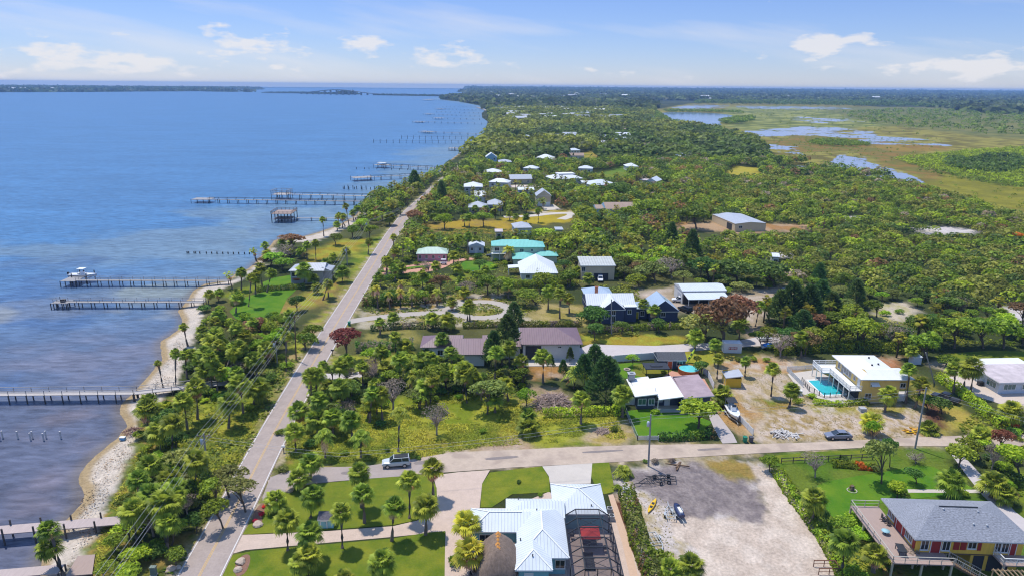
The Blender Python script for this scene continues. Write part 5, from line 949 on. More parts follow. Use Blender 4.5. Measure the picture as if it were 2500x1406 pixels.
E2.win('f', .7, 1.8, 1.0, 2.6, 1.1, gm=GLASSG, bars=2); E2.win('f', .7, 6, 1, 2, 1.1, gm=GLASSG); E2.win('l', .7, 1.5, .9, 2.6, 1.2, gm=GLASSG, bars=2); E2.win('l', .7, 6.2, .7, 1.4, 1.5, gm=GLASSG)
sc = House('well_shed', 'tiny pale blue shed beside the hedge behind the yellow house', 'shed', (2231, 872), (2257, 874), None, 1.9, 5); sc.block(0, 2.3, 0, 1.8, 1.9, .25, kind='shed', over=.1); sc.finish([R_WHITE, T_WHITE], W_PALE)
Lw = House('pump_shed', 'small aqua shed with a dark roof on the front lawn', 'shed', (774, 1268.4), (814.5, 1269.5), None, 1.5, .5); Lw.block(0, 2.35, 0, 2.2, 1.5, .7, kind='gable', axis='x', over=.1); Lw.finish([roof_mat('charcoal_roof', (.12, .11, .13), .2, .2, .8, True), T_WHITE], mat('shed_aqua', (.26, .52, .56), .75, .03, 1)); Lw.door('f', .1, .5, .8, 1.2, mat('shed_aqua_door', (.24, .48, .52)))
# ---- houses farther up the shore: fl, fr, eave, depth, rise, roof, wall, kind, windows, label
FAR = [((1132, 456.5), (1179, 456.5), 6.0, 12, 2.2, R_BRIGHT, W_GREY, 'hip', 3, 'tall grey two-storey house with a white hipped roof'),
 ((1157, 480), (1187, 480), 3.5, 9, 2.4, R_BRIGHT, W_WHITE, 'gable', 1, 'white gabled house stepping down in front of the tall grey one'),
 ((1143, 507), (1190, 507), 3.4, 11, 2.4, R_LGREY, W_GREY, 'hip', 2, 'grey hipped house left of its near twin'),
 ((1190, 500), (1228, 500), 3.4, 11, 2.2, R_LGREY, W_GREY, 'hip', 2, 'grey hipped house right of its near twin with dark porch'),
 ((1309, 479), (1347, 479), 5.6, 10, 3.0, R_LGREY, W_CREAM, 'gabley', 2, 'grey gabled house with two white garage doors'),
 ((1455, 510), (1480, 510), 3.2, 10, 1.2, R_TAN, W_SKYB, 'gable', 1, 'low tan roofed wing of weathered shingles among trees'),
 ((1479, 510.5), (1552, 510), 3.8, 12, 2.4, R_TAN, W_SKYB, 'gable', 3, 'blue house with a long tan shingle roof'),
 ((1347, 438), (1425, 436), 3.4, 16, 2.6, R_BRIGHT, W_WHITE, 'hip', 5, 'wide white roofed house with a row of windows'),
 ((1364, 425), (1405, 424), 6, 8, .5, R_FLATW, W_GREY, 'flat', 3, 'pale flat topped building rising behind the wide white house'),
 ((1446, 453), (1510, 450), 3.4, 16, 2.4, R_WHITE, W_WHITE, 'hip', 3, 'white hipped roof half hidden by round green trees'),
 ((1574, 443), (1604, 445), 3.4, 14, 2.2, R_WHITE, W_WHITE, 'gabley', 2, 'white gabled roof at the edge of the scrub'),
 ((1600, 443), (1617, 440), 3.2, 12, .4, R_STAIN, W_TAN, 'flat', 1, 'low flat brown roof beside the white gabled one'),
 ((1265, 464), (1305, 464), 3.2, 9, 1.0, R_BRIGHT, W_PALE, 'gable', 3, 'long low white roofed house beside a blue patch'),
 ((1421, 445), (1442, 445), 3.2, 7, .5, R_FLATW, W_WHITE, 'flat', 1, 'small flat white annex beside a red doorway'),
 ((1252, 349), (1301, 350), 3.6, 18, 4, R_BLUEG, W_PALE, 'hip', 4, 'pale blue roofed house on the shore road bend'),
 ((1377, 333), (1411, 333), 6, 18, 4, R_LGREY, W_WHITE, 'gable', 3, 'house with a violet grey roof above the tree tops'),
 ((1487, 345), (1548, 347), 4, 26, 4.5, R_LGREY, W_SKYB, 'hip', 4, 'broad pale roofed house with light blue walls'),
 ((1506, 331), (1540, 331), 7, 14, 3, R_BRIGHT, W_WHITE, 'gable', 3, 'tall white house behind the broad pale roofed one'),
 ((1186, 384), (1214, 384), 6.5, 9, 3.2, R_BRIGHT, W_SKYB, 'gabley', 2, 'white house with twin blue dormers on the shore road'),
 ((1217, 396), (1250, 396), 3.4, 14, 1.6, R_LGREY, W_GREY, 'hip', 2, 'low grey roof between dark trees near the twin dormer house'),
 ((1307, 387), (1353, 388), 3.6, 14, 3, R_BRIGHT, W_WHITE, 'hip', 3, 'white multi-gabled roof deep among the trees'),
 ((1182, 421), (1226, 421), 3.4, 12, 2, R_BRIGHT, W_WHITE, 'hip', 2, 'long white roof beside the narrow shore road'),
 ((1612, 376), (1633, 376), 4, 14, 2, R_WHITE, W_WHITE, 'gable', 1, 'small white roof right of the bare brown tree'),
 ((1645, 383), (1677, 384), 4, 14, 3, R_WHITE, W_GREY, 'hip', 1, 'small grey hipped roof at the forest edge'),
 ((1530, 407), (1560, 407), 3.4, 12, 2.2, R_BRIGHT, W_WHITE, 'hip', 2, 'white roof in the trees above the green paddock'),
 ((1452, 367), (1473, 367), 3.4, 10, 2, R_RED, W_TAN, 'hip', 1, 'little house with an orange tile roof'),
 ((1605, 345), (1620, 345), 4, 12, 3, R_BRIGHT, W_WHITE, 'gable', 1, 'white cottage in the wood left of the pale villa'),
 ((1625, 338), (1642, 336), 5, 14, 3, R_STAIN, W_WHITE, 'gable', 1, 'pale villa roof near the lake end of the wood'),
 ((1240, 367), (1262, 367), 3.4, 10, 1.6, R_BRIGHT, W_WHITE, 'gable', 1, 'small white roof below the pale blue roofed house'),
 ((1226, 377), (1240, 377), 3.2, 10, 1.6, R_BRIGHT, W_WHITE, 'hip', 1, 'tiny white hipped roof behind the twin dormer house'),
 ((1208, 566), (1228, 566), 3.0, 6, .3, R_STAIN, W_TAN, 'flat', 1, 'small pinkish flat roof with skylights in the hedge'),
 ((1256, 557), (1300, 556), 3.2, 10, 1.8, R_LGREY, W_WHITE, 'hip', 1, 'weathered grey roof sunk in the bright green trees'),
 ((1356, 561), (1376, 561), 3.0, 6, .3, R_LGREY, W_GREY, 'flat', 1, 'little grey flat roof in the bright green trees'),
 ((1886, 627), (1905, 628), 2.6, 6, .8, R_BRIGHT, W_WHITE, 'gable', 1, 'lone white shed roof inside the scrub forest')]
for fl, fr, ev, dep, ri, rm, wm, kd, nw, lb in FAR:
    h = House('far_house', lb, 'house', fl, fr, None, ev, group='houses up the shore'); ax = 'y' if kd == 'gabley' else 'x'
    h.block(0, h.L, 0, dep, ev, ri, kind='gable' if 'gable' in kd else kd, axis=ax, over=.4); h.finish([rm, T_WHITE], wm)
    for k in range(nw):
        u = h.L*(k+.5)/nw-.6
        if 'garage doors' in lb: h.door('f', .4, u-.6, 2.4, 2.3, T_WHITE, name='garage_door')
        else: h.win('f', .4, u, ev-2.2, 1.3, 1.1)

# more roofs half hidden in the woods up the shore, each in its own yard
HID = []; rh = np.random.default_rng(12)
HSET = []
for k, (w_, d_, ri, rm, wm) in enumerate(((13, 9, 2, R_BRIGHT, W_WHITE), (15, 10, 2.4, R_LGREY, W_CREAM), (11, 9, 1.8, R_WHITE, W_PALE), (14, 9, 2, R_TAN, W_WHITE))):
    h = House('far_house', 'x', 'house', (1300, 400), (1320, 400), None, 3.2, 0); KEEP_N = len(KEEP); h.block(0, w_, 0, d_, 3.2, ri, kind='hip' if k % 2 == 0 else 'gable', over=.4); del KEEP[KEEP_N:]; h.finish([rm, T_WHITE], wm, False)
    for u in (2, w_/2-.6, w_-3.4): h.win('f', .4, u, 1.0, 1.3, 1.1)
    HSET.append([h.t, False])
tries = 0
while len(HID) < 34 and tries < 4000:
    tries += 1; px, py = rh.uniform(1120, 1680), 285+(470-285)*rh.random()**.8
    if px < 1100+(470-py)*.35 or px > 1560+(420-py)*.9 and py > 300: continue
    p = at(px, py); a = rh.uniform(-.35, .35)
    if sdist(np.array([[p.x, p.y]]), LAND)[0] < 35 or min(np.hypot(p.x-np.array(ROADC)[:, 0], p.y-np.array(ROADC)[:, 1])) < 16: continue
    if any(np.hypot(*(np.mean(q, 0)-np.array((p.x, p.y)))) < (26 if len(q) == 4 else 16) for q in KEEP): continue
    e = HSET[len(HID) % 4]
    if e[1]: t = dup(e[0], tuple(p), a)
    else: t = e[0]; t.location = p; t.rotation_euler = (0, 0, a); e[1] = True
    t['group'] = 'houses half hidden in the woods'; HID.append((t, px, py)); KEEP.append(np.array([(p.x-2, p.y-3), (p.x+16, p.y-3), (p.x+16, p.y+13), (p.x-2, p.y+13)])); yr = [(p.x+7+math.cos(b)*rh.uniform(9, 15), p.y-9+math.sin(b)*rh.uniform(5, 10)) for b in np.linspace(0, 5.9, 9)]
    PROT.append((px-3, py-12, px+60, py+2, 0))
    if rh.random() < .75: sheet('yard_lawn', smooth_poly(yr, 2), .03, (M_LAWN3, M_LAWN, M_SHELL)[rh.integers(3)])
def inpoly(p, polys):
    r = np.zeros(len(p), bool)
    for q in polys:
        lo, hi = q.min(0), q.max(0); i = np.where((p[:, 0] > lo[0]) & (p[:, 0] < hi[0]) & (p[:, 1] > lo[1]) & (p[:, 1] < hi[1]))[0]
        if len(i): r[i] |= sdist(p[i], q) > 0
    return r
def occl(bx, by, top, halfw):                  # would a plant standing here hide a building that stands behind it
    for x0, y0, x1, y1, yw in PROT:
        if bx+halfw > x0 and bx-halfw < x1 and top < y1 and by > y1-2 and top < y0+(y1-y0)*(.75 if y1 > 540 else .5): return True
    return False
# ------------------------------------------------------------------ foliage materials: colour per leaf and per plant, light through the leaf
LG = 3.7
def leaf_mat(name, dark, light, rnd=.35, trans=.42, tint_attr=False, dry=None, dryamt=0.0):
    m = bpy.data.materials.new(name); m.use_nodes = True; t = NT(m.node_tree); g = t.n('ShaderNodeNewGeometry'); oi = t.n('ShaderNodeObjectInfo')
    gg = 1.0 if tint_attr else LG; dark = tuple(c*gg for c in dark); light = tuple(c*gg for c in light)
    c = t.mix((g, 'Random Per Island'), dark, light)
    if dry: c = t.mix(t.ramp((g, 'Random Per Island'), [(1-dryamt-.02, 0.0), (1-dryamt, 1.0)]), c, dry)
    if tint_attr:
        a = t.n('ShaderNodeAttribute', attribute_name='Col'); mul = t.n('ShaderNodeVectorMath', {0: (c, 2), 1: (a, 'Color')}, operation='MULTIPLY')
    else:
        hs = t.n('ShaderNodeHueSaturation', {'Hue': t.math('ADD', .5, t.math('MULTIPLY', t.math('SUBTRACT', (oi, 'Random'), .5), -.05)), 'Saturation': 1.0,
             'Value': t.math('ADD', 1-rnd, t.math('MULTIPLY', t.math('FRACT', t.math('MULTIPLY', (oi, 'Random'), 7.31)), rnd*2)), 'Fac': 1.0}); t.t.links.new(c.outputs[2], hs.inputs['Color']); mul = hs
    d = t.n('ShaderNodeBsdfPrincipled', {'Base Color': mul, 'Roughness': .55, 'Specular IOR Level': .25})
    tr = t.n('ShaderNodeBsdfTranslucent', {0: mul}); mx = t.n('ShaderNodeMixShader', {0: trans, 1: d, 2: tr}); t.n('ShaderNodeOutputMaterial', {0: mx}); return m
LM = {'oak': leaf_mat('broadleaf', (.026, .044, .005), (.11, .135, .010), .4), 'lime': leaf_mat('bright_leaf', (.045, .085, .006), (.15, .20, .012), .3), 'dark': leaf_mat('dark_leaf', (.014, .032, .007), (.055, .09, .013), .35),
      'sea': leaf_mat('olive_leaf', (.04, .05, .012), (.12, .125, .028), .35), 'rust': leaf_mat('rust_leaf', (.045, .014, .009), (.11, .035, .02), .2), 'copper': leaf_mat('copper_leaf', (.04, .028, .012), (.13, .07, .03), .25),
      'pine': leaf_mat('needle', (.012, .030, .010), (.055, .085, .022), .25), 'grey': leaf_mat('greyed_leaf', (.045, .04, .026), (.13, .10, .08), .25), 'palm': leaf_mat('fan_frond', (.022, .040, .005), (.15, .17, .018), .22, .4),
      'ypalm': leaf_mat('yellowed_frond', (.055, .065, .006), (.19, .175, .014), .2, .3), 'dead': leaf_mat('dead_frond', (.12, .065, .03), (.28, .17, .09), .2, .1), 'flame': leaf_mat('orange_leaf', (.16, .05, .005), (.24, .09, .01), .1)}
BARK = mat('tree_bark', (.15, .115, .085), .95, .2, 3, .3); PBARK = mat('palm_bark', (.20, .155, .125), .95, .2, 4, .3, stretch=(1, 1, 4)); PALEB = mat('pale_branch', (.38, .31, .27), .9, .12, 3); VINE = leaf_mat('vine_leaf', (.012, .035, .008), (.05, .09, .015), .2)
def cards(cen, nrm, size, rg, aspect=.55):     # leaf-shaped rhombi: four corners per leaf
    n = len(cen); a = np.cross(nrm, rg.normal(size=(n, 3))); a /= np.linalg.norm(a, axis=1)[:, None]+1e-9; b = np.cross(nrm, a); s = size[:, None]
    bend = nrm*s*.18
    V = np.stack([cen-a*s, cen+b*s*aspect+bend, cen+a*s, cen-b*s*aspect+bend], 1); return V.reshape(-1, 3), np.arange(n*4).reshape(-1, 4)
def crown_pts(rg, nb, n, flat=.75, spread=.62, br=(.34, .52), out=.55):
    bl = []
    for _ in range(nb):
        v = rg.normal(size=3); v /= np.linalg.norm(v); v[2] = abs(v[2])*.9-.25; rad = rg.uniform(.45, 1)**.5*spread; bl.append((v*rad*np.array((1, 1, flat)), rg.uniform(*br)))
    bl.append((np.array((0, 0, .1)), .5)); k = rg.integers(0, len(bl), n); c = np.array([b[0] for b in bl])[k]; r = np.array([b[1] for b in bl])[k]
    d = rg.normal(size=(n, 3)); d /= np.linalg.norm(d, axis=1)[:, None]; d[:, 2] = np.where(d[:, 2] < -.45, -d[:, 2], d[:, 2])
    p = c+d*(r*rg.uniform(.72, 1.05, n))[:, None]*np.array((1, 1, .8)); nr = d*out+rg.normal(size=(n, 3))*(1-out)*.8; nr /= np.linalg.norm(nr, axis=1)[:, None]; return p, nr, bl
def tree_proto(kind, seed):                    # unit crown: radius 1 about (0,0,0); trunk unit height with limbs
    rg = np.random.default_rng(seed)
    if kind == 'pine':
        n = 1500; h = rg.uniform(0, 1, n)**.85; ang = rg.uniform(0, 6.28, n); lobes = .62+.38*np.abs(np.sin(ang*2.5+h*9+seed)); rad = (1-h)**.6*.95*lobes*rg.uniform(.35, 1, n)**.5+.04
        p = np.column_stack([rad*np.cos(ang), rad*np.sin(ang), h*1.75-.8]); d = np.column_stack([np.cos(ang)*.7, np.sin(ang)*.7, np.full(n, .55)]); nr = np.cross(d, rg.normal(size=(n, 3))); nr /= np.linalg.norm(nr, axis=1)[:, None]
        a = d/np.linalg.norm(d, axis=1)[:, None]; b = np.cross(nr, a); s = rg.uniform(.08, .17, n)[:, None]; V = np.stack([p-a*s, p+b*s*.33, p+a*s, p-b*s*.33], 1).reshape(-1, 3); F = np.arange(n*4).reshape(-1, 4)
    elif kind == 'bare':
        p, nr, bl = crown_pts(rg, 9, 420, .7); V, F = cards(p, nr, rg.uniform(.03, .07, len(p)), rg)
    elif kind == 'shrub':
        p, nr, bl = crown_pts(rg, 8, 520, .75, .6, (.32, .5)); V, F = cards(p, nr, rg.uniform(.08, .16, len(p)), rg)
    else:
        n = 1150; p, nr, bl = crown_pts(rg, 13, n, .72, .68, (.24, .42)); V, F = cards(p, nr, rg.uniform(.055, .115, n), rg)
    return V, F
def limb_mesh(seed, n=6, bare=False):
    rg = random.Random(seed); mb = MB(); mb.tube([(0, 0, 0), (.02, .01, .35), (-.02, .02, .62), (.01, 0, 1.0)], [.055, .045, .038, .02], 7)
    m = 26 if bare else n
    for k in range(m):
        a = 6.28*k/m+rg.uniform(-.4, .4); z = rg.uniform(.4, .75); r = rg.uniform(.35, .6)*(1.0 if bare else .8); e = rg.uniform(.75, 1.25)
        p1 = Vector((math.cos(a)*r*.45, math.sin(a)*r*.45, z+(e-z)*.55)); p2 = Vector((math.cos(a)*r, math.sin(a)*r, e)); mb.tube([(0, 0, z-.08), p1, p2], [.028, .02, .007], 5, cap=False)
        if bare:
            for q in range(3): d = Vector((rg.uniform(-.2, .2), rg.uniform(-.2, .2), rg.uniform(.05, .22))); mb.tube([p1.lerp(p2, q*.4+.1), p1.lerp(p2, q*.4+.1)+d], [.014, .004], 4, cap=False)
    return mb
def fan_crown(seed, n=38, spread=(-.55, 1.0), dead=0):
    rg = random.Random(seed); V, F = [], []
    def frond(d, L, fr, droop):
        up = Vector((0, 0, 1)); sd = d.cross(up); sd = sd.normalized() if sd.length > .01 else Vector((1, 0, 0)); nn = sd.cross(d)
        b = d*L; b.z -= droop*.35*L; i0 = len(V); V.extend([(0, 0, 0), tuple(b)]); k = 11
        for j in range(k):
            t = (j-(k-1)/2)/((k-1)/2)*1.25; v = (d*math.cos(t)+sd*math.sin(t)).normalized(); ln = fr*(1-.28*abs(t)/1.25)
            m = b+v*ln*.55+nn*(.10*ln*math.cos(t))-up*(droop*.12*ln); e = b+v*ln-up*(droop*.55*ln)+Vector([rg.uniform(-.03, .03) for _ in range(3)]); wd = (sd*math.cos(t)-d*math.sin(t))*.050*ln/.5+nn*.02
            q = len(V); V.extend([tuple(m-wd), tuple(m+wd), tuple(e)]); F.append((i0+1, q, q+2, q+1))
    for i in range(n):
        z = spread[0]+(spread[1]-spread[0])*((i+.5)/n); a = i*2.39996+rg.uniform(-.3, .3); c = math.sqrt(max(0, 1-z*z)); d = Vector((math.cos(a)*c, math.sin(a)*c, z))
        frond(d, rg.uniform(.40, .52) if i % 3 else rg.uniform(.08, .3), rg.uniform(.48, .58), .45+.35*(1-z))
    nl = len(F)
    for i in range(dead): a = rg.uniform(0, 6.28); d = Vector((math.cos(a)*.35, math.sin(a)*.35, -.95)).normalized(); frond(d, rg.uniform(.35, .5), rg.uniform(.4, .55), .15)
    return V, F, nl
def feather_crown(seed, n=17, stiff=.5, dead=0):
    rg = random.Random(seed); V, F = [], []
    def fr(a, el, L, dr):
        ps = []; 
        for i in range(7): t = i/6; r = L*t; ps.append(Vector((math.cos(a)*r*math.cos(el)*(1-.18*t*dr), math.sin(a)*r*math.cos(el)*(1-.18*t*dr), math.sin(el)*r-dr*L*t*t*.75)))
        for i in range(6):
            t = (i+.5)/6; p, q = ps[i], ps[i+1]; s = Vector((-math.sin(a), math.cos(a), 0)); w_ = .26*L*math.sin(math.pi*min(1, t*.85+.12))
            for sg in (-1, 1):
                k = len(V); o = s*sg*w_+(q-p)*.8-Vector((0, 0, w_*.55)); m = (p+q)/2; V.extend([tuple(p), tuple(m), tuple(m+o), tuple(p+o*.93)]); F.append((k, k+1, k+2, k+3)); k = len(V); V.extend([tuple(m), tuple(q), tuple(q+o*.9), tuple(m+o*.88+(q-p)*.15)]); F.append((k, k+1, k+2, k+3))
    for i in range(n): fr(i*2.39996+rg.uniform(-.2, .2), .25+1.1*(i/n)+rg.uniform(-.1, .1), rg.uniform(.9, 1.1), 1.1-.6*(i/n)*stiff)
    nl = len(F)
    for i in range(dead): fr(rg.uniform(0, 6.28), -.9-rg.uniform(0, .35), rg.uniform(.7, 1.0), .25)
    return V, F, nl
OPEN = at_np([(420, 985), (560, 985), (650, 955), (625, 1105), (520, 1170), (455, 1120)])
PROTO = {}
for kd, mk, sd in (('oak', 'oak', 0), ('lime', 'lime', 10), ('dark', 'dark', 20), ('sea', 'sea', 30), ('rust', 'rust', 40), ('copper', 'copper', 50), ('pine', 'pine', 60), ('grey', 'grey', 70), ('flame', 'flame', 75)):
    PROTO[kd] = []
    for i in range(1 if kd == 'flame' else 3):
        V, F = tree_proto('pine' if kd == 'pine' else 'bare' if kd == 'grey' else 'tree', sd+i)
        lm = limb_mesh(sd+i, bare=kd == 'grey').mesh(kd+'_trunk', PALEB if kd == 'grey' else BARK); PROTO[kd].append((np_mesh(kd+'_crown', V, F, LM[mk]), lm))
SHRUB = {k: [np_mesh(k+'_shrub', *tree_proto('shrub', 90+i*7+j), LM[k]) for j in range(2)] for i, k in enumerate(('oak', 'lime', 'dark', 'sea', 'copper', 'grey'))}
PALM = []
for i, (n, sp, dd) in enumerate(((58, (-.6, 1), 0), (52, (-.45, 1), 6), (60, (-.7, 1), 0), (48, (-.3, 1), 12))): V, F, nl = fan_crown(200+i, n, sp, dd); PALM.append(np_mesh('fan_crown', V, F, [LM['palm'], LM['dead']], mi=[0]*nl+[1]*(len(F)-nl)))
V, F, nl = fan_crown(230, 34, (-.25, 1), 14); PALMY = [np_mesh('fan_crown', V, F, [LM['ypalm'], LM['dead']], mi=[0]*nl+[1]*(len(F)-nl))]
V, F, nl = fan_crown(233, 12, (-.2, .9), 4); RAGGED = [np_mesh('ragged_crown', V, F, [LM['palm'], LM['dead']], mi=[0]*nl+[1]*(len(F)-nl))]
QUEEN = []
for i, dd in enumerate((0, 3)): V, F, nl = feather_crown(250+i, 17, .5, dd); QUEEN.append(np_mesh('feather_crown', V, F, [LM['palm'], LM['dead']], mi=[0]*nl+[1]*(len(F)-nl)))
V, F, nl = feather_crown(260, 13, .8, 16); SKIRT = [np_mesh('skirted_crown', V, F, [LM['ypalm'], LM['dead']], mi=[0]*nl+[1]*(len(F)-nl))]
PTRUNK = []
for i, b in enumerate((0, .12, -.10)): mb = MB(); mb.tube([(0, 0, 0), (b*.6, .02, .3), (b, 0, .6), (0, 0, 1.0)], [1.35, 1.0, .9, 1.0], 8); PTRUNK.append(mb)
TRK = []
for i, b in enumerate((0, .03, -.03)):          # unit height, radius in units of 1/30 so that x,y scale = 30*radius
    mb = MB(); r = 1/30; mb.tube([(0, 0, -.02), (b*.8, 0, .3), (b, .01, .6), (0, 0, 1.0)], [r*1.5, r*1.05, r*.92, r*1.1], 8); TRK.append(mb.mesh('palm_trunk', PBARK))
PLANTS = []                                    # (object, noun, plural, px, py, height, adjectives)
def palm(bx, by, cx, cy, r, crowns=None, noun=('sabal palm', 'sabal palms'), grp='sabal palms', adj=()):
    b = at(bx, by); ray = ROT @ Vector(((cx-1250)/FPX, (703-cy)/FPX, -1.0)); t_ = b.y/ray.y; top = Vector((0, 0, CAM_H))+ray*t_
    rr = r/mpp(top); ax = top-b; h = ax.length; ax.normalize()
    t = bpy.data.objects.new('palm_tree', None); C.objects.link(t); t.location = b; t.rotation_mode = 'QUATERNION'; q = ax.to_track_quat('Z', 'Y'); t.rotation_quaternion = q
    tw = (.26 if h > 3 else .3)*(1.15 if r > 40 else 1); put('trunk', random.choice(TRK), t, scale=(tw*22, tw*22, max(.5, h-rr*.15)))
    put('crown', random.choice(crowns or PALM), t, loc=(0, 0, h-.05*rr), rot=(0, 0, random.uniform(0, 6.28)), scale=(rr*1.24, rr*1.24, rr*1.2))
    t['category'] = 'palm'; t['group'] = grp; a = list(adj)
    if math.degrees(math.acos(max(-1, min(1, ax.z)))) > 13: a.append('leaning')
    PLANTS.append((t, noun[0], noun[1], bx, by, h, a)); KEEP.append(np.array([(b.x-.9, b.y-.9), (b.x+.9, b.y-.9), (b.x+.9, b.y+.9), (b.x-.9, b.y+.9)])); return t
def zp(o, s, rows, **k):
    for r in rows: palm(o[0]+r[0]/s, o[1]+r[1]/s, o[0]+r[2]/s, o[1]+r[3]/s, r[4]/s, **k)
# front lawn and lot across the street
zp((600, 900), 2.778, [(285, 1230, 280, 1010, 85), (440, 1010, 460, 845, 80), (375, 815, 360, 730, 75), (440, 750, 440, 625, 80), (205, 965, 205, 875, 75), (435, 1290, 435, 1100, 90), (425, 1420, 425, 1255, 95), (655, 1215, 650, 960, 75), (785, 940, 772, 690, 75), (805, 1045, 795, 835, 78), (990, 1165, 1012, 925, 80), (1110, 1012, 1115, 745, 78),
   (1220, 1125, 1228, 915, 90), (1270, 880, 1270, 665, 80), (925, 1480, 925, 1295, 95), (670, 1560, 670, 1420, 75), (380, 1440, 365, 1300, 72), (340, 555, 330, 415, 70), (372, 400, 360, 275, 75), (445, 260, 440, 40, 60), (490, 180, 470, 130, 55), (560, 190, 560, 105, 55), (490, 450, 480, 330, 75), (590, 450, 590, 320, 72), (720, 480, 715, 335, 75), (1360, 140, 1355, 15, 60), (690, 200, 700, 110, 60), (830, 330, 850, 210, 60)])
zp((600, 900), 2.778, [(540, 600, 530, 440, 85), (780, 600, 785, 450, 90), (1035, 560, 1045, 290, 85), (1160, 130, 1150, 30, 95)], crowns=QUEEN, noun=('queen palm', 'queen palms'), grp='feather leaved palms', adj=('shaggy',))
zp((980, 640), 3.195, [(320, 740, 320, 585, 60), (345, 985, 340, 830, 70), (455, 870, 440, 765, 70), (1105, 940, 1105, 725, 72), (1400, 1260, 1405, 1055, 75), (1000, 1350, 985, 1270, 85), (1010, 1260, 990, 1185, 65), (1720, 1200, 1715, 1015, 75), (730, 1170, 735, 1040, 75), (1500, 960, 1510, 865, 80), (395, 375, 395, 305, 48), (515, 460, 520, 345, 52), (535, 462, 528, 320, 45), (245, 520, 243, 425, 55), (365, 530, 365, 435, 66),
   (835, 280, 830, 185, 45), (1145, 370, 1145, 215, 52), (1235, 440, 1235, 245, 52), (1310, 400, 1305, 275, 50), (1465, 190, 1460, 115, 48), (1050, 130, 1050, 85, 45), (30, 715, 30, 635, 58), (1690, 120, 1690, 80, 40), (1380, 120, 1370, 60, 45), (180, 760, 190, 720, 60), (580, 1000, 560, 900, 70), (1240, 330, 1240, 205, 40)])
zp((980, 640), 3.195, [(1345, 980, 1370, 850, 110), (120, 980, 130, 860, 95)], crowns=QUEEN, noun=('queen palm', 'queen palms'), grp='feather leaved palms', adj=('dark',))
zp((1480, 680), 3.516, [(760, 610, 775, 480, 75), (930, 740, 940, 550, 56), (950, 860, 965, 675, 50), (1190, 840, 1200, 700, 45), (1415, 1010, 1435, 765, 66), (1570, 1105, 1600, 935, 66), (1010, 1090, 1000, 985, 98), (140, 1190, 145, 975, 88), (1140, 530, 1160, 380, 75), (1280, 410, 1320, 235, 62), (1395, 355, 1400, 215, 62), (1675, 680, 1680, 495, 66), (325, 340, 325, 205, 50), (395, 400, 415, 265, 60), (470, 320, 480, 205, 58), (820, 155, 825, 90, 56), (1400, 60, 1410, 25, 60), (1650, 120, 1650, 60, 55)])
zp((1900, 720), 3.905, [(100, 1075, 140, 895, 78), (1015, 1115, 1060, 925, 88), (1215, 1030, 1250, 695, 72), (1300, 1080, 1370, 835, 82), (1670, 930, 1680, 695, 76), (1770, 880, 1800, 725, 72), (1830, 945, 1860, 665, 105), (1260, 640, 1280, 515, 62), (1410, 600, 1455, 405, 88), (1440, 1310, 1440, 1265, 95), (1950, 1330, 1940, 1290, 82), (2200, 1220, 2230, 1090, 115), (2340, 440, 2340, 340, 70), (2130, 300, 2130, 180, 80)])
zp((1900, 720), 3.905, [(930, 1330, 900, 1200, 115)], crowns=PALMY, adj=('yellowing',))
zp((1950, 1000), 3.4636, [(110, 960, 140, 735, 105), (360, 1400, 400, 1095, 118), (630, 1370, 650, 1210, 105), (1260, 750, 1300, 585, 112), (1620, 740, 1660, 605, 118), (1750, 800, 1760, 705, 90), (1550, 270, 1540, 200, 78)])
zp((1480, 1000), 3.463, [(720, 1430, 720, 1300, 115), (560, 1440, 540, 1330, 100)])
zp((1480, 1000), 3.463, [(140, 560, 150, 510, 105)], crowns=QUEEN, noun=('clumping palm', 'clumping palms'), grp='feather leaved palms', adj=('low',))
zp((600, 900), 2.778, [(1500, 1210, 1500, 1040, 100), (1525, 1400, 1520, 1230, 115)], crowns=PALMY, noun=('yellow fan palm', 'yellow fan palms'), grp='yellowed fan palms')
zp((0, 900), 2.778, [(430, 1395, 330, 1080, 75), (425, 1385, 322, 1195, 82), (1340, 340, 1330, 115, 72), (1270, 410, 1240, 205, 66), (1550, 400, 1560, 215, 77), (1650, 300, 1620, 90, 76), (1720, 240, 1750, 115, 82), (1095, 540, 1085, 405, 88), (1000, 430, 1000, 265, 82), (1130, 340, 1130, 265, 72), (1130, 1170, 1110, 900, 112), (930, 1220, 905, 945, 92), (1070, 800, 1065, 695, 82), (1160, 860, 1150, 745, 90), (1190, 1080, 1200, 850, 70), (1000, 330, 1010, 215, 66)])
zp((0, 600), 3.906, [(1790, 950, 1750, 768, 46), (1555, 1345, 1505, 1113, 36), (1675, 1380, 1675, 1012, 52), (1785, 1260, 1770, 1025, 62), (1865, 1230, 1830, 1015, 56), (1965, 1280, 1950, 1005, 62), (2020, 1406, 2000, 1055, 78), (2100, 1280, 2230, 1015, 62), (2310, 1220, 2260, 985, 66), (2170, 1250, 2150, 1045, 62), (2420, 930, 2440, 875, 62), (2250, 640, 2265, 485, 66), (2370, 580, 2400, 300, 50), (2300, 430, 2300, 245, 52), (2090, 750, 2080, 645, 66), (1950, 870, 1930, 795, 64), (2040, 800, 2050, 720, 60), (1985, 560, 2000, 455, 52), (2085, 530, 2090, 445, 52), (2440, 460, 2440, 270, 48), (1860, 1250, 1880, 1060, 60), (2120, 1240, 2090, 930, 60)])
zp((0, 600), 3.906, [(2215, 410, 2180, 275, 52), (2445, 150, 2410, 42, 38)], crowns=RAGGED, noun=('ragged palm', 'ragged palms'), grp='storm worn palms', adj=('dark',))
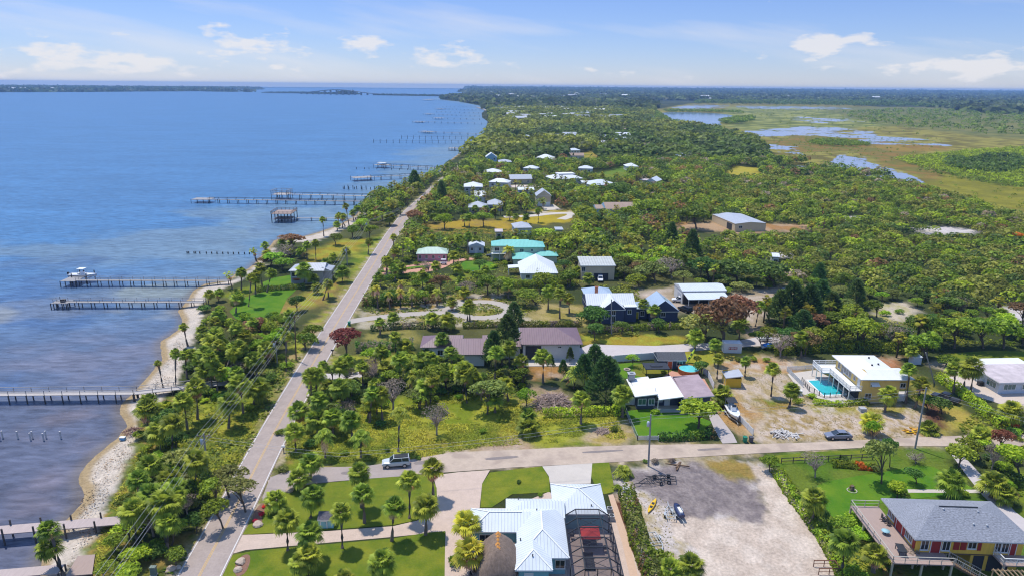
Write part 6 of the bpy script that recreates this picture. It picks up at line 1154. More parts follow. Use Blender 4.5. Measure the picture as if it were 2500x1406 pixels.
zp((440, 420), 4.393, [(655, 1265, 660, 1065, 56), (805, 1310, 810, 1145, 52), (880, 1230, 860, 1015, 62), (930, 1290, 985, 1075, 62), (605, 1410, 610, 1315, 82), (1540, 690, 1525, 503, 36), (1810, 570, 1775, 363, 39), (1740, 600, 1750, 473, 43), (1705, 600, 1690, 473, 36), (1770, 585, 1700, 453, 31), (1685, 632, 1680, 553, 41), (1860, 522, 1850, 433, 41), (1895, 522, 1900, 383, 43), (1455, 942, 1450, 753, 43), (1360, 935, 1360, 773, 46), (1340, 925, 1290, 845, 56), (1180, 910, 1170, 833, 52), (1100, 870, 1090, 745, 46), (1200, 815, 1190, 745, 46), (930, 945, 930, 863, 52), (910, 840, 910, 780, 46), (2290, 895, 2290, 693, 43), (2015, 882, 2030, 743, 49), (1330, 1235, 1330, 1035, 92), (1570, 1075, 1565, 963, 57), (1640, 965, 1640, 903, 52), (1790, 985, 1780, 845, 54), (1600, 1150, 1600, 1083, 62), (1740, 1185, 1740, 1055, 82), (1430, 1225, 1430, 1133, 62), (1590, 1342, 1585, 1183, 56), (1530, 1372, 1590, 1193, 50), (1470, 1305, 1460, 1223, 57), (2220, 1100, 2220, 935, 52), (2370, 1100, 2370, 1003, 52), (2250, 580, 2240, 473, 62), (2360, 462, 2370, 353, 46), (2320, 235, 2320, 168, 31), (2060, 520, 2050, 420, 40), (2140, 470, 2130, 330, 42)])
zp((440, 420), 4.393, [(825, 965, 790, 853, 46)], crowns=RAGGED, noun=('ragged palm', 'ragged palms'), grp='storm worn palms', adj=('dark',)); zp((440, 420), 4.393, [(2388, 962, 2390, 723, 52)], crowns=QUEEN, noun=('coconut palm', 'coconut palms'), grp='feather leaved palms', adj=('slender',))
zp((860, 500), 4.393, [(275, 1110, 260, 885, 62), (405, 1110, 390, 955, 56), (520, 1100, 510, 925, 62), (640, 1090, 640, 925, 62), (780, 1080, 775, 945, 52), (910, 1080, 905, 925, 62), (520, 940, 520, 830, 56), (235, 1080, 225, 900, 55)], crowns=SKIRT, noun=('skirted coconut palm', 'skirted coconut palms'), grp='coconut palms with brown skirts')
zp((860, 500), 4.393, [(1660, 625, 1685, 475, 85)], crowns=SKIRT, noun=('brown skirted palm', 'brown skirted palms'), grp='coconut palms with brown skirts', adj=('tall',))
zp((860, 500), 4.393, [(900, 820, 900, 643, 58), (1130, 760, 1130, 673, 62), (800, 892, 800, 783, 62), (755, 892, 750, 733, 52), (300, 1392, 295, 1253, 61), (445, 1312, 445, 1193, 66), (535, 785, 530, 663, 58), (480, 720, 480, 620, 50), (370, 730, 350, 583, 46), (430, 740, 430, 640, 45), (1245, 522, 1245, 323, 46), (1330, 490, 1330, 373, 52), (845, 465, 840, 353, 62), (1755, 203, 1755, 123, 41), (1690, 173, 1685, 93, 41), (1865, 203, 1865, 123, 43), (1995, 193, 1995, 63, 43), (1255, 243, 1250, 123, 56), (1205, 233, 1200, 133, 46), (1320, 110, 1320, 33, 41), (1440, 110, 1430, 33, 41), (1520, 110, 1520, 63, 41), (400, 222, 400, 113, 62), (2310, 882, 2310, 763, 46), (2010, 800, 1980, 720, 60), (1210, 1020, 1205, 920, 62), (1170, 880, 1160, 800, 55), (1660, 940, 1660, 850, 55)])
zp((860, 500), 4.393, [(2280, 705, 2275, 613, 48)], crowns=SKIRT, noun=('golden coconut palm', 'golden coconut palms'), grp='coconut palms with brown skirts', adj=('bright',))
zp((560, 640), 4.393, [(995, 1295, 1010, 1093, 61), (1260, 1265, 1255, 1043, 92), (1430, 1315, 1425, 1113, 76), (1675, 1305, 1675, 1113, 87), (1060, 1406, 1060, 1313, 71), (1785, 1005, 1780, 785, 66), (1885, 1003, 1885, 883, 82), (655, 703, 640, 553, 66), (610, 1163, 610, 785, 61), (335, 730, 355, 643, 70), (285, 905, 285, 823, 86), (130, 1205, 105, 900, 97), (550, 820, 540, 760, 60), (870, 1330, 880, 1260, 60), (2060, 1270, 2060, 1180, 70), (1560, 1400, 1560, 1300, 75)])
# ------------------------------------------------------------------ broadleaf trees, pines and shrubs placed by hand: base px, crown centre px, crown radius px, height/width of crown, kind
NOUN = {'oak': ('green broadleaf tree', 'green broadleaf trees'), 'lime': ('bright green tree', 'bright green trees'), 'dark': ('dark green tree', 'dark green trees'), 'sea': ('olive green tree', 'olive green trees'), 'rust': ('rust red tree', 'rust red trees'), 'copper': ('coppery brown tree', 'coppery brown trees'),
        'pine': ('feathery dark pine', 'feathery dark pines'), 'grey': ('bare grey tree', 'bare grey trees'), 'flame': ('orange flowering tree', 'orange flowering trees')}
def tree(bx, by, cx, cy, r, kind='oak', asp=.85, adj=()):
    b = at(bx, by); ray = ROT @ Vector(((cx-1250)/FPX, (703-cy)/FPX, -1.0)); t_ = b.y/ray.y; c = Vector((0, 0, CAM_H))+ray*t_; R0 = r/mpp(c); zc = max(c.z, R0*asp*.55)
    t = bpy.data.objects.new('pine_tree' if kind == 'pine' else 'broadleaf_tree', None); C.objects.link(t); t.location = b; cr, tr = random.choice(PROTO[kind])
    dx = c.x-b.x; put('trunk', tr, t, rot=(0, math.atan2(dx, zc)*.8, random.uniform(0, 6.28) if abs(dx) < .5 else 0), scale=(R0*1.1 if kind != 'pine' else R0*.6, R0*1.1 if kind != 'pine' else R0*.6, zc*(1.05 if kind not in ('pine', 'grey') else 1.3 if kind == 'pine' else .85)))
    put('crown', cr, t, loc=(dx, 0, zc), rot=(0, 0, random.uniform(0, 6.28)), scale=(R0*random.uniform(.9, 1.2), R0*random.uniform(.9, 1.2), R0*asp)); t['category'] = 'tree'; t['group'] = NOUN[kind][1]
    PLANTS.append((t, *NOUN[kind], bx, by, zc+R0*asp, list(adj))); KEEP.append(np.array([(b.x-R0*.55, b.y-R0*.55), (b.x+R0*.55, b.y-R0*.55), (b.x+R0*.55, b.y+R0*.55), (b.x-R0*.55, b.y+R0*.55)])); return t
SN = {'oak': 'green shrub', 'lime': 'lime green shrub', 'dark': 'dark green shrub', 'sea': 'olive shrub', 'copper': 'brownish shrub', 'grey': 'dry grey shrub'}
def shrub(bx, by, r, kind='oak', asp=.8):
    b = at(bx, by); R0 = r/mpp(b); o = put('shrub', random.choice(SHRUB[kind]), None, loc=(b.x, b.y, R0*asp*.45), rot=(0, 0, random.uniform(0, 6.28)), scale=(R0, R0, R0*asp)); o['category'] = 'shrub'; o['group'] = SN[kind]+'s'
    PLANTS.append((o, SN[kind], SN[kind]+'s', bx, by, R0, [])); return o
for a in ((848, 880, 848, 820, 46, 'rust', .75), (1765, 845, 1765, 762, 78, 'copper', .8), (1720, 835, 1720, 790, 58, 'sea', .7), (1800, 800, 1800, 745, 55, 'copper', .8), (1450, 810, 1450, 770, 46, 'dark', .85), (1452, 830, 1455, 800, 26, 'dark', .8), (1517, 815, 1517, 795, 22, 'dark', .95), (1608, 812, 1608, 790, 25, 'dark', 1.0), (1480, 785, 1440, 765, 28, 'dark', .9),
  (1705, 1045, 1706, 1002, 57, 'lime', .7), (1285, 990, 1285, 962, 26, 'lime', 1.0), (1275, 940, 1270, 912, 32, 'oak', .75), (1190, 1010, 1192, 950, 48, 'sea', .85), (1066, 1060, 1064, 1005, 42, 'grey', .95), (960, 1000, 955, 945, 48, 'grey', .7), (1130, 950, 1125, 905, 30, 'lime', .8), (1060, 960, 1060, 905, 34, 'oak', .8), (1005, 905, 1000, 880, 34, 'lime', .7), (920, 1010, 920, 985, 34, 'lime', .6),
  (1545, 895, 1545, 873, 17, 'lime', .85), (1712, 915, 1712, 893, 24, 'dark', .9), (1990, 1165, 1987, 1120, 34, 'grey', .75), (1878, 1150, 1880, 1125, 26, 'oak', .95), (2152, 1180, 2150, 1100, 40, 'sea', 1.2), (2172, 1140, 2172, 1085, 24, 'dark', 1.3), (2130, 1085, 2130, 1040, 24, 'lime', 1.1), (2235, 1130, 2235, 1112, 30, 'grey', .7), (2238, 1180, 2230, 1155, 26, 'dark', .8), (2190, 1215, 2190, 1190, 32, 'lime', .8), (2200, 1220, 2200, 1205, 24, 'oak', .8), (2340, 1140, 2345, 1105, 40, 'oak', .9), (2395, 1120, 2370, 1085, 34, 'oak', .8),
  (2440, 1100, 2450, 1065, 34, 'rust', .85), (2490, 1165, 2470, 1110, 50, 'lime', .8), (2420, 1150, 2430, 1100, 30, 'grey', .8), (2460, 1225, 2465, 1205, 24, 'copper', 1.1), (2260, 1380, 2240, 1345, 48, 'grey', .8), (2300, 1010, 2290, 985, 36, 'dark', .8), (2265, 1000, 2255, 975, 30, 'oak', .8), (2020, 1275, 2010, 1255, 22, 'dark', .9), (2085, 1280, 2090, 1265, 34, 'lime', .55), (2060, 1290, 2055, 1275, 30, 'oak', .7), (2090, 1320, 2100, 1300, 30, 'lime', .5),
  (1225, 890, 1225, 840, 48, 'sea', 1.3), (1235, 885, 1240, 800, 36, 'pine', 1.0), (1200, 895, 1205, 845, 34, 'pine', 1.2), (1255, 800, 1255, 765, 30, 'pine', 1.0), (1478, 985, 1478, 920, 48, 'pine', 1.15), (1425, 960, 1425, 895, 28, 'pine', 1.2), (1450, 930, 1452, 880, 38, 'pine', 1.1), (1490, 960, 1497, 905, 28, 'pine', 1.1), (1345, 920, 1345, 880, 12, 'pine', 1.4), (1390, 885, 1392, 862, 13, 'pine', 1.3), (1375, 925, 1375, 895, 14, 'pine', 1.4),
  (1900, 800, 1905, 745, 34, 'pine', 1.2), (1935, 800, 1935, 735, 40, 'pine', 1.3), (1975, 800, 1975, 745, 44, 'pine', 1.2), (2005, 770, 2005, 720, 30, 'pine', 1.3), (2030, 790, 2030, 750, 36, 'pine', 1.1), (1960, 830, 1960, 790, 36, 'pine', 1.0), (2090, 750, 2090, 715, 30, 'pine', 1.2), (2000, 700, 2000, 670, 22, 'pine', 1.3), (1640, 610, 1640, 575, 22, 'pine', 1.5), (1690, 640, 1690, 595, 24, 'pine', 1.5),
  (1470, 660, 1430, 610, 0.1, 'oak', 1), (1410, 615, 1410, 585, 46, 'oak', .8), (1460, 590, 1450, 570, 30, 'lime', .8), (1330, 590, 1330, 572, 36, 'lime', .7), (1370, 600, 1365, 580, 34, 'oak', .7), (1700, 560, 1690, 525, 40, 'oak', .9), (1540, 545, 1530, 520, 30, 'oak', 1.0), (1590, 535, 1585, 505, 44, 'oak', .8), (1420, 545, 1420, 520, 40, 'oak', .9), (1450, 555, 1450, 535, 30, 'dark', .8), (1510, 490, 1510, 462, 40, 'dark', .8), (1480, 480, 1475, 470, 24, 'dark', 1.0),
  (1890, 700, 1870, 660, 70, 'dark', .55), (1800, 690, 1790, 655, 60, 'dark', .6), (1730, 680, 1720, 650, 50, 'dark', .7), (1600, 690, 1590, 660, 44, 'sea', .8), (1560, 700, 1550, 680, 30, 'oak', .8), (1640, 680, 1635, 645, 40, 'grey', .7), (1545, 640, 1540, 615, 40, 'oak', .8), (1630, 640, 1620, 620, 40, 'lime', .7),
  (560, 1215, 560, 1160, 52, 'sea', .6), (600, 1250, 575, 1185, 46, 'sea', .55), (530, 1240, 520, 1185, 40, 'oak', .7), (545, 1290, 520, 1235, 42, 'oak', .8), (440, 1150, 430, 1115, 42, 'sea', .7), (345, 1190, 345, 1160, 32, 'grey', .7), (390, 1200, 390, 1175, 38, 'oak', .7), (470, 1230, 470, 1190, 34, 'oak', .8), (310, 1260, 310, 1225, 36, 'oak', .7), (380, 1280, 385, 1240, 40, 'dark', .7), (420, 1330, 430, 1290, 40, 'oak', .7), (480, 1300, 470, 1270, 34, 'dark', .8), (280, 1345, 285, 1315, 34, 'oak', .7), (330, 1380, 330, 1350, 40, 'lime', .6), (430, 1380, 420, 1350, 34, 'oak', .6), (250, 1415, 260, 1385, 34, 'oak', .6), (300, 1440, 310, 1400, 44, 'lime', .6),
  (640, 815, 625, 790, 38, 'copper', .6), (600, 830, 590, 805, 36, 'copper', .6), (745, 855, 745, 830, 34, 'oak', .9), (760, 835, 765, 805, 28, 'oak', .9), (700, 855, 690, 825, 34, 'dark', .8), (725, 760, 725, 735, 24, 'dark', 1.0), (690, 640, 690, 610, 36, 'grey', .6), (715, 620, 712, 582, 34, 'copper', .5), (640, 650, 645, 635, 20, 'copper', .8), (860, 580, 860, 560, 26, 'oak', .8), (900, 585, 905, 560, 24, 'oak', .8), (870, 560, 885, 545, 24, 'lime', .8), (820, 600, 815, 580, 22, 'oak', .8), (690, 660, 690, 640, 34, 'lime', .5), (660, 650, 668, 628, 30, 'lime', .6),
  (1076, 715, 1075, 685, 26, 'copper', .9), (1010, 555, 1010, 525, 30, 'copper', .7), (1085, 560, 1085, 535, 26, 'lime', .9), (1060, 545, 1060, 530, 20, 'oak', .9), (1180, 555, 1180, 530, 26, 'oak', .8), (1310, 745, 1285, 720, 32, 'oak', .8), (1240, 720, 1230, 690, 26, 'lime', 1.1), (1190, 720, 1190, 690, 30, 'oak', 1.2), (1140, 725, 1140, 700, 28, 'grey', .9), (1040, 745, 1030, 720, 26, 'oak', .8), (960, 745, 950, 725, 30, 'dark', .8), (1330, 710, 1330, 680, 36, 'oak', .7), (1390, 700, 1395, 675, 32, 'oak', .8),
  (1080, 505, 1078, 470, 18, 'pine', 1.6), (1012, 470, 1012, 440, 20, 'pine', 1.2), (2484, 590, 2484, 574, 20, 'flame', .5), (1700, 885, 1702, 875, 12, 'oak', 1),
  (1905, 870, 1905, 830, 38, 'grey', .9), (1965, 870, 1968, 825, 36, 'copper', .8), (1860, 850, 1850, 820, 24, 'oak', .8), (2050, 850, 2050, 810, 44, 'oak', .9), (2110, 850, 2105, 800, 46, 'oak', .9), (2180, 850, 2185, 805, 46, 'grey', .8), (2200, 850, 2200, 815, 36, 'dark', .9), (2270, 840, 2260, 790, 50, 'oak', .8), (2330, 850, 2330, 800, 54, 'oak', .8), (2400, 850, 2390, 800, 54, 'oak', .8), (2450, 850, 2450, 800, 56, 'oak', .8), (2310, 890, 2310, 875, 30, 'oak', .7), (2340, 760, 2340, 730, 44, 'dark', .8), (2140, 775, 2140, 745, 30, 'oak', .8), (2080, 800, 2080, 765, 36, 'oak', .9)):
    if a[4] > 1: tree(*a)
def hedge(name, label, px, h, w_, kinds, cat='hedge'):
    pts = [at(*p) for p in px]; rg = np.random.default_rng(int(px[0][0])); P_, N_, S_ = [], [], []
    for a, b in zip(pts, pts[1:]):
        L = (b-a).length; n = int(L*(60 if h > 1.3 else 90)*max(1, h)*(w_/2)**.5); t = rg.uniform(0, 1, n); sg = np.array((b-a)/L); side = np.array((-sg[1], sg[0], 0))
        bumps = .75+.35*fbm(t*L/1.3, np.zeros(n), int(px[0][1]), 2); th = rg.uniform(-.4, 3.54, n); hh = h*bumps
        p = np.array(a)[None]+sg[None]*(t*L)[:, None]+side[None]*(np.cos(th)*w_/2*bumps)[:, None]; p[:, 2] = np.clip(np.sin(th), .0, 1)*hh*rg.uniform(.75, 1.05, n)+rg.uniform(0, .3, n)*hh
        d = side[None]*np.cos(th)[:, None]+np.array((0, 0, 1))[None]*np.sin(th)[:, None]; nn = d*.6+rg.normal(size=(n, 3))*.4; P_.append(p); N_.append(nn/np.linalg.norm(nn, axis=1)[:, None]); S_.append(rg.uniform(.14, .30, n))
    P_ = np.concatenate(P_); V, F = cards(P_, np.concatenate(N_), np.concatenate(S_), rg); o0 = np.array(pts[0]); V = V-o0
    ms = [LM[k] for k in kinds]; mi = (fbm(P_[:, 0]/2.2, P_[:, 1]/2.2, 5, 3)*len(ms)*1.6-.3*len(ms)).clip(0, len(ms)-1).astype(int); o = put(name, np_mesh(name, V, F, ms, mi=mi), None, loc=pts[0]); tag(o, label, cat); KEEP.append(np.array([(p.x+dx, p.y+dy) for p, dx, dy in ((pts[0], -w_/2, -.6), (pts[-1], w_/2, -.6), (pts[-1], w_/2, .6), (pts[0], -w_/2, .6))])); return o
hedge('hedge', 'tall ragged mixed hedge between the pool cage and gravel yard', [(1530, 1215), (1545, 1270), (1560, 1330), (1590, 1406), (1600, 1440)], 2.6, 2.6, ('oak', 'sea', 'oak', 'copper'))
hedge('hedge', 'brown-green clipped hedge at the street edge of the bright lawn', [(1606, 1073), (1690, 1071), (1745, 1066)], 1.4, 1.6, ('copper', 'dark', 'oak'))
hedge('hedge', 'long green hedge beside the dark pickup truck', [(2290, 925), (2350, 965), (2400, 1005), (2450, 1045)], 1.8, 2.2, ('oak', 'lime'))
hedge('hedge', 'row of low bushes along the front of the pool deck', [(1985, 985), (2040, 990), (2115, 985)], 1.0, 1.2, ('lime', 'oak')); hedge('hedge', 'leafy hedge behind the shore house lawn', [(626, 712), (680, 708), (745, 704)], 1.6, 1.8, ('oak', 'dark', 'oak'))
hedge('hedge', 'dark hedge along the front of the brick drive garden', [(915, 690), (965, 680), (1040, 676)], 1.6, 1.8, ('dark', 'oak')); hedge('hedge', 'dark leafy hedge between the rust red tree and plum roofed house', [(868, 858), (930, 856), (1010, 850)], 2.4, 2.6, ('dark', 'grey', 'dark'))
hedge('hedge', 'dense green hedge running along the tall grass lot', [(1325, 1015), (1420, 1012), (1525, 1008)], 1.6, 2.4, ('oak', 'lime', 'oak')); hedge('hedge', 'pale flowering hedge behind the plum roofed house', [(1130, 800), (1270, 795), (1420, 795)], 1.3, 2.0, ('grey', 'sea', 'oak')); hedge('hedge', 'pale scrubby hedge left of the dark pine', [(905, 806), (1000, 800), (1110, 800)], 1.5, 2.2, ('grey', 'dark', 'sea'))
hedge('hedge', 'mixed garden hedge in front of the navy house', [(1440, 812), (1540, 805), (1680, 800)], 1.4, 2.0, ('oak', 'grey', 'lime')); hedge('hedge', 'tall green screen of shrubs under the rows of coconut palms', [(885, 745), (1000, 742), (1090, 735)], 2.2, 3, ('dark', 'oak', 'copper')); hedge('hedge', 'weedy green border along the right side of the gravel yard', [(1895, 1150), (1950, 1230), (2010, 1310), (2050, 1380), (2075, 1440)], 1.1, 2.6, ('oak', 'lime', 'oak', 'sea'))
hedge('hedge', 'planted border below the two-rail fence', [(2030, 1135), (2090, 1140), (2140, 1145)], 1.0, 1.8, ('oak', 'lime', 'flame')); hedge('hedge', 'dark evergreen belt behind the yellow house and sandy lot', [(1880, 862), (2000, 855), (2130, 852), (2240, 862)], 2.2, 4, ('dark', 'oak', 'dark')); hedge('hedge', 'leafy screen in front of the dense garden of the white roof house', [(1200, 700), (1300, 700), (1400, 695)], 2.2, 4, ('lime', 'oak', 'dark'))
for a in ((685, 1060, 16, 'oak'), (760, 1090, 22, 'dark'), (880, 1080, 16, 'dark'), (840, 1110, 14, 'oak'), (930, 1040, 18, 'dark'), (945, 1100, 12, 'oak'), (1180, 1055, 12, 'oak'), (1500, 1050, 14, 'oak'), (1265, 1178, 9, 'dark'), (1320, 1210, 10, 'lime'), (1505, 1195, 15, 'oak'), (1640, 1128, 12, 'grey'), (1600, 1130, 14, 'grey'), (1575, 1128, 9, 'dark'), (1620, 1370, 34, 'oak'), (1650, 1390, 30, 'lime'), (1580, 1390, 26, 'dark'), (2080, 1190, 9, 'copper'), (2350, 1210, 18, 'lime'), (2140, 1150, 20, 'sea'), (2060, 1125, 16, 'dark'), (2300, 1165, 14, 'oak'),
  (1950, 985, 18, 'oak'), (1980, 970, 14, 'lime'), (1835, 880, 14, 'oak'), (1870, 882, 12, 'lime'), (1800, 880, 12, 'oak'), (1600, 1010, 14, 'lime'), (1020, 1120, 10, 'oak'), (690, 1150, 18, 'sea'), (1620, 910, 10, 'lime'), (900, 1000, 22, 'oak'), (820, 1000, 22, 'lime'), (770, 985, 22, 'oak'), (860, 960, 22, 'oak'), (1000, 940, 22, 'dark'), (1420, 990, 22, 'oak'), (1500, 985, 18, 'dark'), (1330, 880, 14, 'oak'), (1110, 1380, 26, 'oak'), (1135, 1290, 22, 'dark'), (1160, 1330, 20, 'lime'), (1170, 1400, 18, 'copper'),
  (640, 970, 26, 'oak'), (660, 930, 24, 'dark'), (700, 900, 22, 'oak'), (610, 1000, 20, 'lime'), (500, 960, 20, 'dark'), (470, 905, 26, 'dark'), (520, 890, 26, 'dark'), (560, 920, 26, 'oak'), (610, 900, 26, 'dark'), (640, 880, 24, 'oak'), (540, 850, 26, 'oak'), (500, 830, 26, 'oak'), (570, 800, 26, 'oak'), (520, 790, 26, 'lime'), (500, 760, 20, 'dark'), (540, 760, 18, 'oak'), (600, 780, 22, 'lime'), (340, 1070, 22, 'oak'), (360, 1100, 18, 'lime'), (400, 1050, 24, 'oak'), (360, 1010, 20, 'oak'), (420, 1010, 22, 'lime'), (2480, 1060, 18, 'lime'), (2440, 1030, 16, 'oak'), (2160, 770, 16, 'lime'), (2196, 765, 14, 'oak')): shrub(*a)
for poly, n, sz, kinds, seed in (([(330, 1190), (350, 1060), (470, 940), (520, 870), (620, 800), (700, 800), (690, 880), (610, 940), (560, 960), (520, 1180), (500, 1290), (400, 1400), (240, 1420), (290, 1290)], 95, (.9, 1.9), ('oak', 'dark', 'lime', 'oak', 'sea'), 1), ([(700, 1000), (760, 920), (1040, 880), (1280, 890), (1290, 970), (1000, 985), (900, 1010), (760, 1060), (710, 1070)], 75, (.8, 2.0), ('oak', 'lime', 'dark', 'oak', 'sea'), 2),
  ([(500, 760), (480, 820), (540, 800), (700, 790), (730, 760), (640, 770), (580, 790)], 26, (.8, 1.6), ('oak', 'dark', 'lime'), 3), ([(900, 700), (960, 600), (1000, 560), (1230, 580), (1240, 690), (1230, 725), (900, 740)], 50, (1.0, 2.2), ('oak', 'dark', 'lime', 'oak'), 4), ([(1900, 1150), (1990, 1250), (2080, 1380), (2130, 1420), (2070, 1440), (1990, 1300), (1930, 1210)], 22, (.6, 1.3), ('oak', 'lime', 'dark'), 5), ([(2340, 1060), (2500, 1060), (2500, 1230), (2420, 1160), (2370, 1110)], 16, (.8, 1.8), ('oak', 'dark', 'lime'), 6)):
    q = at_np(poly); rs = np.random.default_rng(seed); lo, hi = q.min(0), q.max(0); P_ = rs.uniform(lo, hi, (n*6, 2)); P_ = P_[(sdist(P_, q) > .5) & ~inpoly(P_, [OPEN]) & (sdist(P_, LAND) > 5)][:n]; P_ = P_[np.min(np.hypot(P_[:, 0, None]-np.array(ROADC)[None, :, 0], P_[:, 1, None]-np.array(ROADC)[None, :, 1]), axis=1) > 5.5]
    for x, y in P_: bx, by = pix((x, y, 0)); shrub(bx, by, rs.uniform(*sz)*mpp((x, y, 0)), kinds[rs.integers(len(kinds))], rs.uniform(.7, 1.15))
for poly, n, seed in (([(705, 1075), (700, 1000), (760, 900), (1040, 880), (1280, 890), (1290, 990), (1000, 1010), (900, 1050), (760, 1090)], 46, 21), ([(340, 1200), (360, 1060), (470, 950), (520, 870), (620, 800), (700, 800), (690, 880), (610, 950), (540, 1000), (500, 1200), (480, 1290), (380, 1400), (280, 1400)], 52, 22), ([(900, 720), (960, 600), (1230, 590), (1240, 690), (1230, 725)], 20, 23)):
    q = at_np(poly); rs = np.random.default_rng(seed); lo, hi = q.min(0), q.max(0); P_ = rs.uniform(lo, hi, (n*8, 2)); P_ = P_[(sdist(P_, q) > .5) & ~inpoly(P_, [OPEN]) & ~inpoly(P_, KEEP) & (sdist(P_, LAND) > 6)]; P_ = P_[np.min(np.hypot(P_[:, 0, None]-np.array(ROADC)[None, :, 0], P_[:, 1, None]-np.array(ROADC)[None, :, 1]), axis=1) > 6][:n]
    for i, (x, y) in enumerate(P_):
        bx, by = pix((x, y, 0)); m = mpp((x, y, 0))
        if occl(bx, by, by-5*m, 2*m): continue
        if i % 2: h = rs.uniform(3.5, 7.5); palm(bx, by, bx+rs.uniform(-9, 9), pix((x, y, h))[1], rs.uniform(1.5, 2.1)*m)
        else: R0 = rs.uniform(1.8, 3.2); tree(bx, by, bx+rs.uniform(-6, 6), pix((x, y, R0*rs.uniform(.9, 1.4)))[1], R0*m, ['oak', 'lime', 'dark', 'oak', 'sea', 'grey'][rs.integers(6)], rs.uniform(.65, 1.0))
# ------------------------------------------------------------------ woodland filled in between: nearest as single trees, the rest as far-off mass
WOOD = [([(1000, 690), (1010, 560), (1100, 420), (1200, 300), (1190, 262), (1350, 250), (1600, 262), (1590, 300), (1740, 322), (1850, 352), (1900, 410), (2120, 428), (2250, 458), (2440, 520), (2560, 560), (2560, 870), (2300, 868), (2250, 880), (1870, 850), (1850, 800), (1700, 700), (1500, 690), (1400, 690), (1250, 640)], 1),
        ([(868, 525), (900, 492), (990, 462), (1075, 424), (1160, 362), (1188, 330), (1186, 345), (1130, 395), (1060, 450), (1010, 500), (965, 550), (925, 565), (885, 560)], 1), ([(960, 545), (1000, 500), (1040, 470), (1100, 420), (1190, 330), (1200, 300), (1210, 330), (1130, 420), (1080, 480), (1020, 560), (1000, 690)], 1)]
CLEAR = [at_np(z) for z in ([(1045, 545), (1150, 535), (1250, 540), (1260, 565), (1100, 575), (1030, 560)], [(1225, 533), (1330, 515), (1400, 510), (1400, 540), (1330, 548), (1240, 545)], [(1450, 425), (1530, 405), (1545, 425), (1500, 437), (1450, 437)], [(1415, 375), (1465, 368), (1462, 395), (1430, 398)], [(1765, 420), (1800, 405), (1860, 412), (1860, 430), (1800, 435)], [(1880, 405), (1960, 410), (1990, 428), (1900, 420)],
   [(1650, 547), (1760, 542), (1880, 545), (1990, 552), (1800, 566), (1650, 558)], [(2230, 556), (2310, 553), (2385, 566), (2310, 572)], [(2060, 530), (2110, 528), (2110, 538), (2070, 540)], [(2130, 745), (2220, 735), (2240, 775), (2190, 790), (2130, 775)], [(2430, 742), (2560, 760), (2560, 800), (2470, 790)], [(1570, 700), (1560, 740), (1670, 770), (1790, 750), (1830, 820), (1850, 840), (1870, 760), (1960, 730), (1960, 702), (1880, 700), (1700, 740), (1650, 702)], [(1205, 640), (1110, 636), (1110, 660), (1180, 672), (1250, 665)], [(1890, 615), (1935, 620), (1935, 628), (1895, 626)], [(1606, 278), (1720, 274), (1800, 285), (1760, 306), (1736, 314), (1655, 300)],
   [(1510, 690), (1590, 690), (1650, 680), (1650, 700), (1560, 705)], [(1260, 520), (1310, 500), (1310, 520)], [(1150, 462), (1260, 470), (1250, 480), (1160, 475)])]
PROT += [(1055, 548, 1245, 572, 0), (1235, 533, 1392, 547, 0), (1455, 416, 1542, 434, 0), (935, 640, 1160, 664, 0), (1000, 655, 1215, 694, 0), (880, 762, 1240, 784, 0), (1418, 372, 1465, 392, 0), (1770, 410, 1858, 432, 0), (1650, 545, 1960, 560, 0), (2225, 555, 2385, 572, 0), (2135, 742, 2215, 775, 0), (1600, 700, 1780, 740, 0)]
woodp = [at_np(p) for p, _ in WOOD]
def scatter(region, d0, seed, jit=.9):
    lo, hi = region.min(0), region.max(0); rg = np.random.default_rng(seed); xs = np.arange(lo[0], hi[0], d0); ys = np.arange(lo[1], hi[1], d0); X, Y = np.meshgrid(xs, ys); p = np.stack([X.ravel(), Y.ravel()], 1); p = p+rg.uniform(-.5, .5, p.shape)*d0*jit; return p[sdist(p, region) > 0]
cand = np.concatenate([scatter(q[(slice(None))], 4.6, 5+i)[:400000] for i, q in enumerate([np.clip(w_, [-400, 0], [900, 620]) for w_ in woodp])])
cand = cand[(cand[:, 1] < 600)]; cand = cand[~inpoly(cand, KEEP) & ~inpoly(cand, CLEAR) & (sdist(cand, LAND) > 4)]
rdn = np.array(ROADC); cand = cand[np.min(np.hypot(cand[:, 0, None]-rdn[None, :, 0], cand[:, 1, None]-rdn[None, :, 1]), axis=1) > 6.5]
rg = np.random.default_rng(77); dist = np.hypot(cand[:, 0], cand[:, 1]); order = np.argsort(dist); cand = cand[order]; dist = dist[order]
npalm = sum(1 for p in PLANTS if 'palm' in p[1]); ntree = sum(1 for p in PLANTS if 'tree' in p[1] or 'pine' in p[1]); rest = []; pgrove = []; shade = fbm(cand[:, 0]/45, cand[:, 1]/45, 41, 3)
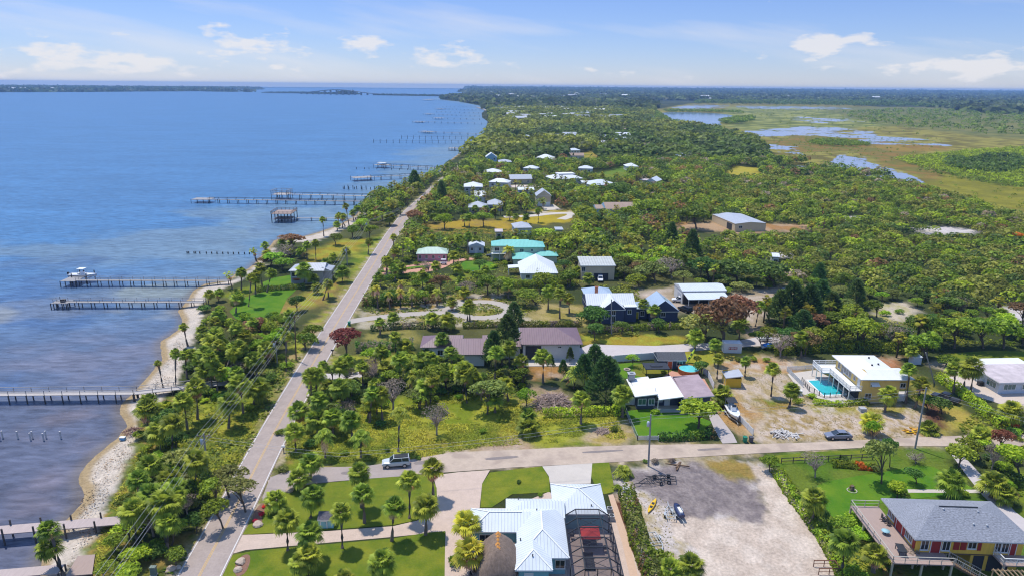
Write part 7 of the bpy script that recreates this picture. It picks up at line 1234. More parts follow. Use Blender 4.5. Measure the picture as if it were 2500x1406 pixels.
for (x, y), d, sh in zip(cand, dist, shade):
    bx, by = pix((x, y, 0)); scrub = bx > 1750 and 440 < by < 760
    if not -60 < bx < 2600: continue
    s = mpp((x, y, 0)); u = rg.random()
    R0 = rg.uniform(1.9, 3.6) if scrub else rg.uniform(2.2, 4.4); hh = R0*rg.uniform(.55, .8) if scrub else R0*rg.uniform(.75, 1.25)+.6
    if d < 330 and rg.random() < (.06 if scrub else .3): continue
    if occl(bx, by, by-(hh+R0*.7)*s*.95, R0*s*.8): continue
    if u < (.05 if scrub else .26) and npalm < 296:
        h = rg.uniform(4.5, 8); r0 = rg.uniform(1.6, 2.1); palm(bx, by, bx+rg.uniform(-4, 4), pix((x, y, h))[1], r0*s, adj=()); npalm += 1; continue
    k = rg.choice(['oak', 'lime', 'sea', 'dark', 'copper', 'grey'], p=[.3, .22, .36, .08, .02, .02] if scrub else ([.38, .24, .15, .17, .03, .03] if sh < .5 else [.34, .17, .14, .29, .04, .02]))
    if u < (.02 if scrub else .3) and d < 480: pgrove.append((x, y, rg.uniform(4, 7.5), rg.uniform(1.5, 2.1))); continue
    if ntree < 298 and d < 400: tree(bx, by, bx, pix((x, y, hh))[1], R0*s, k, .7); ntree += 1
    else: rest.append((x, y, R0, hh, k))
far = []
f2 = np.concatenate([scatter(np.array(q), sp, 9+i) for i, (q, sp) in enumerate([(np.clip(woodp[0], [-900, 580], [2500, 2600]), 9.5)])]); f2 = f2[(sdist(f2, woodp[0]) > 0) & (f2[:, 1] >= 590) & ~inpoly(f2, CLEAR+KEEP) & (sdist(f2, LAND) > 6)]
hh_ = np.array([(t.location.x+6, t.location.y) for t, _, _ in HID if t.location.y > 560]+[(0, -999)]); f2 = f2[~((np.abs(f2[:, 0, None]-hh_[None, :, 0]) < 8) & (f2[:, 1, None] < hh_[None, :, 1]+2) & (f2[:, 1, None] > hh_[None, :, 1]-.05*hh_[None, :, 1]-8)).any(1)]
f3 = np.array([(x, y) for x, y in zip(rg.uniform(-2500, 9500, 60000), 1900+10500*rg.uniform(0, 1, 60000)**1.25)]); f3 = f3[(sdist(f3, LAND) > 20) & ~inpoly(f3, [at_np(z) for z in ([(1590, 246), (2160, 250), (2330, 268), (2700, 330), (2700, 400), (1600, 300)],)])]
isl = np.concatenate([scatter(q, 60 if i == 0 else 22, 50+i) for i, q in enumerate(ISL_W[:4])]); isl = isl[np.hypot(isl[:, 0], isl[:, 1]) < 13500]
def mass(name, pts, R0, H0, kinds, ncard, size, seed):
    rg = np.random.default_rng(seed); Vs, Cs, N = [], [], len(pts); n = ncard
    c = np.repeat(np.column_stack([pts, np.asarray(H0)*.55]), n, 0); r = np.repeat(R0, n); h = np.repeat(H0, n); d = rg.normal(size=(N*n, 3)); d /= np.linalg.norm(d, axis=1)[:, None]; d[:, 2] = np.abs(d[:, 2])*1.15-.3
    lob = .72+.45*vnoise(d[:, 0]*2.3+np.repeat(rg.uniform(0, 99, N), n), d[:, 1]*2.3+d[:, 2]*2, 3); p = c+d*np.column_stack([r*lob, r*lob, h*.5*lob]); nr = d*.5+np.array((0, 0, .45))+rg.normal(size=(N*n, 3))*.3; nr /= np.linalg.norm(nr, axis=1)[:, None]
    V, F = cards(p, nr, r*rg.uniform(size*.7, size*1.3, N*n), rg, .7); col = np.repeat(np.repeat(kinds, n, 0), 4, 0); o = put(name, np_mesh(name, V, F, LMASS, col)); o['kind'] = 'stuff'; return o
LMASS = leaf_mat('woodland_leaf', (.9, 1.05, .8), (3.9, 3.7, 3.5), tint_attr=True, trans=.45)
KC = {'oak': (.082, .118, .012), 'lime': (.15, .19, .012), 'sea': (.125, .13, .022), 'dark': (.05, .08, .015), 'copper': (.15, .08, .035), 'grey': (.19, .15, .11)}
RA = np.array([(a, b, c, d) for a, b, c, d, k in rest]); RC_ = np.array([KC[k] for *_, k in rest])*rg.uniform(.7, 1.25, (len(rest), 1))
print('plants', len(PLANTS), 'palms', npalm, 'trees', ntree, 'rest', len(rest), 'f2', len(f2), 'f3', len(f3), 'isl', len(isl))
mass('scrub_forest', RA[:, :2], RA[:, 2], RA[:, 2]*.7+RA[:, 3], RC_, 95, .17, 1)
kk = fbm(f2[:, 0]/70, f2[:, 1]/120, 61, 3)[:, None]; kk = sstep(.3, .7, kk); colf = np.array((.055, .08, .016))*(1-kk)+np.array((.125, .135, .02))*kk; colf = colf*rg.uniform(.55, 1.35, (len(f2), 1)); mass('distant_woods', f2, rg.uniform(4.5, 8, len(f2)), rg.uniform(7, 13, len(f2)), colf, 26, .34, 2)
mass('horizon_woods', f3, rg.uniform(10, 26, len(f3))*(1+np.maximum(0, f3[:, 1]-4000)/4000), rg.uniform(7, 14, len(f3)), np.array((.05, .065, .02))*rg.uniform(.5, 1.4, (len(f3), 1)), 9, .7, 3)
n0 = int((sdist(isl, ISL_W[0]) > 0).sum()); big = np.arange(len(isl)) < n0; ih = np.where(big, rg.uniform(8, 17, len(isl)), rg.uniform(2.5, 6, len(isl))); mass('island_woods', isl, np.where(big, rg.uniform(14, 30, len(isl)), rg.uniform(4, 9, len(isl))), ih, np.array((.026, .045, .02))*rg.uniform(.6, 1.3, (len(isl), 1)), 10, .7, 4)
V0, F0, nl = fan_crown(400, 16, (-.4, 1), 3); V0 = np.array(V0); F0 = np.array(F0); VV, FF, CC = [], [], []
for x, y, h, r0 in pgrove:
    a = rg.uniform(0, 6.28); q = V0*r0*1.25; q = np.column_stack([q[:, 0]*math.cos(a)-q[:, 1]*math.sin(a), q[:, 0]*math.sin(a)+q[:, 1]*math.cos(a), q[:, 2]])+np.array((x, y, h)); k = sum(len(v) for v in VV); VV.append(q); FF.append(F0+k); c_ = np.tile(np.array((.13, .14, .016))*rg.uniform(.7, 1.25)*np.array((rg.uniform(.85, 1.25), 1, 1)), (len(q), 1)); c_[F0[nl:].ravel()] = (.16, .10, .05); CC.append(c_)
    k += len(q); w_ = .16; tv = np.array([(x+dx*w_, y+dy*w_, z) for z in (0, h) for dx, dy in ((-1, -1), (1, -1), (1, 1), (-1, 1))]); VV.append(tv); FF.append(np.array([(0, 1, 5, 4), (1, 2, 6, 5), (2, 3, 7, 6), (3, 0, 4, 7)])+k); CC.append(np.tile((.10, .08, .06), (8, 1)))
o = put('palm_groves', np_mesh('palm_groves', np.concatenate(VV), np.concatenate(FF), LMASS, np.concatenate(CC))); o['kind'] = 'stuff'; print('grove', len(pgrove))
# marsh thickets
mt = []
for poly, sp, rr_, kc in (([(1968, 350), (2000, 342), (2060, 345), (2120, 352), (2124, 358), (2060, 360), (1990, 356)], 3.2, 2.2, 'oak'), ([(1756, 300), (1790, 292), (1836, 290), (1840, 298), (1800, 305), (1770, 306)], 7, 5, 'oak'), ([(1600, 275), (1640, 300), (1700, 310), (1735, 318), (1770, 318), (1730, 324), (1640, 308), (1596, 290)], 6, 4.5, 'oak'), ([(1620, 272), (1720, 272), (1810, 276), (1815, 279), (1720, 276), (1630, 276)], 9, 4.5, 'oak'), ([(2180, 390), (2330, 372), (2640, 352), (2640, 470), (2440, 452), (2260, 415)], 4.6, 2.0, 'lime'), ([(2300, 395), (2480, 385), (2520, 415), (2420, 432), (2320, 415)], 5.5, 3.6, 'dark'),
  ([(2240, 410), (2400, 440), (2640, 475), (2640, 490), (2400, 452), (2240, 420)], 6, 2.0, 'oak'), ([(2050, 275), (2200, 268), (2640, 285), (2640, 345), (2400, 332), (2200, 312), (2100, 300)], 25, 5, 'oak'), ([(1850, 330), (2300, 340), (2300, 380), (2100, 420), (1950, 390)], 14, 1.2, 'oak'), ([(1800, 262), (2100, 270), (2300, 300), (2280, 335), (1900, 310)], 34, 2.0, 'oak'), ([(2260, 440), (2640, 480), (2640, 560), (2440, 515)], 13, 1.1, 'oak'), ([(1700, 250), (2640, 250), (2640, 268), (2100, 262), (1700, 256)], 22, 9, 'dark'), ([(1620, 312), (1700, 316), (1850, 340), (1850, 352), (1740, 326), (1620, 320)], 6, 4, 'dark')):
    q = at_np(poly); p = scatter(q, sp, len(mt)+3); p = p[rg.random(len(p)) < .8]; mt += [(x, y, rr_*rg.uniform(.6, 1.25), *(np.array(KC[kc])*rg.uniform(.7, 1.3))) for x, y in p]
mt = np.array(mt); mass('marsh_thickets', mt[:, :2], mt[:, 2], mt[:, 2]*1.5, mt[:, 3:], 24, .28, 6)
# ground cover: tufts of rough grass and low weeds where the photo shows them
def tufts(name, polys, n, hgt, c1, c2, seed, wid=.12):
    rg = np.random.default_rng(seed); qs = [at_np(p) for p in polys]; ar = np.array([abs(np.sum(q[:, 0]*np.roll(q[:, 1], -1)-np.roll(q[:, 0], -1)*q[:, 1]))/2 for q in qs]); P_ = []
    for q, a in zip(qs, ar):
        m = int(n*a/ar.sum()); lo, hi = q.min(0), q.max(0); p = rg.uniform(lo, hi, (m*3, 2)); p = p[sdist(p, q) > 0][:m]; P_.append(p)
    P_ = np.concatenate(P_); P_ = P_[~inpoly(P_, [k for k in KEEP if len(k) > 4 or True])]; dens = fbm(P_[:, 0]/4, P_[:, 1]/4, seed, 3); P_ = P_[dens > .38]; m = len(P_); dens = fbm(P_[:, 0]/4, P_[:, 1]/4, seed, 3)
    a = rg.uniform(0, 6.28, m); h = hgt*rg.uniform(.4, 1.2, m)*(dens+.4); ln = rg.uniform(1.6, 3.2, m)*h; ax = np.column_stack([np.cos(a), np.sin(a)]); b0 = np.column_stack([P_, np.zeros(m)]); w_ = wid*rg.uniform(.7, 2.0, m); nx = np.column_stack([-ax[:, 1], ax[:, 0], np.zeros(m)]); ax3 = np.column_stack([ax, np.zeros(m)])
    V = np.stack([b0-nx*w_[:, None]*.5, b0+nx*w_[:, None]*.5, b0+nx*w_[:, None]+ax3*ln[:, None]+np.array((0, 0, 1))*h[:, None], b0-nx*w_[:, None]*.8+ax3*ln[:, None]*.8+np.array((0, 0, 1))*h[:, None]*.92], 1).reshape(-1, 3); mx = fbm(P_[:, 0]/3, P_[:, 1]/3, seed+9, 3)[:, None]; mx = sstep(.35, .65, mx)
    col = (np.array(c1)*(1-mx)+np.array(c2)*mx)*rg.uniform(.75, 1.3, (m, 1)); o = put(name, np_mesh(name, V, np.arange(m*4).reshape(-1, 4), LMASS, np.repeat(col, 4, 0))); o['kind'] = 'stuff'
tufts('tall_grass', [[(700, 1120), (700, 1040), (720, 1000), (800, 985), (1000, 965), (1240, 960), (1500, 1015), (1530, 1070), (1350, 1080), (1180, 1090), (1020, 1118), (800, 1132)], [(440, 1000), (640, 985), (590, 1130), (560, 1210), (360, 1120), (380, 1050)], [(265, 1240), (300, 1180), (340, 1100), (350, 1010), (460, 965), (420, 1090), (340, 1300), (220, 1390)]], 80000, .15, (.10, .12, .009), (.20, .19, .018), 3, .05)
tufts('ground_weeds', [[(1745, 905), (1930, 915), (2260, 1000), (2290, 1070), (1840, 1078), (1770, 1030)], [(1560, 1180), (1660, 1245), (1640, 1300), (1690, 1400), (1600, 1400), (1545, 1240)], [(870, 770), (1240, 780), (1400, 790), (900, 800)], [(690, 1060), (720, 900), (800, 800), (850, 720), (830, 720), (720, 860), (600, 1110)]], 9000, .07, (.065, .07, .012), (.15, .11, .04), 5, .06)
tufts('undergrowth', [[(330, 1180), (480, 950), (600, 800), (700, 760), (760, 830), (700, 930), (520, 1290), (440, 1400), (240, 1400)], [(880, 680), (960, 560), (1400, 560), (1420, 690), (1250, 790), (1000, 790), (890, 760)], [(1420, 700), (1560, 690), (1560, 820), (1430, 815)], [(700, 990), (760, 920), (1100, 880), (1280, 900), (1280, 970), (900, 960)], [(1860, 860), (2260, 860), (2500, 850), (2500, 780), (1870, 790)], [(2050, 1300), (2130, 1300), (2230, 1420), (2080, 1420)], [(2380, 1000), (2500, 1020), (2500, 1240), (2380, 1130), (2330, 1060)]], 80000, .26, (.05, .075, .006), (.115, .125, .010), 7, .16)
tufts('beach_wrack', [[(150, 1320), (240, 1240), (290, 1170), (325, 1110), (330, 1070), (300, 1075), (230, 1130), (205, 1200), (170, 1290)], [(400, 960), (440, 890), (470, 850), (430, 830), (400, 890), (350, 950)], [(160, 1390), (230, 1330), (250, 1270), (190, 1290)]], 1500, .06, (.05, .035, .02), (.12, .08, .05), 13, .10)
# ------------------------------------------------------------------ docks, pilings, bridge
PILE = {}
def pile_mesh(m, h, r=.14, n=8):
    k = (m.name, round(h, 1), r)
    if k not in PILE: mb = MB(); mb.tube([(0, 0, -h), (0, 0, 0)], r, n); PILE[k] = mb.mesh('pile', m)
    return PILE[k]
def dock(label, a_px, b_px, z=1.0, w_=1.7, deckm=None, rails='both', step=3.4, over=.0, head=None, far=False, zb=None, name='dock', top=None, bend=None):
    pts = [at(*p, z) for p in ([a_px]+([bend] if bend else [])+[b_px])]; o = pts[0].copy(); d0 = (pts[-1]-o).normalized(); t = thing(name, label, 'dock', (o.x, o.y, 0), math.atan2(d0.y, d0.x), None if not far else 'piers up the shore')
    Mi = (Matrix.Translation((o.x, o.y, 0)) @ Matrix.Rotation(math.atan2(d0.y, d0.x), 4, 'Z')).inverted(); L = [Mi @ p for p in pts]; dm = deckm or GREYW; mb = MB()
    for i, (a, b) in enumerate(zip(L, L[1:])): mb.bar(a+Vector((0, 0, -.004*i)), b+Vector((0, 0, -.004*i)), w_, .14)
    if head: x0, x1, y0, y1 = head; E_ = L[-1]; mb.box(E_.x+x0, E_.x+x1, y0, y1, z-.09, z+.06)
    mb.build('deck', dm, t); deep = z-WZ+1.0; nn = 0
    for a, b in zip(L, L[1:]):
        n = max(1, int((b-a).length/step)); u = (b-a).normalized(); s = Vector((-u.y, u.x, 0))
        for k in range(n+1):
            for sg in (-1, 1):
                if nn > 96: break
                p = a+(b-a)*k/n+s*sg*(w_/2+.02); hh = over; q = put('pile', pile_mesh(DARKW, deep+hh, .13 if not far else .17, 8 if not far else 5), t, loc=(p.x, p.y, p.z+hh)); nn += 1
    if head:
        for x in np.linspace(L[-1].x+head[0], L[-1].x+head[1], 4):
            for y in (head[2], head[3]): put('pile', pile_mesh(DARKW, deep+over, .13, 8), t, loc=(x, y, z+over))
    if rails:
        r = MB()
        for sg in ((-1, 1) if rails == 'both' else (1,)):
            P_ = []
            for i, p in enumerate(L): u = (L[min(i+1, len(L)-1)]-L[max(i-1, 0)]).normalized(); P_.append(p+Vector((-u.y, u.x, 0))*sg*(w_/2-.05)+Vector((0, 0, .07)))
            rail(r, P_, 1.0, 3.4 if not far else 5, 0, .09 if not far else .14, not far)
        r.build('railing', DARKW if far else GREYW, t)
    return t, L, z
PINKW = mat('pinkish_boards', (.42, .34, .31), .85, .15, 1.2, .1, stretch=(8, .4, 1))
dock('weathered pinkish boardwalk pier over the beach nearest the camera, with tall posts', (312, 1268), (-60, 1299), 1.0, 2.1, PINKW, None, 3.6, .9)
pt = dock('low pale dock with plank landing at the bottom left corner', (150, 1388), (-60, 1406), .55, 1.8, PINKW, None, 3.4, .0)[0]; q = MB(); pm = [at(x, y, .35) for x, y in ((160, 1405), (225, 1400), (232, 1352), (190, 1356))]
pl_ = thing('beach_platform', 'brown timber platform on the sand beside the low pale dock', 'platform', tuple(pm[0]-Vector((0, 0, .35)))); q.add([p-pm[0]+Vector((0, 0, .35)) for p in pm]+[p-pm[0]+Vector((0, 0, .2)) for p in pm], [(0, 1, 2, 3), (7, 6, 5, 4), (0, 4, 5, 1), (1, 5, 6, 2), (2, 6, 7, 3), (3, 7, 4, 0)]); q.build('deck', WOODD, pl_)
for k in range(4): q = MB(); p = (pm[k]-pm[0])*.92+(pm[2]-pm[0])*.04; q.box(p.x-.1, p.x+.1, p.y-.1, p.y+.1, -.6, .2); q.build('post', WOODB, pl_)
dock('long pale grey dock with double handrails running off the left edge', (556, 934), (-60, 962), 1.0, 1.9, mat('bleached_boards', (.42, .385, .36), .85, .12, 2, .1), 'both', 3.2, .05, bend=(330, 958))
t, L, z = dock('grey dock with thin rails ending in a small platform, second of the near pair', (500, 737), (134, 737), 1.0, 1.6, GREYW, 'both', 3.3, .1, head=(-4.5, .3, -1.6, 1.6))
q = MB(); q.box(L[-1].x-3, L[-1].x-2, -.5, .5, z+.07, z+.9); q.bar((L[-1].x-2, .6, z), (L[-1].x-2, .6, z+1.8), .1); q.build('bench', DARKW, t)
t, L, z = dock('dark timber dock with handrails and a white boat on its lift', (560, 685), (188, 684), 1.2, 1.7, GREYW, 'both', 3.4, .1, head=(-.3, 4.5, -4, 1.5)); D4 = (t, L, z)
t, L, z = dock('narrow pier leading to a tall two-level sun deck on pilings', (868, 533), (688, 533), .5, 1.4, GREYW, None, 6, .3)
q = MB(); X0 = L[-1].x; q.box(X0-6, X0+3.5, -6, 5, 3.3, 3.5); q.box(X0-5, X0+3, -4, 4, .58, .66); q.build('upper_deck', WOODD, t); q = MB(); rail(q, [(X0-6, -6, 3.5), (X0+3.5, -6, 3.5), (X0+3.5, 5, 3.5), (X0-6, 5, 3.5), (X0-6, -6, 3.5)], 1.1, 2, 0, .14); q.build('railing', WOODB, t)
for x in (-5.8, -2.7, .4, 3.3):
    for y in (-5.8, -.5, 4.8): put('pile', pile_mesh(DARKW, 5.5, .2), t, loc=(X0+x, y, 3.3))
dock('very long dark pier ending in a low boat platform, left of a crossing pier', (888, 492), (510, 487), 1.2, 2.0, GREYW, 'both', 5.2, .2, head=(-1, 9, -5, 2), far=True)
t, L, z = dock('long railed pier with a framed end platform crossing behind the longest one', (946, 480), (680, 474), 2.0, 2.2, mat('bleached_boards', (1, 1, 1)), 'both', 6, .2, head=(-6, 3, -5, 3), far=True)
X0 = L[-1].x; q = MB(); rail(q, [(X0-6, 3, z), (X0-6, -5, z), (X0+3, -5, z), (X0+3, 3, z), (X0-6, 3, z)], 2.4, 3, 0, .2); q.build('platform_frame', GREYW, t)
for p, lb, hd in ((((1070, 424), (905, 433)), 'pier bending at its middle with a boat lift of tall posts', (-2, 12, -7, 2)), (((1084, 411), (938, 403.5)), 'thin pier with a pale boat house at its outer end', (-3, 8, -5, 3)), (((1160, 363), (1110, 362.5)), 'short stub pier with two tall black lift posts', (-4, 6, -6, 3)), (((1166, 345), (912, 343)), 'ruined pier of bare pilings far from its neighbours', None), (((1170, 335), (980, 333.5)), 'long dark pier next after the ruined one', None), (((1182, 328), (1046, 322)), 'stout dark pier with a boat at its tip', (-4, 14, -10, 4)),
   (((1192, 302), (1030, 297.5)), 'longest of the far piers reaching well out from the point', (-3, 16, -10, 4)), (((1186, 291), (1078, 289)), 'far pier with a square landing at its end', (-3, 16, -12, 6)), (((1182, 284), (1050, 279)), 'far pier just beyond the one with the square landing', (-3, 14, -10, 6)), (((1180, 276), (1066, 273)), 'thin distant pier beyond the point', None), (((1172, 269), (1078, 266)), 'very distant pier beyond the thin one', (-3, 18, -10, 6)), (((1160, 261), (1080, 260.5)), 'last but one distant pier before the bend', None), (((1098, 246), (1044, 244.5)), 'most distant pier with a pale building at its tip', (-20, 20, -30, 20))):
    ruin = 'ruined' in lb; t, L, z = dock(lb, *p, 1.4 if not ruin else 2.2, .5 if ruin else 2.4, GREYW, 'both' if not ruin and at(*p[1]).y < 900 else None, 7 if at(*p[1]).y < 900 else 12, .8 if not ruin else 1.0, head=hd, far=True)
    if hd and 'pale' in lb: E_ = L[-1].x; q = MB(); q.box(E_+hd[0]+2, E_+hd[1]-2, hd[2]+2, hd[3]-2, 2.8, 3.1); q.build('lift_roof', W_WHITE, t)
WPILE = mat('white_sleeved_piling', (.55, .52, .50), .8, .1, 3)
pr = put('piling', pile_mesh(WPILE, 2.6, .13)); first = True
def piling(px, py, h, m, label, group):
    p = at(px, py, WZ); o = put('piling', pile_mesh(m, h+1, .14 if p.y < 200 else .22), None, loc=(p.x, p.y, WZ+h)); tag(o, label, 'piling', group)
bpy.data.objects.remove(pr)
for x, y in ((1, 1075), (7, 1069), (44, 1070), (75, 1074), (80, 1070), (107, 1075), (113, 1069), (149, 1070)): piling(x, y, 1.5, WPILE, 'white piling standing in the water beside the long pale dock', 'white pilings in the near water')
for i, x in enumerate((457, 461, 474, 478, 488, 504, 517, 530, 544, 557, 570, 583, 597, 609)): piling(x, 619+.15*i, .8, DARKW, 'dark piling stub in the straight row off the grassy shore', 'row of stubs off the shore')
for i, x in enumerate((838, 841, 850, 852, 862, 866, 871, 882, 884, 894, 905, 914, 924, 933, 943)): piling(x, 462+.15*i, 1.5+(i*7 % 5)*.3, DARKW, 'old dark piling in the row beyond the railed piers', 'row of old pilings beyond the piers')
for i, x in enumerate((870, 890, 901, 920, 938, 956, 975, 995, 1010, 1028)): piling(x, 413+.4*i, 1.2, DARKW, 'short piling between the bent pier and the thin pier', 'stubs between two piers')
def bridge():
    a, b = at(640, 229.0, WZ), at(1090, 236.0, WZ); t = thing('road_bridge', 'long arched road bridge across the bay on the horizon', 'bridge', (a.x, a.y, 0)); n = 60; mb = MB(); P_ = []
    for k in range(n+1):
        u = k/n; p = (b-a)*u; e = math.exp(-((u-.44)/.15)**2); P_.append(Vector((p.x, p.y, 4+24*e)))
    for p, q_ in zip(P_, P_[1:]): mb.bar(p, q_, 14, 4)
    mb.build('deck', mat('bridge_concrete', (.20, .21, .22), .8), t)
    for k in range(14, 42, 2): p = P_[k]; q_ = MB(); q_.box(p.x-5, p.x+5, p.y-5, p.y+5, -2, p.z-1); q_.build('pier', mat('bridge_concrete', (1, 1, 1)), t)
bridge()
# ------------------------------------------------------------------ poles and lines
def pole(px, py, tx, ty, label, arm=True, can=False, lean=True, cat='utility pole'):
    b = at(px, py); ray = ROT @ Vector(((tx-1250)/FPX, (703-ty)/FPX, -1.0)); T = Vector((0, 0, CAM_H))+ray*(b.y/ray.y); t = thing('utility_pole', label, cat, tuple(b)); v = T-b; mb = MB(); mb.tube([(0, 0, -.2), v*.5, v], [.17, .15, .12], 8); mb.build('pole', GREYW if can or not arm else WOODB, t)
    if arm:
        q = MB(); u = Vector((1, .15, 0)).normalized(); q.bar(v*.95-u*1.0, v*.95+u*1.0, .1, .12); q.build('crossarm', WOODB, t)
        for k in (-.9, 0, .9): q = MB(); p = v*.95+u*k; q.tube([p, p+Vector((0, 0, .28))], .05, 6); q.build('insulator', T_WHITE, t)
    if can: q = MB(); c = v*.82+Vector((-.38, -.1, 0)); q.lathe([(.01, c.z-.5), (.24, c.z-.48), (.25, c.z+.35), (.1, c.z+.5), (.01, c.z+.52)], 12, c=(c.x, c.y)); q.build('transformer', mat('transformer_grey', (.52, .56, .60), .5, .03, 2), t)
    return T
T1 = pole(508, 1160, 497, 1058, 'grey roadside pole with transformer among the shore trees', can=True); T2 = pole(723, 879, 719, 768, 'wooden pole nearest the road above the short drive'); T2b = pole(677, 886, 672, 832, 'pole with grey transformer left of the road above the thicket', can=True); T3 = pole(848, 648, 846, 604, 'pole beside the grey shore house roof', can=True); T4 = pole(896, 580, 896, 540, 'pole beyond the shore house by the yellow grass', can=True)
T5 = pole(1583, 1137, 1589, 1010, 'tall wooden pole with white transformer at the picket fence', arm=False, can=True); T6 = pole(2234, 1094, 2262, 945, 'tall dark pole at the street bend near the yellow house', arm=False); T7 = pole(1493, 816, 1493, 730, 'pale slender pole before the navy house gable', arm=False); T8 = pole(2282, 935, 2260, 860, 'thin pole behind the two palms of the yellow house', arm=False); T9 = pole(1142, 616, 1142, 577, 'thin pale pole by the small white cottage', arm=False)
WIRE = mat('aluminium_wire', (.42, .42, .44), .5, .02, 2)
def span(label, pts, offs, sag=.8, r=.022):
    t = thing('power_line', label, 'wires', tuple(pts[0]))
    for ox in offs:
        mb = MB()
        for a, b in zip(pts, pts[1:]):
            P_ = []
            for k in range(13): u = k/12; p = a+(b-a)*u; P_.append(p-pts[0]+Vector((ox[0], 0, ox[1]-sag*4*u*(1-u)*(b-a).length/45)))
            mb.tube(P_, r, 4, cap=False)
        mb.build('wire', WIRE, t)
T0 = T1+Vector((3.5, -46, 0)); TE = at(985, 505, 8)
span('roadside wires strung from pole to pole along the shore road', [T0, T1, T2, T3, T4, TE], [(-.9, .1), (0, .1), (.9, .1), (.1, -1.6)]); span('pair of wires crossing to the pole at the picket fence', [T1, at(830, 1100, 7.4), T5], [(0, -.4), (0, -1.0)], .5, .016); span('wires along the dirt street between its two poles', [T5, T6, at(2600, 1040, 9)], [(0, -.3), (0, -.9)], .6, .016)
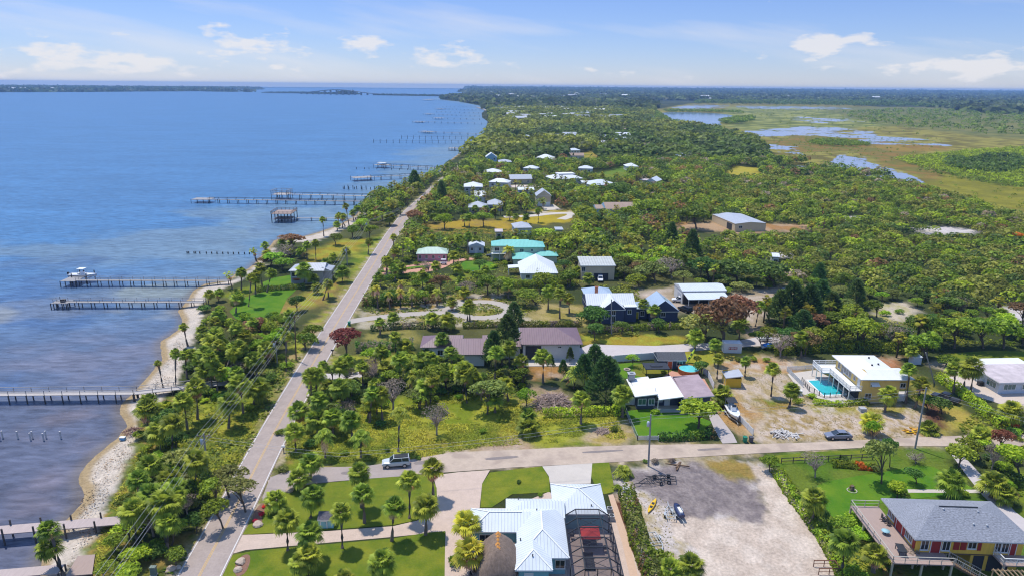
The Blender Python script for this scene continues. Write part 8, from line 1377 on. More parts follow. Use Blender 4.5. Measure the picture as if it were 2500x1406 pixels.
# ------------------------------------------------------------------ vehicles
TYRE = mat('tyre_rubber', (.02, .02, .02), .9, .05, 4); RIM = mat('alloy_rim', (.45, .45, .46), .35, .03, 4, metal=.7); CARGL = mat('car_glass', (.02, .03, .045), .05, .02, 1, spec=.8); LAMP = mat('headlamp_lens', (.7, .7, .68), .15, .02, 2, spec=.6); RLAMP = mat('tail_lamp_lens', (.4, .02, .02), .2)
def paint(name, c): return mat(name, c, .28, .02, .8, spec=.6)
def car(name, label, loc, rz, pm, kind='sedan', rack=False, cat='car'):
    t = thing(name, label, cat, tuple(loc), rz); suv = kind in ('suv', 'pickup'); W = .92; H1 = .98 if suv else .84; g = .42 if suv else .3
    prof = {'sedan': [(-2.38, .55, .72), (-2.2, .36, .96), (-1.5, .3, 1.0), (0, .3, .98), (1.0, .3, .95), (1.9, .32, .84), (2.3, .38, .72), (2.4, .45, .6)], 'suv': [(-2.35, .6, .9), (-2.25, .45, 1.14), (-1.4, .42, 1.16), (0, .42, 1.14), (1.0, .42, 1.12), (1.95, .44, 1.06), (2.28, .5, .9), (2.34, .6, .75)], 'pickup': [(-2.7, .55, .95), (-2.6, .5, 1.15), (-1.4, .45, 1.16), (0, .45, 1.16), (1.1, .45, 1.12), (2.1, .47, 1.04), (2.5, .55, .88), (2.55, .6, .75)]}[kind]
    mb = MB(); secs = []
    for x, zb, zt in prof:
        w_ = W*(1 if abs(x) < 1.9 else .88); m = (zb+zt)/2; secs.append([(x, -w_*.92, zb), (x, -w_, m), (x, -w_*.95, zt-.05), (x, -w_*.8, zt), (x, w_*.8, zt), (x, w_*.95, zt-.05), (x, w_, m), (x, w_*.92, zb)])
    mb.loft(secs, smooth=False); mb.build('body', pm, t)
    cab = {'sedan': ([(-1.95, .98, .7), (-1.2, 1.38, .58), (.15, 1.42, .58), (1.15, .95, .72)]), 'suv': ([(-2.22, 1.13, .8), (-2.1, 1.72, .68), (.35, 1.76, .68), (1.1, 1.12, .78)]), 'pickup': ([(-.9, 1.15, .8), (-.75, 1.78, .7), (.5, 1.8, .7), (1.25, 1.12, .8)])}[kind]
    q = MB(); z0 = cab[0][1]; x = [c[0] for c in cab]; lo = [(x[0], -cab[0][2]), (x[3], -cab[3][2]), (x[3], cab[3][2]), (x[0], cab[0][2])]; up = [(x[1], -cab[1][2]), (x[2], -cab[2][2]), (x[2], cab[2][2]), (x[1], cab[1][2])]
    q.add([(a, b, cab[0][1]-.02 if i in (0, 3) else cab[3][1]-.02) for i, (a, b) in enumerate(lo)]+[(a, b, cab[1][1]) for a, b in up], [(0, 1, 5, 4), (1, 2, 6, 5), (2, 3, 7, 6), (3, 0, 4, 7)]); q.build('windows', CARGL, t)
    q = MB(); q.box(x[1]-.05, x[2]+.05, -cab[1][2]-.03, cab[1][2]+.03, cab[1][1]+.002, cab[1][1]+.05)
    for s in (-1, 1):
        q.bar((x[0], s*cab[0][2], cab[0][1]), (x[1], s*cab[1][2], cab[1][1]), .07); q.bar((x[3], s*cab[3][2], cab[3][1]), (x[2], s*cab[2][2], cab[2][1]), .06); mx = (x[1]+x[2])/2-.1; q.bar((mx-.05, s*(cab[0][2]+.0), cab[0][1]), (mx, s*cab[1][2], cab[1][1]), .07)
    q.build('roof', pm, t)
    if rack:
        q = MB()
        for y in (-.5, .5): q.bar((x[1]+.1, y, cab[1][1]+.12), (x[2]-.1, y, cab[1][1]+.12), .05)
        for xx in np.linspace(x[1]+.1, x[2]-.1, 6): q.bar((xx, -.6, cab[1][1]+.14), (xx, .6, cab[1][1]+.14), .05)
        q.box(x[1]+.12, x[2]-.12, -.58, .58, cab[1][1]+.07, cab[1][1]+.1); q.build('roof_rack', T_DARK, t)
    if kind == 'pickup': q = MB(); q.box(-2.5, -1.0, -.72, .72, 1.162, 1.19); q.build('bed_cover', T_DARK, t)
    wx = 1.42 if kind != 'pickup' else 1.65; rr = .36 if suv else .32
    for sx in (-1, 1):
        for sy in (-1, 1):
            q = MB(); q.tube([(sx*wx, sy*(W-.16), rr), (sx*wx, sy*(W+.03), rr)], rr, 14); wh = q.build('wheel', TYRE, t); q = MB(); q.tube([(sx*wx, sy*(W+.028), rr), (sx*wx, sy*(W+.042), rr)], rr*.62, 12); q.build('rim', RIM, wh)
    fx = prof[-2][0]+.0; zl = prof[-2][2]-.1
    for sy in (-1, 1):
        q = MB(); q.box(fx-.02, fx+.07, sy*.62-.14, sy*.62+.14, zl-.06, zl+.07); q.build('headlight', LAMP, t); bx = prof[0][0]; q = MB(); q.box(bx-.02, bx+.06, sy*.66-.12, sy*.66+.12, prof[0][2]-.14, prof[0][2]+.03); q.build('tail_light', RLAMP, t)
    return t
def mid(a, b, z=0): return (at(*a, z)+at(*b, z))/2
car('parked_car', 'grey-blue sedan parked at the edge of the dirt street', mid((2017, 1072), (2081, 1074), 0)+Vector((0, .6, .065)), R_(181), paint('grey_blue_paint', (.17, .19, .25)))
car('off_road_car', 'silver off-roader with black roof rack turning along the side street', mid((934, 1144), (998, 1137))+Vector((0, .5, .075)), R_(189), paint('silver_paint', (.50, .54, .57)), 'suv', True)
car('pickup_truck', 'dark navy pickup truck parked beside the long hedge', at(2312, 982)+Vector((0, .8, .0)), R_(130), paint('navy_paint', (.02, .025, .04)), 'pickup', cat='truck')
car('parked_car', 'white car parked in front of the white workshop', at(1659, 737), R_(175), paint('white_car_paint', (.72, .72, .72)), 'suv'); car('parked_car', 'black car beside the navy house right wing', at(1672, 760), R_(120), paint('black_paint', (.015, .015, .018)), 'suv'); car('parked_car', 'dark car in the clearing behind the copper tree', at(1912, 717), R_(200), paint('charcoal_paint', (.04, .045, .06)), 'suv')
car('parked_car', 'dark car under the stilts of the teal roofed house', at(1203, 627), R_(180), paint('black_paint', (1, 1, 1)), 'sedan'); car('parked_car', 'blue car on the lawn below the brick drive', at(1159, 671), R_(95), paint('blue_paint', (.10, .2, .4)), 'sedan'); car('parked_car', 'pale car driving on the narrow far shore road', at(1041, 484)+Vector((0, 0, .09)), R_(70), paint('white_car_paint', (1, 1, 1)), 'suv')
for x, lb in ((1441, 'left white car inside the open double garage'), (1465, 'right white car inside the open double garage')): p = at(x, 685); car('parked_car', lb, (p.x, p.y-.5, .02), R_(265), paint('white_car_paint', (1, 1, 1)), 'suv')
gc = thing('golf_cart', 'small white golf cart on the pink brick drive', 'golf cart', tuple(at(1083, 646)+Vector((0, 0, .06))), 0); q = MB(); q.box(-1.1, 1.1, -.55, .55, .3, .75); q.build('body', paint('white_car_paint', (1, 1, 1)), gc); q = MB(); q.box(-.9, .9, -.6, .6, 1.8, 1.88); q.build('roof', T_WHITE, gc)
for x in (-.8, .8):
    for y in (-.5, .5): q = MB(); q.bar((x, y, .75), (x, y, 1.8), .05); q.build('post', T_DARK, gc); q = MB(); q.tube([(x, y, .24), (x, y*1.2, .24)], .24, 10); q.build('wheel', TYRE, gc)
def hull(mb, L, B, D, z0=0, bow=1.0):
    secs = []
    for u, w_, r in ((0, .86, 0), (.25, .98, 0), (.55, 1, .02), (.75, .82, .06), (.9, .45, .14), (1, .03, .24)): x = -L/2+L*u; secs.append([(x, -B/2*w_, z0+D*(1+r)), (x, -B/2*w_*.82, z0+D*.4+D*r), (x, 0, z0+D*r*1.6), (x, B/2*w_*.82, z0+D*.4+D*r), (x, B/2*w_, z0+D*(1+r))])
    mb.loft(secs, closed=False, cap=False)
    for a, b in zip(secs, secs[1:]): mb.face([(a[0][0], a[0][1], a[0][2]-.12), (b[0][0], b[0][1], b[0][2]-.12), (b[4][0], b[4][1], b[4][2]-.12), (a[4][0], a[4][1], a[4][2]-.12)])
    s = secs[0]; mb.face([s[0], s[1], s[2], s[3], s[4]])
HW = paint('gelcoat_white', (.74, .75, .76))
def boat(name, label, loc, rz, L=6.5, B=2.3, top='ttop'):
    t = thing(name, label, 'boat', tuple(loc), rz); q = MB(); hull(q, L, B, .95); q.build('hull', HW, t); q = MB(); q.box(-.6, .5, -.42, .42, .84, 1.75); q.build('console', HW, t); q = MB(); q.add([(.5, -.4, 1.7), (.5, .4, 1.7), (.25, .36, 2.2), (.25, -.36, 2.2)], [(0, 1, 2, 3)]); q.build('windscreen', CARGL, t)
    q = MB(); q.box(-1.6, -1.0, -.5, .5, .84, 1.35); q.build('seat', T_WHITE, t); q = MB(); q.box(-L/2-.55, -L/2-.05, -.25, .25, .3, 1.5); q.box(-L/2-.35, -L/2-.2, -.12, .12, -.35, .3); q.build('outboard_motor', T_DARK, t)
    if top:
        q = MB(); q.box(-1.3, .9, -1.0, 1.0, 2.75, 2.83) if top == 'ttop' else q.box(-3.0, -.4, -1.0, 1.0, 2.2, 2.3); q.build('canopy', T_WHITE if top == 'ttop' else T_DARK, t); q = MB()
        for x in ((-1.1, .7) if top == 'ttop' else (-2.7, -.6)):
            for y in (-.8, .8): q.bar((x, y, .9), (x, y, 2.76 if top == 'ttop' else 2.2), .05)
        q.build('canopy_frame', RIM, t)
    return t
p = at(203, 672, 1.4); boat('motor_boat', 'white motor boat with hard top on the lift by the dark timber dock', (p.x, p.y, .9), R_(0), 9, 2.9)
lf = thing('boat_lift', 'boat lift frame of dark posts under the white motor boat', 'boat lift', (p.x, p.y, 0)); q = MB(); q.bar((-2.4, -2.2, .85), (-2.4, 2.2, .85), .2); q.bar((2.4, -2.2, .85), (2.4, 2.2, .85), .2); q.build('cradle', RIM, lf)
for x in (-2.4, 2.4):
    for y in (-2.2, 2.2): put('pile', pile_mesh(DARKW, 4.6, .16), lf, loc=(x, y, 2.6))
def trailer(label, loc, rz, L=5.0, B=1.7, m=None, z=0):
    t = thing('boat_trailer', label, 'trailer', tuple(loc), rz); m = m or mat('galvanised_trailer', (.48, .50, .50), .45, .05, 3, metal=.3); q = MB(); q.bar((-L/2, -B/2, .5), (L*.15, -B/2, .5), .1); q.bar((-L/2, B/2, .5), (L*.15, B/2, .5), .1); q.bar((L*.15, -B/2, .5), (L/2, 0, .5), .1); q.bar((L*.15, B/2, .5), (L/2, 0, .5), .1)
    for x in (-L*.48, -L*.25, 0, L*.14): q.bar((x, -B/2, .5), (x, B/2, .5), .08)
    q.bar((L/2, 0, .5), (L/2+1.0, 0, .5), .09); q.bar((L/2+.7, 0, .5), (L/2+.7, 0, .02), .06); q.bar((-L*.4, -.35, .62), (L*.1, -.35, .62), .07); q.bar((-L*.4, .35, .62), (L*.1, .35, .62), .07); q.build('frame', m, t)
    for y in (-1, 1): q = MB(); q.tube([(-L*.2, y*(B/2+.12), .3), (-L*.2, y*(B/2+.3), .3)], .3, 12); w_ = q.build('wheel', TYRE, t); q = MB(); q.tube([(-L*.2, y*(B/2+.29), .3), (-L*.2, y*(B/2+.32), .3)], .17, 10); q.build('rim', RIM, w_); q = MB(); q.box(-L*.2-.38, -L*.2+.38, y*(B/2+.1)-.0, y*(B/2+.1)+y*.22, .62, .66) if y > 0 else q.box(-L*.2-.38, -L*.2+.38, y*(B/2+.1)-.22, y*(B/2+.1), .62, .66); q.build('mudguard', m, t)
    return t
bl = (at(1776, 1000)+at(1800, 1036))/2; d = at(1800, 1040)-at(1776, 1000); rzb = math.atan2(d.y, d.x); trailer('galvanised trailer carrying the white console boat', (bl.x, bl.y, .01), rzb, 5.6, 1.9); boat('console_boat', 'white centre console boat with dark canopy on a trailer by the fence', (bl.x, bl.y, .62), rzb, 6.4, 2.2, 'bimini')
trailer('black boat trailer lying at the far side of the gravel yard', at(1592, 1178), R_(200), 5.2, 1.7, T_DARK); trailer('second dark trailer half behind the black one', at(1620, 1172), R_(170), 4.0, 1.4, T_DARK); trailer('pale trailer beside the hedge at the front of the gravel yard', at(1600, 1330), R_(-80), 4.6, 1.6); trailer('empty pale trailer left of the jet ski', at(1635, 1256), R_(85), 3.4, 1.3)
def jetski(label, loc, rz, m):
    t = thing('jet_ski', label, 'jet ski', tuple(loc), rz); q = MB(); secs = [[(-1.6+3.2*u, -.58*w_, .45), (-1.6+3.2*u, -.4*w_, .12+.2*max(0, u-.6)), (-1.6+3.2*u, .4*w_, .12+.2*max(0, u-.6)), (-1.6+3.2*u, .58*w_, .45), (-1.6+3.2*u, .42*w_, .62+h), (-1.6+3.2*u, -.42*w_, .62+h)] for u, w_, h in ((0, .85, 0), (.3, 1, .02), (.55, 1, .12), (.75, .85, .25), (.92, .5, .12), (1, .12, .0))]; q.loft(secs); q.build('hull', m, t)
    q = MB(); q.box(-1.3, .1, -.2, .2, .62, .9); q.build('seat', T_WHITE, t); q = MB(); q.bar((.35, 0, .8), (.2, 0, 1.1), .1); q.bar((.2, -.38, 1.1), (.2, .38, 1.1), .05); q.build('handlebar', T_DARK, t); return t
p = at(1655, 1258); tr = trailer('low trailer under the dark blue jet ski', p, R_(-83), 3.2, 1.2); jetski('dark blue jet ski on its trailer in the gravel yard', (p.x, p.y, .6), R_(97), paint('dark_blue_gelcoat', (.02, .03, .09))); p = at(1868, 832); jetski('white jet ski beside the lane end under bushes', (p.x, p.y, .3), R_(190), HW); trailer('small trailer under the white jet ski by the lane', p, R_(10), 3.0, 1.2)
p = at(1880, 850); tp = thing('covered_boat', 'small boat wrapped in bright blue tarpaulin below the lane end', 'covered boat', tuple(p), R_(15)); q = MB(); hull(q, 4.6, 1.9, .8, .25); q.build('hull', HW, tp); q = MB(); q.loft([[(-2.3+4.6*u, -1.0*w_, .95), (-2.3+4.6*u, -.5*w_, 1.15+h), (-2.3+4.6*u, 0, 1.3+h), (-2.3+4.6*u, .5*w_, 1.15+h), (-2.3+4.6*u, 1.0*w_, .95)] for u, w_, h in ((0, .9, 0), (.3, 1, .25), (.6, .95, .3), (.85, .6, .15), (1, .1, .1))], closed=False, cap=False); q.build('tarpaulin', mat('blue_tarp', (.03, .16, .50), .6, .12, 3, .3), tp)
def kayak(label, loc, rot, c, L=3.6, name='kayak'):
    t = thing(name, label, 'kayak', tuple(loc)); t.rotation_euler = rot; q = MB(); q.loft([[(-L/2+L*u, -.38*w_, .25), (-L/2+L*u, -.25*w_, .03+e), (-L/2+L*u, .25*w_, .03+e), (-L/2+L*u, .38*w_, .25), (-L/2+L*u, .2*w_, .33), (-L/2+L*u, -.2*w_, .33)] for u, w_, e in ((0, .06, .18), (.12, .55, .06), (.35, 1, 0), (.65, 1, 0), (.88, .55, .06), (1, .06, .18))]); q.build('hull', mat('kayak_'+c[0], c[1], .45, .04, 2), t)
    for x in (-.55, .45): q = MB(); q.box(x-.3, x+.3, -.2, .2, .332, .36); q.build('seat_well', T_DARK, t)
    return t
kayak('bright yellow kayak lying on the sand beside the hedge', at(1592, 1236), (0, 0, R_(62)), ('yellow', (.75, .45, .02)), 4.2); kayak('lime green kayak propped upright beside the dark garden shed', at(1686, 884)+Vector((0, 0, 1.5)), (R_(10), R_(-58), R_(20)), ('lime', (.45, .62, .03)), 3.8)
p = at(2228, 1055); kayak('yellow kayak in the heap of toys near the tall dark pole', p, (0, 0, R_(12)), ('yellow', (1, 1, 1)), 3.2)
# ------------------------------------------------------------------ small things
def bin_(label, px, py, c, nm): t = thing('wheelie_bin', label, 'bin', tuple(at(px, py))); q = MB(); q.loft([[(-.26, -.3, .05), (.26, -.3, .05), (.26, .3, .05), (-.26, .3, .05)], [(-.32, -.38, 1.0), (.32, -.38, 1.0), (.32, .38, 1.0), (-.32, .38, 1.0)]], smooth=False); q.build('bin_body', mat(nm, c, .6, .03, 2), t); q = MB(); q.box(-.36, .36, -.44, .42, 1.0, 1.08); q.build('lid', mat(nm+'_lid', tuple(v*.8 for v in c), .6), t); [MBw('wheel', t, [(x, .32, .1), (x*1.25, .32, .1)], .1) for x in (-.22, .22)]
def MBw(n, t, p, r): q = MB(); q.tube(p, r, 8); q.build(n, TYRE, t)
bin_('green wheelie bin at the end of the concrete drive', 1818, 1078, (.02, .22, .13), 'bin_green'); bin_('dark grey wheelie bin beside the green one', 1833, 1078, (.09, .09, .11), 'bin_grey'); bin_('green wheelie bin at the road beside the rust red tree', 853, 794, (.02, .2, .12), 'bin_green')
def boxy(name, label, cat, px, py, w_, d, h, m, lid=True, rz=0): t = thing(name, label, cat, tuple(at(px, py)), rz); q = MB(); q.box(-w_/2, w_/2, -d/2, d/2, .05, h); q.build('case', m, t); q = MB(); q.box(-w_/2-.04, w_/2+.04, -d/2-.04, d/2+.04, h+.002, h+.07); q.build('lid', m, t); q = MB(); q.box(-w_/2-.08, w_/2+.08, -d/2-.08, d/2+.08, -.02, .05); q.build('base', M_CONC, t); return t
boxy('utility_cabinet', 'pale grey utility cabinet at the corner of the gravel yard', 'cabinet', 1529, 1207, 1.0, .8, 1.1, W_GREY); boxy('utility_cabinet', 'pale square utility box on the dry grass by the yellow house', 'cabinet', 2105, 1003, 1.2, 1.1, .7, W_GREY); boxy('utility_cabinet', 'narrow grey utility box by the road at the bottom left', 'cabinet', 376, 1402, .7, .5, 1.2, mat('cabinet_green', (.2, .24, .2))); boxy('water_tank_box', 'white box beside the pool deck corner palm', 'cabinet', 1948, 963, 1.4, .9, 1.0, T_WHITE); boxy('air_conditioner', 'dark air conditioner on the pale patio at the right edge', 'air conditioner', 2392, 940, .9, .9, .9, T_DARK)
for i, (x, y) in enumerate(((1487, 1232), (1489, 1250))): p = A.w(8.9, -3.2-1.9*i); t = thing('air_conditioner', ('grey air conditioner beside the garage wall, back of the pair', 'grey air conditioner beside the garage wall, front of the pair')[i], 'air conditioner', tuple(p)); q = MB(); q.box(-.4, .4, -.4, .4, 0.06, .85); q.build('case', mat('ac_grey', (.35, .36, .37), .6), t); q = MB(); q.lathe([(.01, .88), (.33, .87), (.34, .852)], 12); q.build('fan_grille', T_DARK, t)
def rock(label, px, py, r, c=(.46, .36, .28)):
    b = bmesh.new(); bmesh.ops.create_icosphere(b, subdivisions=2, radius=1); sd = px*.37
    for v in b.verts: n = float(vnoise(np.array([v.co.x*1.3+sd]), np.array([v.co.y*1.3+v.co.z*1.7]), 3)[0]); v.co *= r*(.75+.5*n); v.co.z *= .6
    me = bpy.data.meshes.new('boulder'); b.to_mesh(me); b.free(); me.materials.append(mat('boulder_stone', c, .9, .15, 3, .3)); o = put('boulder', me, None, loc=at(px, py)+Vector((0, 0, r*.2))); return tag(o, label, 'rock')
rock('tan boulder at the lawn corner by the two palms near the junction', 707, 1198, .7); rock('tan boulder below the red flowers on the front lawn', 629, 1282, .75); rock('tan boulder in the oval bed at the bottom of the lawn, back one', 588, 1372, .7); rock('tan boulder in the oval bed at the bottom of the lawn, front one', 580, 1392, .6); rock('pale boulder by the road edge at the bottom left', 418, 1390, .7); rock('pale rock at the foot of the utility box', 436, 1385, .4)
def blob_bed(name, poly, z, m): sheet(name, wpoly(smooth_poly(poly, 2)), z, m, .03, keep=False)
blob_bed('flower_bed', [(575, 1410), (572, 1380), (590, 1355), (610, 1352), (612, 1370), (600, 1400)], .075, mat('bed_mulch', (.22, .12, .08), .95, .25, 4, .3)); blob_bed('flower_bed', [(618, 1290), (615, 1255), (640, 1225), (652, 1232), (640, 1260), (640, 1285)], .075, mat('bed_mulch', (1, 1, 1)))
RED = leaf_mat('red_bracts', (.16, .01, .012), (.28, .03, .02), .2); RS = np_mesh('red_shrub', *tree_proto('shrub', 333), RED)
for k, (x, y, r, lb) in enumerate(((648, 1238, 9, 'red leaved plant at the back of the roadside flower bed'), (640, 1256, 9, 'red leaved plant in the middle of the roadside flower bed'), (623, 1272, 8, 'red leaved plant at the roadside edge of the flower bed'), (2470, 1040, 16, 'red and orange bromeliads at the right edge by the hedge'))): b = at(x, y); R0 = r/mpp(b); tag(put('flowering_plant', RS, None, loc=(b.x, b.y, R0*.4), rot=(0, 0, k), scale=(R0, R0, R0*.8)), lb, 'plant')
def mailbox(label, px, py, white=True): t = thing('mailbox', label, 'mailbox', tuple(at(px, py))); q = MB(); q.box(-.06, .06, -.06, .06, 0, 1.05); q.build('post', WOODB, t); q = MB(); q.loft([[(x, -.16, 1.05), (x, .16, 1.05), (x, .16, 1.25), (x, .08, 1.38), (x, -.08, 1.38), (x, -.16, 1.25)] for x in (-.32, .32)], smooth=False); q.build('letter_box', T_WHITE if white else T_DARK, t)
mailbox('white mailbox at the road edge beside the tall grass', 693, 1104); mailbox('dark mailbox by the road near the rust red tree', 812, 866, False); mailbox('white mailbox at the brick drive entrance', 927, 676)
# heaps: one thing each, made of the pieces thrown together
def heap(name, label, cat, px, py, rx, ry, n, L, wd, m, z=.5, piece='plank', seed=1):
    rg_ = random.Random(seed); c = at(px, py); t = thing(name, label, cat, tuple(c)); mb = MB()
    for i in range(n):
        a = rg_.uniform(0, 6.28); r = rg_.random()**.6; p = Vector((math.cos(a)*r*rx, math.sin(a)*r*ry, .08+rg_.random()*z*(1-r*r))); d = Vector((rg_.uniform(-1, 1), rg_.uniform(-1, 1), rg_.uniform(-.2, .25))).normalized(); l = rg_.uniform(.4, 1)*L/2; mb.bar(p-d*l, p+d*l, wd*rg_.uniform(.5, 1.4), wd*.4 if piece == 'plank' else wd*rg_.uniform(.5, 1))
    mb.build(piece+'s', m, t); KEEP.append(np.array([(c.x-rx, c.y-ry), (c.x+rx, c.y-ry), (c.x+rx, c.y+ry), (c.x-rx, c.y+ry)])); return t
heap('debris_pile', 'pile of broken white boards on the sandy lot by the street', 'debris', 1915, 1060, 2.6, 1.7, 36, 2.2, .28, mat('broken_white_board', (.48, .45, .42), .85, .15, 2), .45, seed=3); heap('brush_pile', 'big heap of cut dry branches behind the tall grass', 'brush pile', 1350, 985, 4.2, 4.2, 330, 3.0, .09, mat('dry_branch', (.34, .25, .21), .95, .2, 2), 1.6, 'branche', 5); heap('log_stack', 'two dark logs at the far edge of the gravel yard', 'logs', 1652, 1135, 1.2, .4, 3, 5, .22, WOODB, .15, 'log', 6); heap('debris_pile', 'tangle of dry palm debris at the street corner of the tall grass', 'debris', 1470, 1052, 1.6, 1.4, 70, 1.6, .08, mat('dry_branch', (1, 1, 1)), .5, 'branche', 7)
heap('driftwood', 'strip of washed-up branches on the sand below the long pale dock', 'driftwood', 325, 1052, 1.6, 1.4, 70, 1.4, .09, mat('driftwood_brown', (.22, .13, .10), .95, .2, 2), .4, 'branche', 8); heap('toy_heap', 'scattered yellow and orange water toys by the tall dark pole', 'debris', 2230, 1052, 1.8, .9, 14, 1.4, .3, mat('orange_plastic', (.6, .3, .03), .5), .3, 'piece', 9)
pc = at(299, 1067); pe = thing('beach_cooler', 'small blue and white cooler at the water edge', 'cooler', tuple(pc+Vector((0, 0, -.45)))); q = MB(); q.box(-.45, .45, -.3, .3, 0, .45); q.build('box', mat('cooler_blue', (.1, .3, .55), .5), pe); q = MB(); q.box(-.48, .48, -.33, .33, .452, .55); q.build('lid', T_WHITE, pe)
fp = thing('fire_pit', 'round stone fire pit on the small bright lawn', 'fire pit', tuple(at(1531, 903)+Vector((0, 0, .05)))); q = MB(); q.lathe([(.75, 0), (.8, .25), (.55, .25), (.5, .02)], 14); q.build('stone_ring', mat('pit_stone', (.42, .34, .27), .9), fp); q = MB(); q.lathe([(.01, .06), (.5, .05)], 12); q.build('ash', T_SHADOW, fp)
st = thing('tree_stump', 'cut stump in a ring bed on the bright garden lawn', 'stump', tuple(at(2080, 1197))); q = MB(); q.tube([(0, 0, 0), (.05, 0, .5), (0, .05, .85)], [.35, .28, .26], 9); q.build('stump', BARK, st); q = MB(); q.lathe([(.75, 0), (.8, .1), (.7, .1), (.68, .02)], 14); q.build('edging', M_CONC, st)
tx = thing('cattle_rack', 'rusty steel rack lying at the front edge of the gravel yard', 'rack', tuple(at(2020, 1402))); q = MB(); rail(q, [(-1.2, 0, 0), (1.6, 0, 0), (1.6, 1.6, 0), (-1.2, 1.6, 0)], 1.0, 1.4, 0, .08); q.build('frame', mat('rusty_steel', (.16, .07, .04), .9, .2, 3), tx)
for x, y, lb in ((2238, 1008, 'low brick edging'),): pass
tk = [at(x, y) for x, y in ((1507, 1300), (1547, 1396))]
# far town: small white buildings across the bay shore and the horizon
rg = np.random.default_rng(5); FT = MB(); FT.box(-8, 8, -6, 6, 0, 5); FT.add([(-9, -7, 5.01), (9, -7, 5.01), (9, 7, 5.01), (-9, 7, 5.01), (-9, 0, 8), (9, 0, 8)], [(0, 1, 5, 4), (2, 3, 4, 5), (3, 0, 4), (1, 2, 5)], 1); FTM = [FT.mesh('town_building', [W_WHITE, R_BRIGHT]), FT.mesh('town_building', [W_CREAM, R_FLATW]), FT.mesh('town_building', [W_WHITE, R_LGREY])]
k = 0
while k < 190:
    px, py = (rg.uniform(1160, 2500), rg.uniform(227, 252)) if rg.random() < .66 else (rg.uniform(1200, 1560), rg.uniform(245, 300))
    if px > 1640 and py > 246: continue
    p = at(px, py)
    if sdist(np.array([[p.x, p.y]]), LAND)[0] < 30: continue
    s = rg.uniform(.8, 2.0) if py < 245 else rg.uniform(.7, 1.1); o = put('town_building', FTM[k % 3], None, loc=(p.x, p.y, 4 if py < 245 else 3), rot=(0, 0, rg.uniform(-.4, .4)), scale=(s*1.4, s, s)); tag(o, 'small pale building in the far town beyond the woods', 'building', 'pale buildings of the far town'); k += 1
for px, py in ((5, 222), (30, 222.6), (55, 222.4), (75, 222), (95, 221.5), (130, 221.8), (240, 213.5), (300, 213), (420, 215), (440, 214.6), (540, 216.5), (600, 217), (660, 215.8)): p = at(px, py, 0); o = put('town_building', FTM[0], None, loc=(p.x, p.y, 6), scale=(3.2, 2, 2)); tag(o, 'pale shore building on the barrier island', 'building', 'pale buildings of the barrier island')
# ------------------------------------------------------------------ the air
mb = MB(); mb.box(-14500, 14500, -300, 14600, -6, 75)
hz = mb.build('haze', None); hz['kind'] = 'stuff'
hm = bpy.data.materials.new('sea_air'); hm.use_nodes = True; t = NT(hm.node_tree)
pv = t.n('ShaderNodeVolumePrincipled', {'Color': (.36, .60, 1.0, 1), 'Density': HAZE_D, 'Anisotropy': 0.0})
t.t.links.new(pv.outputs[0], t.n('ShaderNodeOutputMaterial').inputs['Volume'])
hz.data.materials.clear(); hz.data.materials.append(hm)
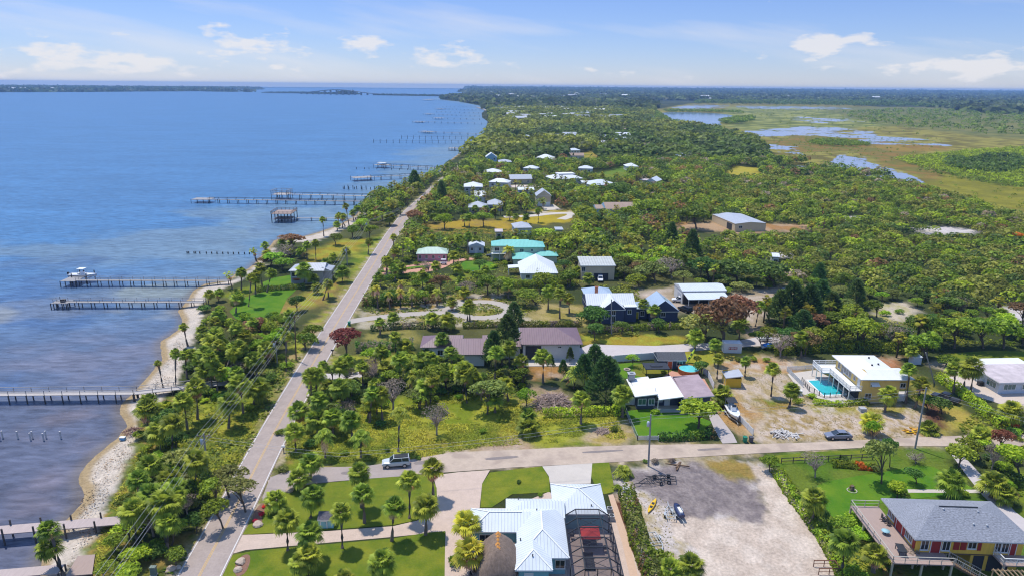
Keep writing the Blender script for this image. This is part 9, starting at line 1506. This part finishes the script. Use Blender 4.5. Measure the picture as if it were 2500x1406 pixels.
# ------------------------------------------------------------------ a label for every plant: what it is and where it stands among the things round it
MARKS = [(720, 1230, 'the red flower bed'), (790, 1280, 'the small aqua shed'), (880, 1200, 'the upper front lawn'), (1000, 1230, 'the paver driveway bend'), (640, 1380, 'the oval rock bed'), (860, 1350, 'the lower front lawn'), (1130, 1330, 'the thatched hut'), (1260, 1180, 'the round side lawn'), (1520, 1170, 'the gravel yard corner'), (1560, 1290, 'the tall ragged hedge'), (1650, 1400, 'the gravel yard front'),
 (120, 1350, 'the low pale dock'), (250, 1270, 'the pinkish boardwalk'), (420, 1250, 'the leaning roadside tree'), (505, 1150, 'the near transformer pole'), (440, 1010, 'the long pale dock ramp'), (350, 1050, 'the driftwood'), (600, 1080, 'the sloping road verge'), (450, 860, 'the narrow beach'), (540, 850, 'the shore palm grove'), (640, 790, 'the coppery shore tree'), (700, 860, 'the wooden pole above the drive'), (520, 760, 'the two railed docks'), (610, 740, 'the bright shore lawn'), (560, 690, 'the boat lift dock'), (760, 690, 'the grey shore house'), (700, 600, 'the grey brown shore thicket'), (800, 600, 'the yellow shore meadow'), (840, 545, 'the sun deck pier'), (880, 590, 'the pole beyond the shore house'), (920, 510, 'the longest near pier'), (970, 470, 'the old piling row'),
 (720, 1080, 'the white mailbox'), (820, 1050, 'the tall grass lot'), (770, 930, 'the short pale drive'), (900, 900, 'the grass left of the plum roofs'), (848, 850, 'the rust red tree'), (970, 980, 'the grey bare thicket'), (1070, 1000, 'the round grey shrub'), (1090, 880, 'the plum roofed wing'), (1225, 860, 'the big dark pine'), (1190, 960, 'the olive tree'), (1350, 980, 'the brush heap'), (1330, 880, 'the plum carport'), (1290, 1070, 'the bare dirt patch'), (1440, 1040, 'the dry straw patch'), (1480, 920, 'the feathery pines'), (960, 770, 'the sandy loop drive entrance'), (1130, 760, 'the circular drive'), (990, 730, 'the coconut palm row'), (1260, 740, 'the dark pine top'),
 (1540, 880, 'the fire pit lawn'), (1620, 990, 'the dark slate house'), (1700, 1040, 'the bright slate house lawn'), (1700, 890, 'the round pool'), (1790, 930, 'the yellow shed'), (1790, 850, 'the lettered storage box'), (1880, 840, 'the lane end'), (1900, 940, 'the open sandy lot'), (2050, 960, 'the turquoise pool'), (2180, 940, 'the yellow balcony house'), (2110, 1040, 'the sedan'), (2230, 1030, 'the tall dark pole'), (2300, 980, 'the pickup truck'), (2390, 920, 'the pale patio'), (2450, 1030, 'the pale blue flat roof house'), (2240, 880, 'the tiny blue shed'),
 (1880, 1140, 'the gravel yard gate'), (2000, 1140, 'the two-rail fence'), (1990, 1240, 'the weedy yard border'), (2150, 1160, 'the vine covered tree'), (2090, 1200, 'the ringed stump'), (2230, 1200, 'the stepping path'), (2400, 1200, 'the garden drive'), (2450, 1120, 'the right edge thicket'), (2080, 1330, 'the raised deck'), (2300, 1380, 'the open pergola'),
 (1450, 790, 'the navy house'), (1600, 790, 'the navy house right wing'), (1710, 720, 'the white workshop'), (1760, 800, 'the big copper tree'), (1650, 830, 'the mown lane verge'), (1960, 770, 'the dark pine grove'), (2060, 820, 'the evergreen belt'), (2180, 770, 'the small grassy clearing'), (2350, 800, 'the wood above the flat roof'), (2470, 780, 'the pale sand clearing'), (1455, 660, 'the cream garage house'), (1300, 660, 'the broad white roof'), (1260, 610, 'the teal roofs'), (1165, 605, 'the small white cottage'), (1055, 620, 'the pink house'), (1000, 660, 'the pink brick drive'), (1150, 665, 'the emerald lawn'), (960, 600, 'the road by the pink house'), (1100, 555, 'the long yellow field'), (1330, 530, 'the curved yellow lawn'), (1020, 520, 'the road bend'), (1180, 510, 'the twin grey houses'), (1330, 490, 'the twin garage house'), (1515, 510, 'the tan roofed house'), (1370, 590, 'the bright green grove'), (1640, 600, 'the central pines'), (1560, 680, 'the wood behind the navy house'), (1820, 540, 'the tan warehouse'), (1740, 660, 'the dark workshop wood'), (1900, 620, 'the lone white shed roof'), (2050, 600, 'the middle of the scrub'), (2300, 570, 'the white sand strip'), (2250, 680, 'the right scrub'), (2100, 690, 'the lower scrub'), (1650, 520, 'the wood left of the warehouse'), (1400, 450, 'the wide white house'), (1150, 470, 'the tall grey house'), (1180, 400, 'the narrow shore road'), (1330, 390, 'the white gabled roof'), (1270, 340, 'the pale blue roofed house'), (1450, 370, 'the orange tiled house'), (1500, 425, 'the green paddock'), (1520, 340, 'the broad pale villa'), (1640, 380, 'the small grey hipped roof'), (1400, 320, 'the violet grey roof'), (1250, 300, 'the far shore bend'), (1400, 295, 'the far wood')]
ORD = ['leftmost', 'second', 'third', 'fourth', 'fifth', 'sixth', 'seventh', 'eighth', 'ninth', 'tenth', 'eleventh', 'twelfth', 'thirteenth', 'fourteenth', 'fifteenth', 'sixteenth', 'seventeenth', 'eighteenth', 'nineteenth', 'twentieth']
from collections import defaultdict
grp = defaultdict(list)
for t, noun, plural, px, py, h, adj in PLANTS+[(t, 'half hidden house', 'half hidden houses', px, py, 5, []) for t, px, py in HID]:
    m = min(MARKS, key=lambda q: (q[0]-px)**2+((q[1]-py)*1.6)**2); dx, dy = px-m[0], (py-m[1])*1.6
    rel = 'left of' if abs(dx) > abs(dy) and dx < 0 else 'right of' if abs(dx) > abs(dy) else 'in front of' if dy > 0 else 'behind'
    grp[(noun, plural, rel, m[2])].append((px, h, adj, t))
for (noun, plural, rel, m), L in grp.items():
    L.sort(key=lambda q: q[0]); n = len(L)
    for i, (px, h, adj, t) in enumerate(L):
        a = next((x for x in adj if x not in noun), '')
        if n == 1: lb = f'{(a+" ") if a else "lone "}{noun} {rel} {m}'
        elif n == 2: lb = f'{("left" if i == 0 else "right")} one of two {plural} {rel} {m}'
        elif i == n-1: lb = f'rightmost of the {plural} {rel} {m}'
        elif i == 0: lb = f'leftmost of the {plural} {rel} {m}'
        else: lb = f'{ORD[min(i, 19)]} from left of the {plural} {rel} {m}'
        if len(lb.split()) > 16: lb = lb.replace(' of the ', ' of ', 1)
        if len(lb.split()) > 16: lb = lb.replace('from left ', '', 1)
        t['label'] = lb
        if n == 1 and 'group' in t: pass
